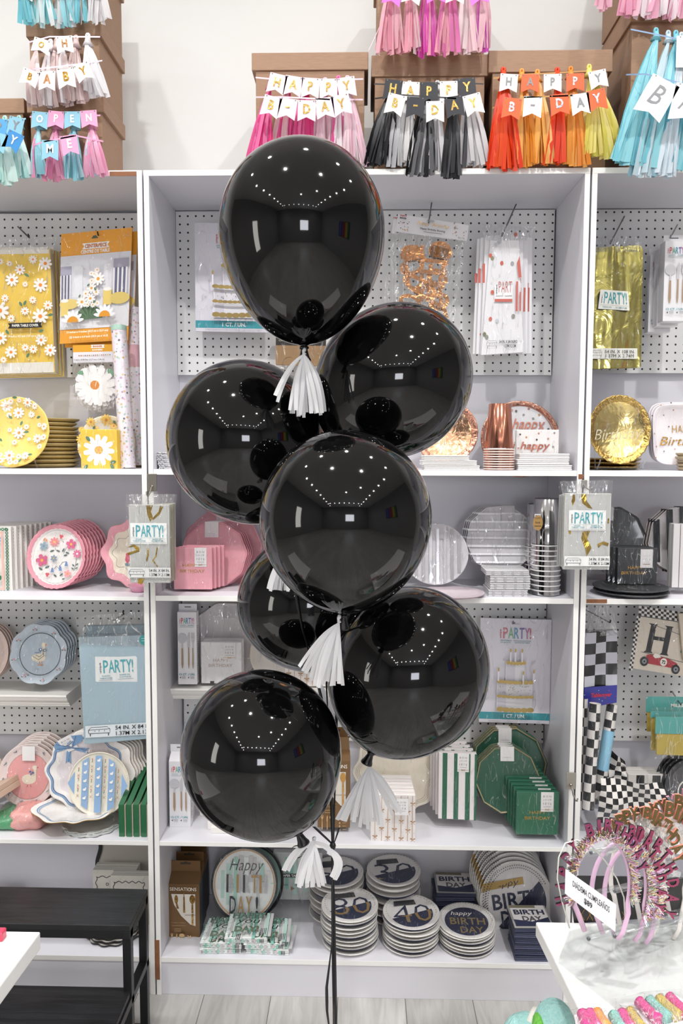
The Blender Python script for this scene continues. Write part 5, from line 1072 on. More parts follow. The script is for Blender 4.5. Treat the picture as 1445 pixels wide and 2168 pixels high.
t = thing('cup_label', 'gold oval label stuck on the front stack of silver cups', 'label', 1138, 1107, 2.235); spart('sticker', t, 1138, 1107, 2.235, lambda mb: (mb.circ(1138, 1107, 10.5, P('b08a50'), ry=16), mb.text('CUPS', 1138, 1097, 3.4, BLACKP, w=12), mb.text('hot', 1138, 1106, 5, BLACKP, w=10), mb.rect(1131, 1113, 1145, 1114, BLACKP)))
t = thing('price_sticker', 'small white price sticker on the front stack of silver cups', 'label', 1137, 1088, 2.236); spart('sticker', t, 1137, 1088, 2.236, lambda mb: (mb.rect(1131, 1088, 1144, 1104, P('d9d6d3')), mb.rect(1133, 1091, 1142, 1092.5, BLACKP), mb.rect(1134, 1095, 1140, 1096.5, BLACKP)))
# ================================================================== RIGHT UNIT, middle compartment
NV = P('2e3136'); 
plate('paper_plate', 'charcoal ten sided plate with gold edge behind the black napkins', 1298, 1144, 2.38, 72, 73, M('33373b', .3, coat=.5), NV, P('b99b78'), out=pgon(10, .1), art=lambda mb: mb.rect(1290, 1073, 1299, 1102, P('c9c7ca')), tilt=8, rim=.93, deep=.004, wrap=CLEARW)
def a_bw(mb): hstripes(1446, 1145, 72, range(1390, 1520, 28), 14, P('2e3136'), True)(mb)
bw_ = plate('paper_plate', 'x', 1446, 1145, 2.36, 76, 75, P('dcd7d8'), P('dcd7d8'), P('b99b78'), out=pgon(10, .1), art=a_bw, tilt=8, rim=.93, deep=.004, th=.005, wrap=CLEARW)
stack(bw_, 3, (-.004, .011, 0), 'black and white striped ten sided plate pack at the right edge, {}')
def a_bn(mb): mb.text('HAPPY', 1343, 1202, 6.5, GL, w=31); mb.text('BIRTHDAY', 1341, 1213, 6.5, GL, w=54); mb.rect(1353, 1163, 1379, 1202, P('dad7d8')); mb.text('F Ê T E', 1366, 1184, 4, P('b9b6b8'), w=16); mb.text('J O U R', 1366, 1177, 3.4, P('b9b6b8'), w=16); mb.rect(1358, 1194, 1374, 1195, GOLD)
bn = napkins('napkin_pack', 'x', 1305, 1160, 1389, 1236, 2.31, .018, M('2a2d31', .4), a_bn, side=P('24262a'), wrap=CLEAR)
stack(bn, 3, (-.007, .022, 0), 'black HAPPY BIRTHDAY napkin pack in the right unit, {}')
for i in range(2): plate('paper_plate', 'black scalloped plate pack lying flat before the black napkins, %s' % ('lower', 'upper')[i], 1336, 1246, 2.28, 78, None, M('2a2c30', .35), M('33353a', .35), P('4a4c50'), out=scal(30, .04), lie=True, deep=.004, th=.006, loc=Vector((at(1336-i*2, 1250, 2.28).x, 2.285, Z2+.012*(i+1)+.001)), wrap=CLEAR)
gn = napkins('napkin_pack', 'x', 1421, 1110, 1435, 1244, 2.27, .04, P('d6d3d3'), None, side=P('c9c6c6'), folds=4)
stack(gn, 3, (.0215, .002, -.001), 'tall pale grey napkin pack at the right edge, {}', first='leftmost', last='rightmost', where=' from the left')
# ================================================================== LEFT UNIT, lower compartment
GB = P('b5c3cf')
def a_goose(mb):
    mb.ring(83, 1385, 42.5, 44.2, P('3f4a4e'), n=60)
    cr = P('e9dfc8'); mb.circ(80, 1393, 15, cr, ry=8.5); mb.poly([(84, 1390), (87, 1372), (93, 1370), (95, 1378), (93, 1392)], cr); mb.circ(90, 1366, 5, cr); mb.poly([(93, 1364), (99, 1366), (93, 1368)], P('d98a4c')); mb.line([(68, 1390), (80, 1397), (92, 1388)], 1, P('6f6a5c')); mb.line([(74, 1387), (82, 1391), (90, 1384)], 1, P('6f6a5c'))
    for x in (82, 87): mb.rect(x, 1400, x+1.2, 1407, P('d98a4c')); mb.rect(x-2, 1407, x+4, 1408.5, P('d98a4c'))
    b = P('4a6a94'); mb.ring(84, 1376, 2.6, 4, b, ry=.8, n=14); mb.ring(93, 1377, 2.4, 3.8, b, ry=.8, n=14); mb.line([(88, 1378), (80, 1382), (72, 1382)], 1, b); mb.line([(89, 1378), (92, 1388)], 1, b)
    for i in range(8):
        a = i*PI/4+.2; x, y = 83+53*math.cos(a), 1385-53*math.sin(a); mb.circ(x, y, 2, P('d99aa0'), n=8); mb.leaf(x+3.5, y+2, 4, 2, 30, P('5d6f68')); mb.leaf(x-3.5, y+2, 4, 2, -30, P('5d6f68'))
g_ = plate('paper_plate', 'x', 81, 1385, 2.395, 62, 64, GB, P('c3ced9'), P('56655f'), out=scal(8, .07, .3), art=a_goose, tilt=10, rim=.76, deep=.008, th=.005, wrap=CLEARW)
stack(g_, 5, (.0042, .0105, .0022), 'blue scalloped goose plate pack on the left ledge, {}')
bb = plate('paper_plate', 'x', -34, 1383, 2.40, 52, 60, P('cdb7ae'), P('d9c2b8'), P('8a6a5c'), art=None, tilt=10, deep=.006, th=.005, wrap=CLEARW)
stack(bb, 4, (.003, .01, .001), 'tan edged plate pack at the left edge above the ledge, {}')
BL = 'a3bac6'
def a_blue(mb):
    mb.rect(205, 1392, 293, 1444, P('e6e9ea')); mb.warp = bil([(205, 1395), (291, 1390), (293, 1439), (207, 1445)], 205, 1392, 293, 1444)
    mb.rect(205, 1392, 293, 1444, P('e9ecec')); party(mb, 212, 1398, 288, 1426, ['46a7b0'], '23242b', .09); tl = P('2f8a96')
    smalltext(mb, 218, 236, 1432, 3, tl, 'PLASTIC'); smalltext(mb, 213, 240, 1437, 3, tl); smalltext(mb, 256, 278, 1431, 3, tl, 'NAPPE EN'); smalltext(mb, 256, 280, 1436, 3, tl, 'PLASTIQUE'); mb.rect(212, 1440.5, 240, 1441.3, P('77878c')); mb.rect(252, 1440, 286, 1440.8, P('77878c'))
    mb.warp = bil([(182, 1537), (340, 1526), (340, 1552), (182, 1562)], 0, 0, 158, 26); mb.rect(0, 0, 158, 26, P('dfe6ea')); table_icon(mb, 7, 4, 45, 19, P('33343a')); mb.text('54 IN. X 84 IN.', 103, 7, 8.5, P('23242a'), w=78, bold=.01); mb.text('1.37M X 2.13M', 103, 19, 8.5, P('23242a'), w=76, bold=.01)
bq = [(171, 1352), (330, 1346), (330, 1562), (178, 1577)]
bt = packet('table_cover_pack', 'pale blue plastic table cover pack in a clear bag, hanging left of the post', 'table cover', bq, 2.30, .03, P(BL), a_blue, None, side=P('8fa8b4'), wrap=CLEARW, wfold=.004)
bagtop(bt, 254, 1569.5, 2.30, [(166, 1310), (320, 1296), (330, 1372), (171, 1366)], amp=.008)
spart('round_sticker', bt, 254, 1569.5, 2.30, lambda mb: (setattr(mb, 'ly', .006), mb.circ(311, 1356, 11, P('3fa6a4')), mb.rect(304, 1352, 318, 1353, P('d9efef')), mb.rect(304, 1357, 318, 1358, P('d9efef'))))
packet('table_cover_pack', 'second pale blue table cover pack hidden behind the first, its upper edge showing', 'table cover', [(184, 1328), (333, 1324), (331, 1500), (188, 1500)], 2.345, .02, P('7f9aa6'), None, None)
wire_hook(240, 1314, 2.50, 262, 1300, 2.29, 'dark wire hook holding the pale blue table cover', WIREB)
# pink goose plates
def a_pg(mb):
    mb.circ(58, 1644, 44, P('e3a09f'), ry=46, n=40); mb.ring(58, 1644, 44, 44.8, P('a8806c'), ry=1.04)
    c = P('ebe0cb'); mb.circ(60, 1650, 15, c, ry=10); mb.poly([(45, 1643), (50, 1655), (60, 1655)], c); mb.poly([(66, 1646), (70, 1632), (75, 1632), (75, 1650)], c); mb.circ(72, 1627, 5, c); mb.poly([(76, 1625), (80, 1626), (76, 1629)], P('c9605c'))
    for i in range(10):
        a = R(20+i*34); x, y = 58+53*math.cos(a), 1642-54*math.sin(a); mb.leaf(x, y, 9, 2, math.degrees(a)+70, P('6f8088')); mb.leaf(x+2, y-2, 6, 2, math.degrees(a)+110, P('6f8088'))
    for x in (60, 66): mb.line([(x, 1660), (x+(1 if x > 62 else -1), 1665)], 1, P('b0504c'))
    b = P('4f6a9c'); mb.leaf(64, 1634, 6, 4, 20, b); mb.leaf(70, 1636, 6, 4, -20, b); mb.leaf(66, 1639, 6, 2.4, 80, b)
    mb.warp = None; bonjour(mb, 60, 1582, 27, 30)
pg = plate('paper_plate', 'x', 58, 1642, 2.34, 62, 63, P('e6d5d3'), P('e2d2cf'), P('b09a84'), art=a_pg, tilt=10, rim=.86, deep=.006, th=.006, wrap=CLEARW)
stack(pg, 6, (.0045, .0125, .0035), 'pink goose plate pack in the lower left compartment, {}')
plate('paper_plate', 'tan edged plate cut off by the left edge behind the pink goose plate', -50, 1640, 2.42, 60, None, P('d9c4bc'), P('cdb5a8'), P('8a6f60'), tilt=8, wrap=CLEARW)
BOWB = P('6f97bf'); BOWD = P('4a6e9c')
def a_bow(mb):
    for r_, m_ in ((84, BOWB), (80.5, BOWD)): mb.ring(182, 1634, r_-2.6, r_, m_, ry=.88, n=90, f=wavy(10, .045, .4))
    c = (150, 1588)
    for pts in ([(150, 1586), (120, 1572), (112, 1585), (118, 1596)], [(150, 1586), (148, 1562), (170, 1560), (172, 1572)]): mb.poly(pts, BOWB)
    mb.poly([(150, 1586), (186, 1588), (178, 1593), (184, 1598), (152, 1592)], BOWB); mb.poly([(146, 1592), (148, 1620), (141, 1614), (136, 1620), (138, 1592)], BOWB)
    for p in ([(150, 1586), (116, 1580)], [(150, 1588), (118, 1590)], [(150, 1586), (158, 1562)], [(150, 1588), (182, 1592)], [(146, 1592), (142, 1616)]): mb.line(p, 1.1, BOWD)
    mb.warp = None
    q = bil([(119, 1573), (145, 1559), (162, 1587), (138, 1598)], 0, 0, 30, 31); mb.warp = q; bonjour(mb, 15, 0, 30, 31)
wb = plate('paper_plate', 'x', 190, 1634, 2.305, 97, 86, P('e4dce0'), P('f0ece9'), P('cba66c'), out=wavy(10, .045, .4), art=a_bow, tilt=10, rim=.72, deep=.010, th=.005, wrap=CLEARW)
stack(wb, 6, (.0050, .0105, .0005), 'large white wavy plate pack with blue ribbon border, {}')
def a_strp(mb):
    cx, cy, r = 209, 1659, 57; bl, cr = P('8fb0d6'), P('f0e9d8')
    for i in range(9):
        x = 150+i*14.7; hw = math.sqrt(max(0, r*r-(x-cx)**2)); 
        if i % 2 == 0: mb.poly([(x-7, cy+math.sqrt(max(0, r*r-(x-7-cx)**2))), (x+7, cy+math.sqrt(max(0, r*r-(x+7-cx)**2))), (x+7, cy-math.sqrt(max(0, r*r-(x+7-cx)**2))), (x-7, cy-math.sqrt(max(0, r*r-(x-7-cx)**2)))], bl)
        y = cy-hw+10
        while y < cy+hw-6 and y < 1690:
            if i % 2 == 0: mb.circ(x, y, 3.6, P('f2efe8'), ry=2.4, n=10); mb.circ(x+2.6, y-3, 1.5, P('f2efe8'), n=8); y += 17
            else: mb.leaf(x, y, 7, 1.6, 80, P('5f7f5c')); mb.circ(x, y-4, 1.6, P('d08a84'), n=8); mb.line([(x-2.5, y+8), (x+2.5, y+13)], .7, P('a9805c')); mb.line([(x+2.5, y+8), (x-2.5, y+13)], .7, P('a9805c')); y += 20
plate('paper_plate', 'round plate with blue and cream tulip stripes in front of the wavy plates', 209, 1660, 2.272, 65, 64, P('f0e9d8'), P('efe8d8'), P('c9ad84'), art=a_strp, tilt=10, rim=.93, deep=.004, th=.004, wrap=CLEARW)
# platter and pile of grey wavy plates
WP = M('f1eeec', .3, coat=.5, bump=.3)
o = plate('paper_platter', 'long white wavy platter with blue border lying on the grey plate pile', 168, 1706, 2.26, 98, None, WP, P('f4f1ee'), P('c9ab78'), out=lambda a: (wavy(8, .05, .5)(a))/math.hypot(math.cos(a), math.sin(a)/.62)/1.0, lie=True, deep=.010, th=.004, rim=.8, tilt=8, spin=14, loc=at(168, 1706, 2.28), wrap=CLEARW, cat='platter',
          art=lambda mb: [mb.ring(168, 1706, r_-2.4, r_, m_, ry=1, n=80, f=lambda a: wavy(8, .05, .5)(a)/math.hypot(math.cos(a), math.sin(a)/.62)) for r_, m_ in ((86, BOWB), (82, P('9fb6cf')))])
GE = P('b9bbba')
edge_stack('paper_plate', 'grey edged wavy plate pack lying under the white platter, {}', 196, 1745, 2.30, 60, 7, at(196, 1728, 2.3).z-Z3-.012, P('c9cccb'), P('d5d7d5'), GE, z0=Z3, out=wavy(12, .04), th=.006, deep=.004)
# green slabs
GN = M('24653f', .35, coat=.4)
for i in range(4):
    x0 = 252+15.6*i; x1 = x0+11.5; Yg = 2.225; t = thing('green_box', 'slim green box at the right end of the lower left shelf, %s' % ('leftmost', 'second from left', 'third from left', 'rightmost')[i], 'box', (x0+x1)/2, 1779, Yg)
    def gb(mb, x0=x0, x1=x1, i=i):
        a = mb.L(x0, 1704); b = mb.L(x1, 1779); d = .15; sh = .030+.012*i*0
        # leaning slab: front edge upright, top runs up and back
        mb.box(a[0], b[0], 0, d, 0, a[1], GN); mb.raw([(a[0], 0, a[1]), (b[0], 0, a[1]), (b[0]+.02, d, a[1]+.08), (a[0]+.02, d, a[1]+.08), (a[0], d, a[1]), (b[0], d, a[1])], [(0, 1, 2, 3), (0, 3, 4), (1, 5, 2), (3, 2, 5, 4)], GN, False)
        mb.box(b[0]-.0005, b[0]+.0035, .004, d, .003, a[1]-.002, P('cfc3ac'))
    spart('carton', t, (x0+x1)/2, 1779, Yg, gb, .0006)
# pink pack in plastic and carton at the left edge
pkp = thing('napkin_bundle', 'pink and green paper bundle in crinkled plastic at the lower left', 'party packet', 40, 1768, 2.24)
def lump(cx, cz, rx, rz, d, m, seed, nx=22, ny=12):
    def f(mb):
        vs = []; fs = []
        for j in range(ny+1):
            for i in range(nx):
                a = 2*PI*i/nx; b = PI*j/ny-PI/2; q = 1+.16*noise.noise(Vector((math.cos(a)*2, math.sin(a)*2, b*2+seed)))
                x = cx+rx*math.copysign(abs(math.cos(a))**.6, math.cos(a))*math.cos(b)**.5*q; y = d*(.5+.5*math.copysign(abs(math.sin(a))**.6, math.sin(a))*math.cos(b)**.5*q); z = cz+rz*math.sin(b)*q
                vs.append((x, y, max(0.0005, z)))
        for j in range(ny):
            for i in range(nx): k = (i+1) % nx; fs.append((j*nx+i, j*nx+k, (j+1)*nx+k, (j+1)*nx+i))
        mb.raw(vs, fs, m, True)
    return f
spart('pink_paper', pkp, 40, 1768, 2.24, lump(.015, .034, .06, .034, .17, M('e3a09a', .4, coat=.8, bump=.8, bs=30), 1)); spart('green_paper', pkp, 40, 1768, 2.24, lump(-.05, .026, .045, .026, .16, M('4f9a6a', .4, coat=.8, bump=.8, bs=30), 5)); spart('clear_bag', pkp, 40, 1768, 2.24, lump(-.005, .036, .085, .040, .19, CLEAR, 2))
t = thing('flat_carton', 'pale brown flat carton resting on the pink bundle at the left edge', 'box', -34, 1706, 2.22, rot=(0, R(-20), R(-12))); spart('carton', t, 0, 1700, 2.24, lambda mb: (mb.box(-.12, .035, 0, .14, 0, .018, P('c9b09c')), mb.box(-.12, .034, .003, .138, .0185, .034, P('c2a894'))), .0012)
# ================================================================== LEFT UNIT, bottom compartment
t = thing('mirror_board', 'cream board with a black wavy edge leaning in the bottom left compartment', 'board', 262, 1990, 2.47)
def wv(mb):
    pts = [(212+3.5*math.sin(i*.62), 1800+i*4) for i in range(46)]; mb.prism([(214, 1775), (330, 1775), (330, 1990), (214, 1990)], .004, .012, M('c9c4ba', .25, coat=.3)); mb.ly = 0; mb.line([(213+4*math.sin(i*.42), 1775+i*5) for i in range(43)], 8, P('1c1c1e'))
spart('board', t, 262, 1990, 2.47, wv)
def wavybox(mb, x0, y0, x1, y1, m, w_=1.6):
    pts = []; n = 9
    for i in range(n*4): u = i/(n*4); pts.append((x0+(x1-x0)*u, y0+1.8*math.sin(u*n*2*PI*.5)))
    for i in range(n*4): u = i/(n*4); pts.append((x1+1.8*math.sin(u*n*PI), y0+(y1-y0)*u))
    for i in range(n*4): u = i/(n*4); pts.append((x1-(x1-x0)*u, y1+1.8*math.sin(u*n*PI)))
    for i in range(n*4): u = i/(n*4); pts.append((x0+1.8*math.sin(u*n*PI), y1-(y1-y0)*u))
    mb.line(pts, w_, m, True)
def a_wv1(mb): wavybox(mb, 206, 1857, 282, 1935, P('26262a'))
def a_wv2(mb): wavybox(mb, 243, 1868, 306, 1935, P('26262a')); mb.ring(229, 1873, 2, 3.3, P('26262a'), n=12)
napkins('napkin_pack', 'cream napkin pack with black wavy border, the rear one behind the black stand', 198, 1843, 290, 1950, 2.40, .05, P('d9d5cb'), a_wv1, wrap=CLEARW)
napkins('napkin_pack', 'cream napkin pack with black wavy border, the front one behind the black stand', 236, 1855, 318, 1960, 2.36, .035, P('d6d2c8'), a_wv2, wrap=CLEARW)
edge_stack('paper_plate', 'cream plate pack with black scalloped edge under the black stand, {}', 244, 2000, 2.33, 62, 6, .062, P('2a2a2c'), P('cfccc4'), P('c9c5bc'), z0=Z4, out=scal(14, .08), th=.003, deep=.004)
t = thing('grey_packet', 'grey printed packet behind the black stand at the left edge', 'party packet', 2, 1975, 2.45); spart('pack_body', t, 2, 1975, 2.45, lambda mb: (mb.box(-.06, .06, 0, .03, 0, .14, P('a9a296')), setattr(mb, 'ly', .001), mb.text('one', 5, 1909, 6, P('4a4a4c'), w=16, shear=.3)), .002)
# ================================================================== MIDDLE UNIT, lower compartment
cutlery_box('white cutlery box standing on the moulded ledge', 377, 1297, 417, 1449, 2.37, .035)
PD = P('d9d3d5')
def a_pdc(mb): mb.rect(470, 1285, 500, 1310, P('c4bfc3')); mb.text('FÊTE', 485, 1290, 4, P('e6e4e6'), w=18)
pd_ = plate('paper_plate', 'x', 482, 1356, 2.445, 82, 81, PD, PD, P('c2a07c'), out=pgon(10, .0), art=a_pdc, tilt=6, rim=.93, deep=.004, th=.005, wrap=CLEAR)
stack(pd_, 2, (.002, .011, 0), 'pale ten sided plate pack with gold edge on the moulded ledge, {}')
def a_wn(mb): mb.text('HAPPY', 468, 1398, 6.5, P('b3a090'), w=32); mb.text('BIRTHDAY', 467, 1409, 6.5, P('b3a090'), w=50); bonjour(mb, 486, 1362, 26, 34, True)
wn_ = napkins('napkin_pack', 'x', 426, 1360, 511, 1447, 2.385, .022, P('e9e7e9'), a_wn, wrap=CLEAR)
stack(wn_, 2, (.002, .026, .003), 'white HAPPY BIRTHDAY napkin pack on the moulded ledge, {}')
t = thing('clip', 'small dark clip holding the white napkins on the ledge', 'clip', 449, 1450, 2.368); spart('clip', t, 449, 1450, 2.368, lambda mb: mb.box(-.006, .006, -.002, .001, 0, .012, P('3a3836')))
BOWM = P('b08a68')
def bows(mb, xs, ys, y0, y1):
    for x in xs: mb.rect(x-.6, y0, x+.6, y1, P('c9a08a'))
    for i, x in enumerate(xs):
        for j, y in enumerate(ys):
            if (i+j) % 2 == 0:
                mb.leaf(x-3, y-1, 6, 3, -20, BOWM); mb.leaf(x+3, y-1, 6, 3, 20, BOWM); mb.line([(x, y), (x-4, y+5)], .9, BOWM); mb.line([(x, y), (x+4, y+5)], .9, BOWM)
def a_bown(mb): bows(mb, (611, 623, 636, 649, 661, 674), (1426, 1437), 1413, 1451)
napkins('napkin_pack', 'white napkin pack with tiny gold bows on the ledge between the balloons', 603, 1400, 700, 1453, 2.38, .03, P('efe9e6'), a_bown, wrap=CLEARW)
plate('paper_plate', 'cream plate edge just visible on the ledge between the balloons', 590, 1385, 2.43, 62, None, P('e6e0da'), P('e3dcd4'), P('c9ad84'), tilt=8, wrap=CLEARW)
cake_pack('cake centerpiece packet on the lower pegboard right of the balloons', 1013, 1311, 1162, 1529, 2.44)
wire_hook(1112, 1312, 2.50, 1085, 1320, 2.43, 'wire hook through the lower cake centerpiece packet')
cutlery_box('white cutlery box with sloped shoulders at the left end of the lower shelf', 359, 1597, 403, 1751, 2.29, .04, True, None, True)
cutlery_box('white cutlery box behind the sloped one at the left end of the lower shelf', 366, 1590, 410, 1734, 2.36, .04, False, None, False)
for i, (x0, x1, y1, h) in enumerate(((422, 446, 1728, 30), (438, 490, 1757, 18), (445, 505, 1765, 15))):
    p = on((x0+x1)/2, y1, Z3); t = thing('napkin_pack', 'plain white napkin pack under the lowest balloon, %s' % ('leftmost', 'middle', 'front')[i], 'napkins', loc=p); k = p.y/F
    mb = MB(); mb.box(-(x1-x0)*k/2, (x1-x0)*k/2+.02*(i > 0), 0, .05 if i else .03, 0, h*k, P('ece8e4')); mb.build('folded_stack', t, bevel=.002)
BR = '7a5c3c'
def sensations(label, x0, y0, x1, y1, Y, th, tabh, front=True, group=None):
    px = (x0+x1)/2; t = thing('cutlery_box', label, 'box', px, y1, Y, group); mb = MB(px, y1, Y); a = mb.L(x0, y0); b = mb.L(x1, y1); m = M(BR, .35, .35); s_ = 14*mb.kz
    mb.box(a[0], b[0], 0, th, 0, a[1], m); mb.box(b[0], b[0]+.0004, .003, th, .003, a[1]-.003, P('3b3f48'))
    mb.raw([(a[0], 0, a[1]), (b[0], 0, a[1]), (b[0]-.001, th*.75, a[1]+s_), (a[0]+.001, th*.75, a[1]+s_), (a[0], th, a[1]), (b[0], th, a[1])], [(0, 1, 2, 3), (3, 2, 5, 4), (0, 3, 4), (1, 5, 2)], m, False); mb.build('carton', t, bevel=.0006)
    mb = MB(px, y1, Y); mb.box(a[0]+.005, b[0]-.004, th*.75, th*.75+.0012, a[1]+s_, a[1]+s_+tabh*mb.kz, m); mb.ly = -th*.75+.0004; zc = y0-14-tabh*.75; mb.rect(px-11, zc-2, px+11, zc+2, P('3d3027')); mb.circ(px, zc-2, 4, P('3d3027'), ry=2); mb.build('hang_tab', t)
    if front:
        mb = MB(px, y1, Y); mb.ly = .0005; mb.warp = bil([(x0, y0), (x1, y0), (x1, y1), (x0, y1)], 0, 0, 70, 125); cr = P('efe8da'); g = foil('c99c5c', .2, .3, 40)
        mb.text('SENSATI', 25, 10, 7, cr, w=38, bold=.01); mb.circ(48.5, 10.2, 3.6, cr); mb.circ(48.5, 10.2, 2.4, P(BR)); mb.text('NS', 58, 10, 7, cr, w=12, bold=.01)
        mb.poly([(9, 20), (61, 20), (61, 86), (50, 83), (30, 65), (15, 42)], P('d9d3c9')); mb.rect(38, 62, 61, 64.5, P('b5aea2'))
        for x, y, kk in ((20, 22, 'fork'), (37, 15, 'knife'), (55, 21, 'spoon')):
            mb.circ(x, y+9 if kk != 'knife' else y+5, 6 if kk == 'spoon' else 4 if kk == 'fork' else 0.8, g, ry=9); mb.poly([(x-1.5, y+10), (x+1.5, y+10), (x+2.2, 58), (x-2.2, 58)] if kk != 'fork' else [(x-1.5, y+14), (x+1.5, y+14), (x+6, y+28), (x+1, y+28)], g)
        mb.rect(53, 60, 57, 83, g); mb.text('Premium Cutlery', 25, 79, 3, P('b59a6c'), w=30); mb.text('Couverts premium', 25, 84.5, 3, P('b59a6c'), w=30); mb.rect(16, 91, 30, 92, P('b59a6c')); mb.rect(16, 95, 30, 96, P('b59a6c'))
        g2 = P('cba878'); spoon(mb, 10, 100, 128, g2, g2, 8, 'fork'); spoon(mb, 21, 100, 128, g2, g2, 6, 'knife'); spoon(mb, 32, 100, 128, g2, g2, 11, 'spoon')
        mb.text('24', 48, 106, 5.5, P('d6bd92'), w=9, bold=.03)
        for i in range(3): mb.text('8', 48, 114+i*6, 4, P('d6bd92'), bold=.03); mb.rect(54, 113+i*6, 62, 114+i*6, P('b59a6c'))
        mb.rect(54, 104.5, 64, 105.5, P('b59a6c')); mb.build('printed_front', t)
    return t
sensations('bronze cutlery box on the lower shelf behind the lowest balloon', 672, 1612, 740, 1752, 2.27, .05, 26)
sensations('bronze cutlery box standing behind another, seen between the two low balloons', 678, 1590, 738, 1728, 2.34, .05, 26, False)
def a_cr(mb):
    for r_ in (84, 80.5, 77): mb.ring(836, 1638, r_-.9, r_, P('b8a184'), ry=.98, n=96, f=wavy(10, .05, .3))
plate('paper_plate', 'large cream wavy plate with thin gold lines behind the bow napkins', 836, 1638, 2.40, 92, 89, P('e8dfcd'), P('eae3d4'), P('c2a373'), out=wavy(10, .05, .3), art=a_cr, tilt=9, rim=.78, deep=.008, wrap=CLEARW)
def a_bn2(mb): bows(mb, (793, 807, 820, 834, 848, 862, 872), (1696, 1714, 1734, 1752, 1770), 1685, 1781); bonjour(mb, 848, 1685, 28, 34)
bn2 = napkins('napkin_pack', 'x', 784, 1683, 878, 1781, 2.225, .02, P('efeae7'), a_bn2, side=P('e6dedb'), wrap=CLEARW)
stack(bn2, 6, (-.001, .0235, .0005), 'white napkin pack with tiny gold bows on the lower shelf, {}')
def a_gs(mb):
    for x in (935, 959, 983, 1002): mb.rect(x, 1596, x+(10 if x < 1000 else 5), 1735, P('1f6146'))
    bonjour(mb, 978, 1596, 24, 38, True)
gs = napkins('napkin_pack', 'x', 927, 1596, 1006, 1735, 2.30, .022, P('ebe4e4'), a_gs, side=P('dcd5d2'), wrap=CLEARW, yaw=-4)
stack(gs, 4, (-.006, .027, .0005), 'tall green and white striped napkin pack, {}')
DG = '1c5540'; DGm = M(DG, .35, coat=.3); GE2 = P('c4a87c')
def a_gd1(mb): mb.ring(1078, 1622, 79, 81.5, GE2, n=10, f=None); bonjour(mb, 1069, 1545, 28, 33)
def a_gd2(mb): mb.ring(1074, 1650, 66, 68.5, GE2, n=10, f=None); bonjour(mb, 1074, 1583, 29, 30)
def dec(cx, cy, r, m):
    return lambda mb: mb.line([(cx+r*math.cos(.1+PI/10*0+i*PI/5), cy-r*math.sin(.1+i*PI/5)) for i in range(10)], 2, m, True)
g1 = plate('paper_plate', 'x', 1077, 1623, 2.41, 82, 81, DGm, DGm, P('8f8468'), out=pgon(10, .1), art=lambda mb: (dec(1077, 1623, 79, GE2)(mb), bonjour(mb, 1069, 1545, 28, 33)), tilt=8, rim=.93, deep=.003, th=.005, wrap=CLEARW)
stack(g1, 3, (-.0025, .011, .0015), 'large dark green ten sided plate pack, {}')
g2_ = plate('paper_plate', 'x', 1074, 1651, 2.33, 70, 70, DGm, DGm, P('8f8468'), out=pgon(10, .1), art=lambda mb: (dec(1074, 1651, 67, GE2)(mb), bonjour(mb, 1074, 1584, 29, 30)), tilt=10, rim=.93, deep=.003, th=.005, wrap=CLEARW)
stack(g2_, 3, (-.0025, .011, .0015), 'smaller dark green ten sided plate pack, {}')
def a_gn(mb): mb.text('HAPPY', 1136, 1720, 7, GL, w=34); mb.text('BIRTHDAY', 1136, 1732, 7, GL, w=54); bonjour(mb, 1156, 1677, 27, 41, True)
gnp = napkins('napkin_pack', 'x', 1091, 1677, 1181, 1767, 2.24, .016, M('22654a', .4), a_gn, side=P('1c5540'), wrap=CLEARW)
stack(gnp, 8, (-.0042, .0205, .0025), 'green HAPPY BIRTHDAY napkin pack, {} of the standing row')
# ================================================================== MIDDLE UNIT, bottom compartment
sensations('bronze cutlery box at the left of the bottom shelf, the front one with a window', 355, 1873, 423, 1999, 2.30, .05, 22)
sensations('bronze cutlery box at the left of the bottom shelf, middle of three', 364, 1853, 430, 1975, 2.365, .05, 22, False)
sensations('bronze cutlery box at the left of the bottom shelf, rear of three', 372, 1834, 436, 1950, 2.43, .05, 22, False)
MINT = ['8fc9b8', 'bfe0d6', 'd9d9d6', 'a9d4c6', 'c9c7c9', 'e6ecea', 'e3d3d6']
def mintstripes(mb, cx, cy, r, seed=3):
    rr = random.Random(seed); x = cx-r+2
    while x < cx+r-4:
        w_ = rr.uniform(4, 10); hw = math.sqrt(max(4, r*r-max(abs(x-cx), abs(x+w_-cx))**2)); y0 = cy-hw+rr.uniform(0, 8); y1 = cy+hw-rr.uniform(0, 8)
        if rr.random() < .5: y1 = y0+(y1-y0)*rr.uniform(.3, .8)
        mb.rect(x, y0, x+w_, y1, P(rr.choice(MINT))); x += w_+rr.uniform(0, 4)
def blockword(mb, s, cx, cy, h, w_, cols, sh='b9bbbd'):
    n = len(s); cw = w_/n
    for i, ch in enumerate(s):
        x = cx-w_/2+cw*(i+.5); ww = cw*(.8 if ch not in 'I!' else .34); mb.text(ch, x+1.5, cy+.8, h, P(sh), w=ww, bold=.05)
        mb.text(ch, x, cy, h, P(sh), w=ww, bold=.045)
        mb.rect(x-ww*.5, cy-h/2, x-ww*.5+min(4.6, ww), cy+h/2, P(cols[i % len(cols)])) if ch not in 'TAY!D' else mb.text(ch, x, cy, h, P(cols[i % len(cols)]), w=ww, bold=.01)
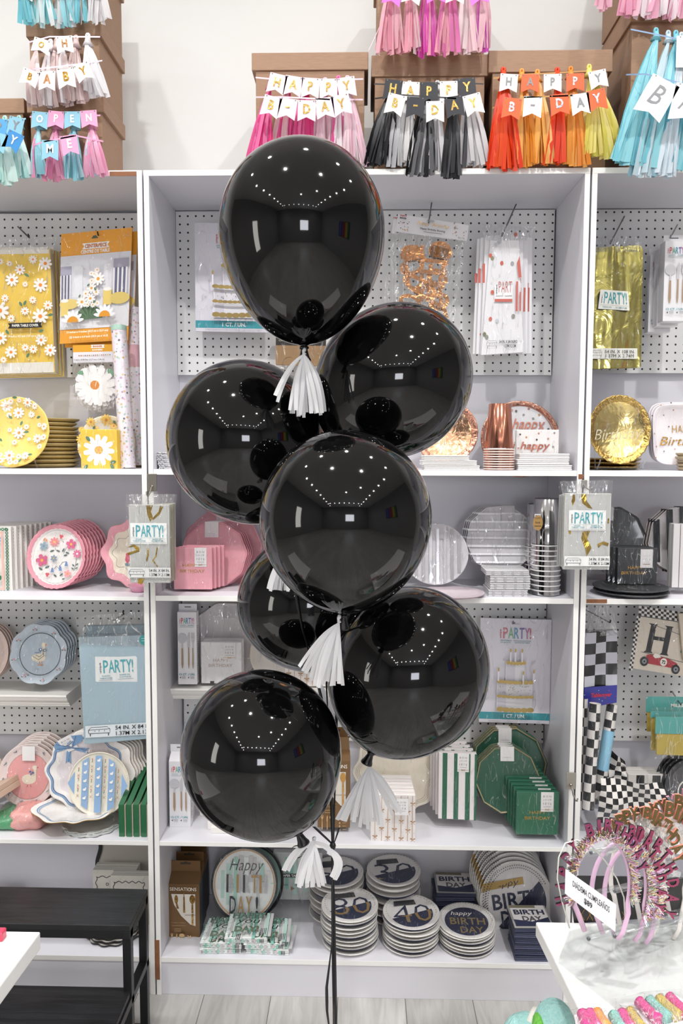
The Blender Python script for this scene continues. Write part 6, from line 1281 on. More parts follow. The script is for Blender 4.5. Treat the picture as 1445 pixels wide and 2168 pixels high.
def a_hb(mb):
    mintstripes(mb, 517, 1872, 60); mb.ring(517, 1872, 62, 64.5, P('c9a078'), ry=1.06, n=60)
    mb.text('Happy', 521, 1838, 30, P('3a3a3e'), w=68, shear=.3, bold=-.012)
    blockword(mb, 'BIRTH', 521, 1871, 35, 88, ['3a3a3e', 'b08a58', '3a3a3e', 'b08a58', 'b08a58']); blockword(mb, 'DAY!', 519, 1912, 34, 68, ['3a3a3e', 'b08a58', 'b08a58', '3a3a3e'])
hb1 = plate('paper_plate', 'round Happy BIRTHDAY plate with mint stripes and black rim', 517, 1872, 2.37, 70, 74, P('e9ecea'), P('dfe4e1'), P('24262a'), art=a_hb, tilt=9, rim=.90, deep=.006, th=.016, wrap=CLEARW)
spart('black_rim', hb1, 517, 1872, 2.37, lambda mb: mb.ring(517, 1872, 66.5, 71, P('26282c'), ry=1.05, n=60))
plate('paper_plate', 'larger mint and black rimmed plate standing behind the Happy BIRTHDAY plate', 532, 1866, 2.43, 68, 74, P('a9c9be'), P('26282c'), P('1e2024'), tilt=8, rim=.88, wrap=CLEARW)
plate('paper_plate', 'mint and black rimmed plate at the very back, showing behind the Happy BIRTHDAY plate', 536, 1862, 2.475, 64, 72, P('8fb5a8'), P('26282c'), P('1e2024'), tilt=6, rim=.88, wrap=CLEARW)
def a_hyd(mb, ox=0, oy=0):
    rr = random.Random(8); S = 1.0; cx, cy = mb.px, mb.py
    for i in range(12):
        x = cx-44+i*8; mb.rect(x, cy-46+rr.uniform(0, 10), x+rr.uniform(3, 7), cy+46-rr.uniform(0, 20), P(rr.choice(MINT)))
    for i in range(50): mb.circ(cx+rr.uniform(-44, 44), cy+rr.choice((-1, 1))*rr.uniform(36, 46) if i % 2 else cy+rr.uniform(-44, 44), .9, P('3a3f40'), n=6) if i % 2 else mb.circ(cx-rr.uniform(34, 45), cy+rr.uniform(-44, 44), 1, P('4a9a86'), n=6)
    d = '55504a'; mb.text('HAPPY', cx, cy-22, 20, P('5f8f80'), w=70, bold=.05); mb.text('HAPPY', cx+1.5, cy-21, 20, P(d), w=70, bold=-.01); mb.text('you', cx, cy+3, 18, P('2e2e32'), w=46, shear=.3); mb.text('DAY!', cx, cy+26, 20, P('6f6252'), w=50, bold=.05); mb.text('DAY!', cx+1, cy+27, 20, P('3f7f6c'), w=50, bold=-.015)
    for i in range(4): mb.rect(cx+30+i*3.4, cy+24, cx+31.4+i*3.4, cy+45, P('2e2e32'))
k5 = [(469, 2010, 0, 80, 'lower left'), (566, 2012, 0, 90, 'lower right'), (470, 1994, 1, 84, 'upper left'), (562, 2002, 1, 84, 'upper right'), (522, 1987, 2, 88, 'topmost')]
for px_, py_, lv, w_, nm in k5:
    hN = .0165; P0 = on(px_, 2018 if lv == 0 else 2013, Z4); yy = P0.y+.0; 
    if lv == 2: yy = P0.y-.002
    o = flatnap('napkin_pack', 'mint HAPPY you DAY! napkin pack on the bottom shelf, %s of five' % nm, px_, 2010, 2.27, w_, .115, hN, P('e6e9e7'), side=P('dfe3e1'), spin=(3, -3, -2, 2, 1)[k5.index((px_, py_, lv, w_, nm))], loc=Vector((P0.x, 2.222, Z4+lv*(hN+.0006)+.0003)), art=a_hyd, folds=4)
    spart('side_stripes', o, px_, 2010, 2.27, lambda mb: [mb.box(-.05+i*.012, -.05+i*.012+.007, -.0008, 0, .002, hN-.003, P(MINT[i % 7])) for i in range(8)]+[mb.box(.042+i*.0045, .0437+i*.0045, -.001, 0, .002, hN-.003, P('2e2e32')) for i in range(3)])
def a_mt(mb):
    mb.rect(575, 1808, 680, 1895, P('c9cdcb')); mintstripes(mb, 628, 1850, 44, 5); mb.rect(590, 1849, 672, 1857, P('2a2a2e')); mb.text('PAPER TABLE COVER', 628, 1853, 5.5, P('f1f1ef'), w=64, bold=.03)
    for x, y in ((617, 1832), (620, 1880), (670, 1850)): mb.poly([(x-4, y+4), (x-4, y-4), (x+4, y)], P('9a7a5c'))
    mb.text('54 inch', 600, 1872, 4, P('55555a'), w=20); mb.text('102 inch', 634, 1872, 4, P('55555a'), w=20)
mt = packet('table_cover_pack', 'grey and mint paper table cover pack standing at the back of the bottom shelf', 'table cover', [(578, 1806), (682, 1806), (680, 1905), (580, 1905)], 2.47, .025, P('cfd2d0'), a_mt, None, wrap=CLEAR, wfold=.004); bagtop(mt, 630, 1905, 2.47, [(580, 1885), (680, 1885), (683, 1922), (578, 1922)], CLEAR)
# milestone plates
NAVY = '262b45'; NM = M('262b45', .4); MARB = noisecol('marble_print', 'd9d6d4', 'ece9e7', 14, .4, bump=.02)
RIMD = dots('white_rim_specks', 'e6e3df', ['3a3a44', '2b2f48', '3a3a44'], 260, .14, .4, .3)
def halfnavy(mb, cx, cy, r, a0=-150, a1=25): mb.circ(cx, cy, r, NM, a0=a0, a1=a1, n=30)
def a_num(num, word='celebrate', gold=True):
    def f(mb):
        cx, cy = mb.px, mb.py; r = 46; gm = M('a98a55', .35, .4)
        a0, a1 = R(-152), R(18); p0 = (cx+r*math.cos(a0), cy-r*math.sin(a0)); p1 = (cx+r*math.cos(a1), cy-r*math.sin(a1))
        mb.text(num, cx+2, cy+2, 56, P(NAVY), w=82, rot=8, bold=-.012); mb.circ(cx, cy, r, NM, a0=-152, a1=18, n=30)
        # below the diagonal the numerals turn gold
        A_, B_ = -(p1[1]-p0[1]), (p1[0]-p0[0]); C_ = A_*p0[0]+B_*p0[1]
        mb.text(num, cx+2, cy+2, 56, gm, w=82, rot=8, bold=-.012, clip=(-A_, -B_, -C_))
        mb.poly([(cx-36, cy-34), (cx+8, cy-44), (cx+12, cy-28), (cx-36, cy-19)], P('3b3b40')); mb.text(word, cx-10, cy-31, 12, P('8a7f6c'), w=38, shear=.3, rot=12)
        for i in range(46):
            a = 2*PI*i/46; mb.circ(cx+53*math.cos(a), cy-53*math.sin(a), .9, P('3a3a44'), n=6)
    return f
def a_hbn(mb):
    cx, cy = mb.px, mb.py; mb.circ(cx, cy, 46, NM, n=40); mb.text('happy', cx-8, cy-24, 16, P('e9e4da'), w=44, shear=.3); mb.text('BIRTH', cx+2, cy, 22, M('a08a5c', .35, .4), w=74, bold=.01); mb.text('DAY', cx+8, cy+28, 20, M('a08a5c', .35, .4), w=48, bold=.01)
    for i in range(60): a = 2*PI*i/60; mb.circ(cx+54*math.cos(a), cy-54*math.sin(a), .9, P('3a3a44'), n=6)
def rimmix(mb):
    cx, cy = mb.px, mb.py; mb.circ(cx, cy, 58, NM, a0=200, a1=320, n=20)
def pile(px, py, Y, rp, n, topart, lab, tm=None):
    P0 = at(px, py, Y); H = P0.z-Z4; step = H/n; k = Y/F
    for i in range(n):
        top = i == n-1; nm = 'topmost' if top else ('lowest' if i == 0 else ORD[n-1-i]+' from the top'); navy = (i % 3 == 1)
        o = plate('milestone_plate', lab.format(nm), px, py, Y, rp, cm=(tm or MARB), rm=RIMD, em=(NM if navy else RIMD), lie=True, deep=.005, th=step*.55, rim=.8, spin=(0 if top else rnd()*180), tilt=(3 if top else rnd()*.8), loc=Vector((P0.x+(0 if top else rnd()*2.5*k), Y+(0 if top else rnd()*2*k), Z4+step*(i+1)-.0006)), art=(topart if top else None), wrap=CLEARW if top else None)
        if not top:  # dark patch of print wrapping the rim
            mb = MB(); r_ = rp*k; a0 = rnd(0, 6.28); vs = []; fs = []; m_ = 10
            for j in range(m_+1):
                a = a0+j*.07; vs += [(r_*1.002*math.cos(a), -.0002, r_*1.002*math.sin(a)), (r_*1.003*math.cos(a), .0032, r_*1.003*math.sin(a)), (r_*.955*math.cos(a), .0075, r_*.955*math.sin(a))]
            for j in range(m_): b = j*3; fs += [(b, b+1, b+4, b+3), (b+1, b+2, b+5, b+4)]
            mb.raw(vs, fs, NM if not navy else RIMD); mb.build('rim_print', o)
pile(712, 1844, 2.43, 57, 7, a_num('50'), '50 number plate pack in the back left pile, {}')
pile(833, 1840, 2.43, 57, 7, a_num('30'), '30 number plate pack in the back right pile, {}')
pile(740, 1913, 2.297, 60, 9, a_num('80'), '80 number plate pack in the front left pile, {}')
pile(870, 1929, 2.297, 60, 8, a_num('40'), '40 number plate pack in the front middle pile, {}')
pile(987, 1947, 2.297, 60, 7, a_hbn, 'navy happy BIRTHDAY plate pack in the front right pile, {}')
def a_big(mb):
    cx, cy = 1094, 1910; mb.circ(cx, cy, 63, NM, a0=-128, a1=40, n=30, ry=62)
    g = M('a98a4c', .35, .4); mb.poly([(1022, 1876), (1108, 1862), (1110, 1876), (1034, 1890), (1018, 1894)], g); mb.text('happy', 1070, 1877, 17, P('2b2b33'), w=56, shear=.3, rot=6)
    mb.text('BIRTH', 1096, 1906, 30, P('2c3148'), w=108, rot=8, bold=.02); mb.text('D', 1072, 1944, 32, P('2c3148'), rot=8, w=22, bold=.02); mb.text('AY!', 1120, 1938, 32, g, rot=8, w=62, bold=.02)
    for i in range(46): a = R(30+i*4); mb.circ(cx+70*math.cos(a), cy-73*math.sin(a), 1.2, P('3a3a44'), n=6); mb.circ(cx+64*math.cos(a+.03), cy-67*math.sin(a+.03), 1.1, P('3a3a44'), n=6)
bg_ = plate('paper_plate', 'x', 1094, 1910, 2.38, 79, 80, MARB, P('e3e0dc'), NM, art=a_big, tilt=12, rim=.86, deep=.007, th=.007, wrap=CLEARW)
stack(bg_, 8, (-.0032, .0118, .0075), 'large happy BIRTHDAY plate pack with navy half, {} in the leaning row')
def nn(px, x1y, Y, w_, n, h, lab, y0=None, yloc=2.23):
    P0 = at(px, x1y, Y)
    for i in range(n):
        def a_(mb): cx, cy = mb.px, mb.py; mb.rect(cx-38, cy-38, cx+38, cy+38, P('d9d6d4')); mb.poly([(cx-38, cy+38), (cx+38, cy+38), (cx+38, cy+6), (cx, cy+22), (cx-38, cy+14)], NM); mb.rect(cx-38, cy-38, cx+18, cy-28, P('7a7460')); mb.text('BIRTH', cx, cy-12, 18, P(NAVY), w=66, bold=.03); mb.text('DAY', cx+2, cy+12, 18, P('55505a'), w=42, bold=.03)
        flatnap('napkin_pack', lab % ('topmost' if i == n-1 else 'lowest' if i == 0 else ORD[n-1-i]+' from the top'), px, x1y, Y, w_, .11, h, P('9a9894') if i == n-1 else NM, side=P('3a3f58') if i % 2 else P('4a4e66'), loc=Vector((P0.x+rnd()*.002, yloc+rnd()*.002, Z4+(h+.0007)*i+.0003)), art=a_ if i == n-1 else None, folds=3, spin=rnd()*2)
nn(964, 1910, 2.40, 84, 6, .0165, 'BIRTHDAY napkin pack in the pile behind the navy plates, %s', yloc=2.40)
nn(1130, 2040, 2.21, 84, 6, .0175, 'BIRTHDAY napkin pack in the pile beside the white table, %s', yloc=2.212)
# ================================================================== RIGHT UNIT, lower compartment
CB, CWm = M('1b1b1d', .35, coat=.4), M('e3dfda', .35, coat=.4)
ck = thing('table_cover_pack', 'black and white checkered table cover hanging behind the right post', 'table cover', 1270, 1500, 2.36)
def ckf(mb): mb.sheet([(1234, 1342), (1301, 1335), (1303, 1450), (1234, 1455)], 12, 20, lambda i, j: (CB if ((i//4)+(j//4)) % 2 else P('c9c9d2')), lambda u, v: .004*math.sin(u*6+v*2)); mb.prism([(1234, 1340), (1301, 1335), (1303, 1485), (1234, 1500)], .006, .02, P('2b2b30'))
spart('checkered_cover', ck, 1270, 1500, 2.36, ckf)
BLUEC = dots('blue_confetti_label', '2a2f8f', ['c9403c', '9fd0e0', 'e0c04c', 'c9403c'], 90, .14, .35, .5)
spart('blue_label', ck, 1270, 1500, 2.36, lambda mb: (mb.sheet([(1234, 1455), (1303, 1449), (1303, 1486), (1234, 1500)], 2, 2, BLUEC, None, y=-.005), setattr(mb, 'ly', .0058), mb.text('Tablecover', 1270, 1470, 9, P('c9303c'), w=44, shear=.25, rot=4, bold=.03)))
bagtop(ck, 1270, 1500, 2.36, [(1234, 1285), (1290, 1285), (1302, 1345), (1232, 1350)], film('grey_bag', .22))
wire_hook(1237, 1290, 2.50, 1290, 1318, 2.36, 'dark wire hook over the checkered table cover', WIREB)
def ckroll(label, x0, y0, Y0, x1, y1, Y1, rpx, band=None):
    return roll('gift_wrap_roll', label, at(x0, y0, Y0), at(x1, y1, Y1), rpx*Y0/F, CB, 24, 16, lambda i, j: (CB if ((i//2)+(j//4)) % 2 else CWm), band=band)
ckroll('checkered gift wrap roll, tallest and nearest of the group', 1244, 1712, 2.27, 1259, 1489, 2.31, 12.5)
ckroll('checkered gift wrap roll at the left of the group beside the post', 1228, 1712, 2.33, 1234, 1478, 2.36, 10)
ckroll('checkered gift wrap roll at the back of the group', 1256, 1700, 2.40, 1258, 1472, 2.44, 10)
ckroll('checkered gift wrap roll leaning right with a blue label', 1266, 1690, 2.33, 1296, 1490, 2.37, 12, band=(.30, .72, P('8fc4de')))
# racing letter packet
def a_race(mb):
    mb.rect(0, 0, 120, 100, P('ded3c3')); n = 22
    mb.poly([(28, 14), (38, 14), (38, 12), (28, 12)], BLACKP)
    def H(x0, x1): mb.poly([(x0-4, 15), (x0+14, 15), (x0+14, 18), (x0+10, 19), (x0+9, 64), (x0+13, 67), (x0-5, 67), (x0-1, 64), (x0, 19), (x0-4, 18)], P('26262a'))
    mb.poly([(22, 10), (42, 10), (39, 13), (36, 62), (40, 66), (20, 66), (24, 62), (27, 13)], P('26262a')); mb.poly([(57, 10), (77, 10), (74, 13), (71, 62), (75, 66), (55, 66), (59, 62), (62, 13)], P('26262a')); mb.rect(32, 33, 66, 40, P('26262a'))
    mb.line([(22, 10), (110, 26)], .8, P('3a3a3a')); mb.line([(14, 66), (110, 74)], .8, P('3a3a3a')); mb.poly([(98, 56), (116, 14), (118, 58)], P('5f9c84'))
    rd = P('b0303c'); mb.poly([(28, 70), (40, 68), (48, 74), (62, 70), (78, 72), (96, 78), (100, 88), (22, 86)], rd); mb.circ(66, 79, 7.5, P('f1ece2')); mb.text('72', 66, 79, 7, BLACKP, w=8, bold=.04)
    for x, y in ((24, 83), (94, 89)): mb.circ(x, y, 9, P('2b2b2e')); mb.circ(x, y, 5, P('8f9298')); mb.circ(x, y, 2, P('2b2b2e'))
    mb.poly([(40, 70), (44, 64), (54, 66), (58, 71), (46, 74)], P('efe9df'))
rq = [(1350, 1306), (1464, 1322), (1452, 1432), (1336, 1415)]
rc = packet('letter_banner_packet', 'racing banner packet with a big H and a red car numbered 72', 'party packet', rq, 2.39, .012, P('ded3c3'), a_race, (0, 0, 120, 100), side=P('2a2a2c'), wrap=CLEARW)
def ckb(mb):
    for k_, (a, b) in enumerate((((1347, 1284), (1452, 1298)), ((1347, 1289), (1452, 1303)), ((1347, 1294), (1452, 1308)), ((1347, 1299), (1452, 1313)))):
        for i in range(18):
            u0, u1 = i/18, (i+1)/18; c = CB if (i+k_) % 2 else CWm
            mb.poly([(a[0]+(b[0]-a[0])*u0, a[1]+5+(b[1]-a[1])*u0), (a[0]+(b[0]-a[0])*u1, a[1]+5+(b[1]-a[1])*u1), (a[0]+(b[0]-a[0])*u1, a[1]+(b[1]-a[1])*u1), (a[0]+(b[0]-a[0])*u0, a[1]+(b[1]-a[1])*u0)], c); mb.ly -= mb.step
    mb.ly = .001
    for i in range(24):
        y0, y1 = 1305+i*4.8, 1305+(i+1)*4.8
        for j in (0, 1): x = 1343-i*.56+j*4; mb.poly([(x, y1), (x+4, y1), (x+4, y0), (x, y0)], CB if (i+j) % 2 else CWm); mb.ly -= mb.step
spart('checkered_edge', rc, 1394, 1423.5, 2.39, ckb)
packet('letter_banner_packet', 'second racing banner packet overlapping at the right edge', 'party packet', [(1432, 1300), (1500, 1300), (1500, 1410), (1446, 1400)], 2.375, .01, P('d9cdbc'), None, None)
# teal header bags
TL_ = '4f9c96'
def tealbag(label, x0, y0, x1, ym, y1, Y, group=None, txt=True):
    q = [(x0, y0), (x1, y0), (x1, ym), (x0, ym)]; 
    def art(mb):
        if txt: mb.text('MILES', 1432 if x0 < 1380 else 1458, y0+(ym-y0)*.55, 7, P('e9e6df'), w=26, bold=.03)
    t = packet('party_bag_pack', label, 'party bags', q, Y, .0015, P(TL_), art, None, group=group)
    spart('mustard_contents', t, (x0+x1)/2, ym, Y, lambda mb: mb.prism([(x0+4, ym), (x1, ym), (x1, y1), (x0+5, y1-2)], .002, .010, M('b09a3c', .35, coat=.5)), .001)
    bagtop(t, (x0+x1)/2, ym, Y, [(x0-2, y0-10), (x1, y0-12), (x1, y1+3), (x0-1, y1+4)], CLEAR, dy=-.006, amp=.003); return t
TG = 'bags with teal headers and mustard paper inside'
tealbag('teal header bag with mustard paper, the lower and nearest at the right edge', 1386, 1518, 1470, 1554, 1601, 2.33, TG)
tealbag('teal header bag with mustard paper, behind the nearest one and a little higher', 1376, 1507, 1460, 1520, 1592, 2.36, TG, False)
tealbag('teal header bag with mustard paper, highest and furthest back at the right edge', 1366, 1475, 1456, 1508, 1552, 2.40, TG)
wire_hook(1422, 1464, 2.50, 1440, 1492, 2.36, 'wire hook holding the teal header bags')
# checkered paper bags and napkins on the shelf
cq_ = thing('checkered_paper', 'crumpled black and white checkered paper lying on the right shelf', 'paper', 1340, 1720, 2.30)
def crum(mb):
    mb.sheet([(1262, 1640), (1392, 1650), (1420, 1740), (1258, 1735)], 36, 24, lambda i, j: (CB if ((i//3)+(j//3)) % 2 else CWm), lambda u, v: .03+.03*noise.noise(Vector((u*2.4, v*2, 4)))-.06*(1-v)*0, sm=True)
spart('checkered_sheet', cq_, 1340, 1720, 2.30, crum)
c2 = thing('checkered_paper', 'folded checkered paper corner sticking up behind the leaning roll', 'paper', 1300, 1680, 2.40)
spart('checkered_sheet', c2, 1300, 1680, 2.40, lambda mb: mb.sheet([(1284, 1584), (1320, 1612), (1330, 1650), (1268, 1660)], 12, 15, lambda i, j: (CB if ((i//3)+(j//3)) % 2 else CWm), lambda u, v: .02*noise.noise(Vector((u*3, v*3, 9)))))
def a_ckn(mb):
    for j in range(6):
        for i in range(5):
            if (i+j) % 2: mb.rect(1326+i*17, 1642+j*17, 1343+i*17, 1659+j*17, CB)
napkins('napkin_pack', 'checkered napkin pack standing behind the crumpled checkered paper', 1326, 1640, 1412, 1745, 2.38, .06, P('dcd7d2'), a_ckn, wrap=CLEAR)
def a_mp(mb): mb.ring(1464, 1680, 25, 28, P('d9d4cc'), n=40); mb.text('MILES', 1424, 1686, 6, P('d9d4cc'), rot=80)
mp_ = plate('paper_plate', 'x', 1464, 1672, 2.36, 58, 62, M('3a3a3e', .35), M('2b2b2f', .35), P('2b2b2f'), art=a_mp, tilt=9, wrap=CLEAR)
stack(mp_, 4, (-.0048, .012, .003), 'charcoal patterned plate pack at the right edge of the right shelf, {}')
# ================================================================== black two step stand, front left
BW = noisecol('black_ash_wood', '141416', '242427', 9, .42, (.6, 9, 1), .5, 8, .8, .1); BMt = M('17171a', .4)
tz = on(37, 1881, .42).z; 
def pX(px, py, z): p = on(px, py, z); return p
ZA, ZBt = .415, .235
A0 = on(37, 1881, ZA); A1 = on(313, 1882, ZA); A2 = on(273, 1960, ZA)
yb_, yf_ = A1.y, A2.y; xr_ = A1.x; xl_ = xr_-.66
st = thing('display_stand', 'black two step display stand with wood grain shelves at the lower left', 'display stand', loc=((xl_+xr_)/2, yf_, 0)); ox, oy = (xl_+xr_)/2, yf_
def sb(n, x0, x1, y0, y1, z0, z1, m, bv=.0015): 
    mb = MB(); mb.box(x0-ox, x1-ox, y0-oy, y1-oy, z0, z1, m); mb.build(n, st, bevel=bv)
sb('upper_shelf', xl_, xr_, yf_, yb_, ZA-.016, ZA, BW); 
q_ = on(272, 2080, ZBt); yl0 = 1.60
sb('lower_shelf', xl_, xr_-.004, yl0, yf_+.02, ZBt-.016, ZBt, BW)
rb = .022
for nm_, x, y, zt_ in (('leg', xr_-rb, yf_+.004, ZA-.016), ('leg', xr_-rb, yb_-rb, ZA-.016), ('leg', xl_, yf_+.004, ZA-.016), ('leg', xl_, yb_-rb, ZA-.016), ('leg', xr_-rb-.004, yl0, ZBt-.016), ('leg', xl_, yl0, ZBt-.016)):
    sb(nm_, x, x+rb, y, y+rb, 0, zt_, BMt)
sb('frame_rail', xl_, xr_, yf_+.002, yf_+rb, ZA-.016-rb, ZA-.016, BMt); sb('frame_rail', xr_-rb, xr_, yf_, yb_, ZA-.016-rb, ZA-.016, BMt); sb('frame_rail', xr_-rb, xr_, yl0, yb_, ZBt-.016-rb, ZBt-.016, BMt); sb('frame_rail', xr_-rb, xr_, yl0, yb_, .0, rb, BMt); sb('frame_rail', xl_, xr_, yb_-rb, yb_, 0.0, rb, BMt)
# ================================================================== white tables
TW = M('f0efed', .3, coat=.2)
def tabletop(label, pts_px, z, th, m=TW, legs=()):
    P_ = [on(x, y, z) for x, y in pts_px] if not isinstance(pts_px[0], Vector) else pts_px; c = sum(P_, Vector())/len(P_)
    t = thing('table', label, 'table', loc=(c.x, c.y, 0)); n = len(P_); mb = MB()
    vs = [(p.x-c.x, p.y-c.y, z) for p in P_]+[(p.x-c.x, p.y-c.y, z-th) for p in P_]
    ar = sum(vs[i][0]*vs[(i+1) % n][1]-vs[(i+1) % n][0]*vs[i][1] for i in range(n)); 
    if ar < 0: vs = vs[:n][::-1]+vs[n:][::-1]
    mb.raw(vs, [tuple(range(n)), tuple(range(2*n-1, n-1, -1))]+[(i, i+n, (i+1) % n+n, (i+1) % n) for i in range(n)], m, False); mb.build('tabletop', t, bevel=.003)
    for x, y in legs:
        mb = MB(); mb.box(x-.02, x+.02, y-.02, y+.02, 0, z-th, m); mb.build('leg', t, (-c.x, -c.y, 0), bevel=.002)
    return t, c
ZT1 = .70
a = on(1133, 1951, ZT1); b = on(1240, 2168, ZT1); dirv = (a-b); 
bx = b+(b-a)*.5
tb, ctb = tabletop('white table with headbands at the lower right corner', [a, a+Vector((1.1, 0, 0)), bx+Vector((1.1, 0, 0)), bx], ZT1, .03, legs=((a.x+1.0, a.y-.08), (bx.x+.9, bx.y+.05)))
a2 = on(86, 1972, ZT1); c2_ = on(-2, 2090, ZT1); d2 = c2_-a2
tb2, _ = tabletop('white chipped table corner at the lower left edge', [a2, a2+d2*2.4, a2+d2*2.4+Vector((-.7, 0, 0)), a2+Vector((-.7, 0, 0))], ZT1, .035, legs=((a2.x-.62, a2.y-.06),))
spd = thing('pink_box', 'small red and pink object on the white table at the left edge', 'box', loc=on(-6, 1995, ZT1)); spart('block', spd, 0, 0, None, lambda mb: mb.box(-.03, .010, 0, .02, 0, .018, M('d8365a', .3, coat=.5)), .003)
# ================================================================== headband stand
AC = film('clear_acrylic', .16, .1, 8, .1, (.93, .95, .95, 1))
YH = 1.33
hs = thing('headband_stand', 'clear acrylic headband stand with round end plate on the white table', 'display stand', loc=on(1270, 2000, ZT1)); H0 = hs.location
def W3(px, py, Y): return at(px, py, Y)-H0
endp = [(1205, 1965), (1188, 1905), (1179, 1860), (1182, 1815), (1196, 1785), (1220, 1778), (1250, 1790), (1280, 1822), (1305, 1860), (1320, 1900), (1323, 1950), (1310, 2000)]
mb = MB(); pe = [W3(x, y, 1.27+.0006*(x-1180)*.5) for x, y in endp]; mb.tube(pe, .0013, M('d8dad2', .15, coat=1), 6); mb.build('end_plate_edge', hs)
for x0, y0, Ya, x1, y1, Yb, r_ in ((1196, 1818, 1.27, 1440, 1772, 1.455, .0048), (1250, 1804, 1.30, 1440, 1765, 1.455, .0048), (1191, 1905, 1.27, 1440, 1850, 1.455, .0048), (1300, 1886, 1.31, 1460, 1850, 1.455, .0048), (1245, 1986, 1.29, 1460, 1925, 1.45, .0062), (1300, 1981, 1.31, 1480, 1935, 1.44, .0062)):
    mb = MB(); mb.tube([W3(x0, y0, Ya), W3(x1, y1, Yb)], r_, AC, 12); 
    p_ = W3(x0, y0, Ya); mb.lathe([(.0001, -.002), (r_*.5, -.002), (r_*.55, .0)], M('6f7276', .3, .6), 10, 'y', c=(p_.x, p_.y-.001, p_.z)); mb.build('acrylic_rod', hs)
mb = MB(); bq_ = [on(1180, 2036, ZT1+.003)-H0, on(1205, 1968, ZT1+.003)-H0, on(1460, 1925, ZT1+.003)-H0, on(1500, 2100, ZT1+.003)-H0, on(1310, 2140, ZT1+.003)-H0]
mb.raw([tuple(p) for p in bq_]+[(p.x, p.y, p.z-.0025) for p in bq_], [(0, 4, 3, 2, 1), (5, 6, 7, 8, 9)]+[(i, (i+1) % 5, (i+1) % 5+5, i+5) for i in range(5)], film('acrylic_sheet', .08, .2, 8, .06, (.95, .96, .96, 1)), False); mb.build('base_sheet', hs)
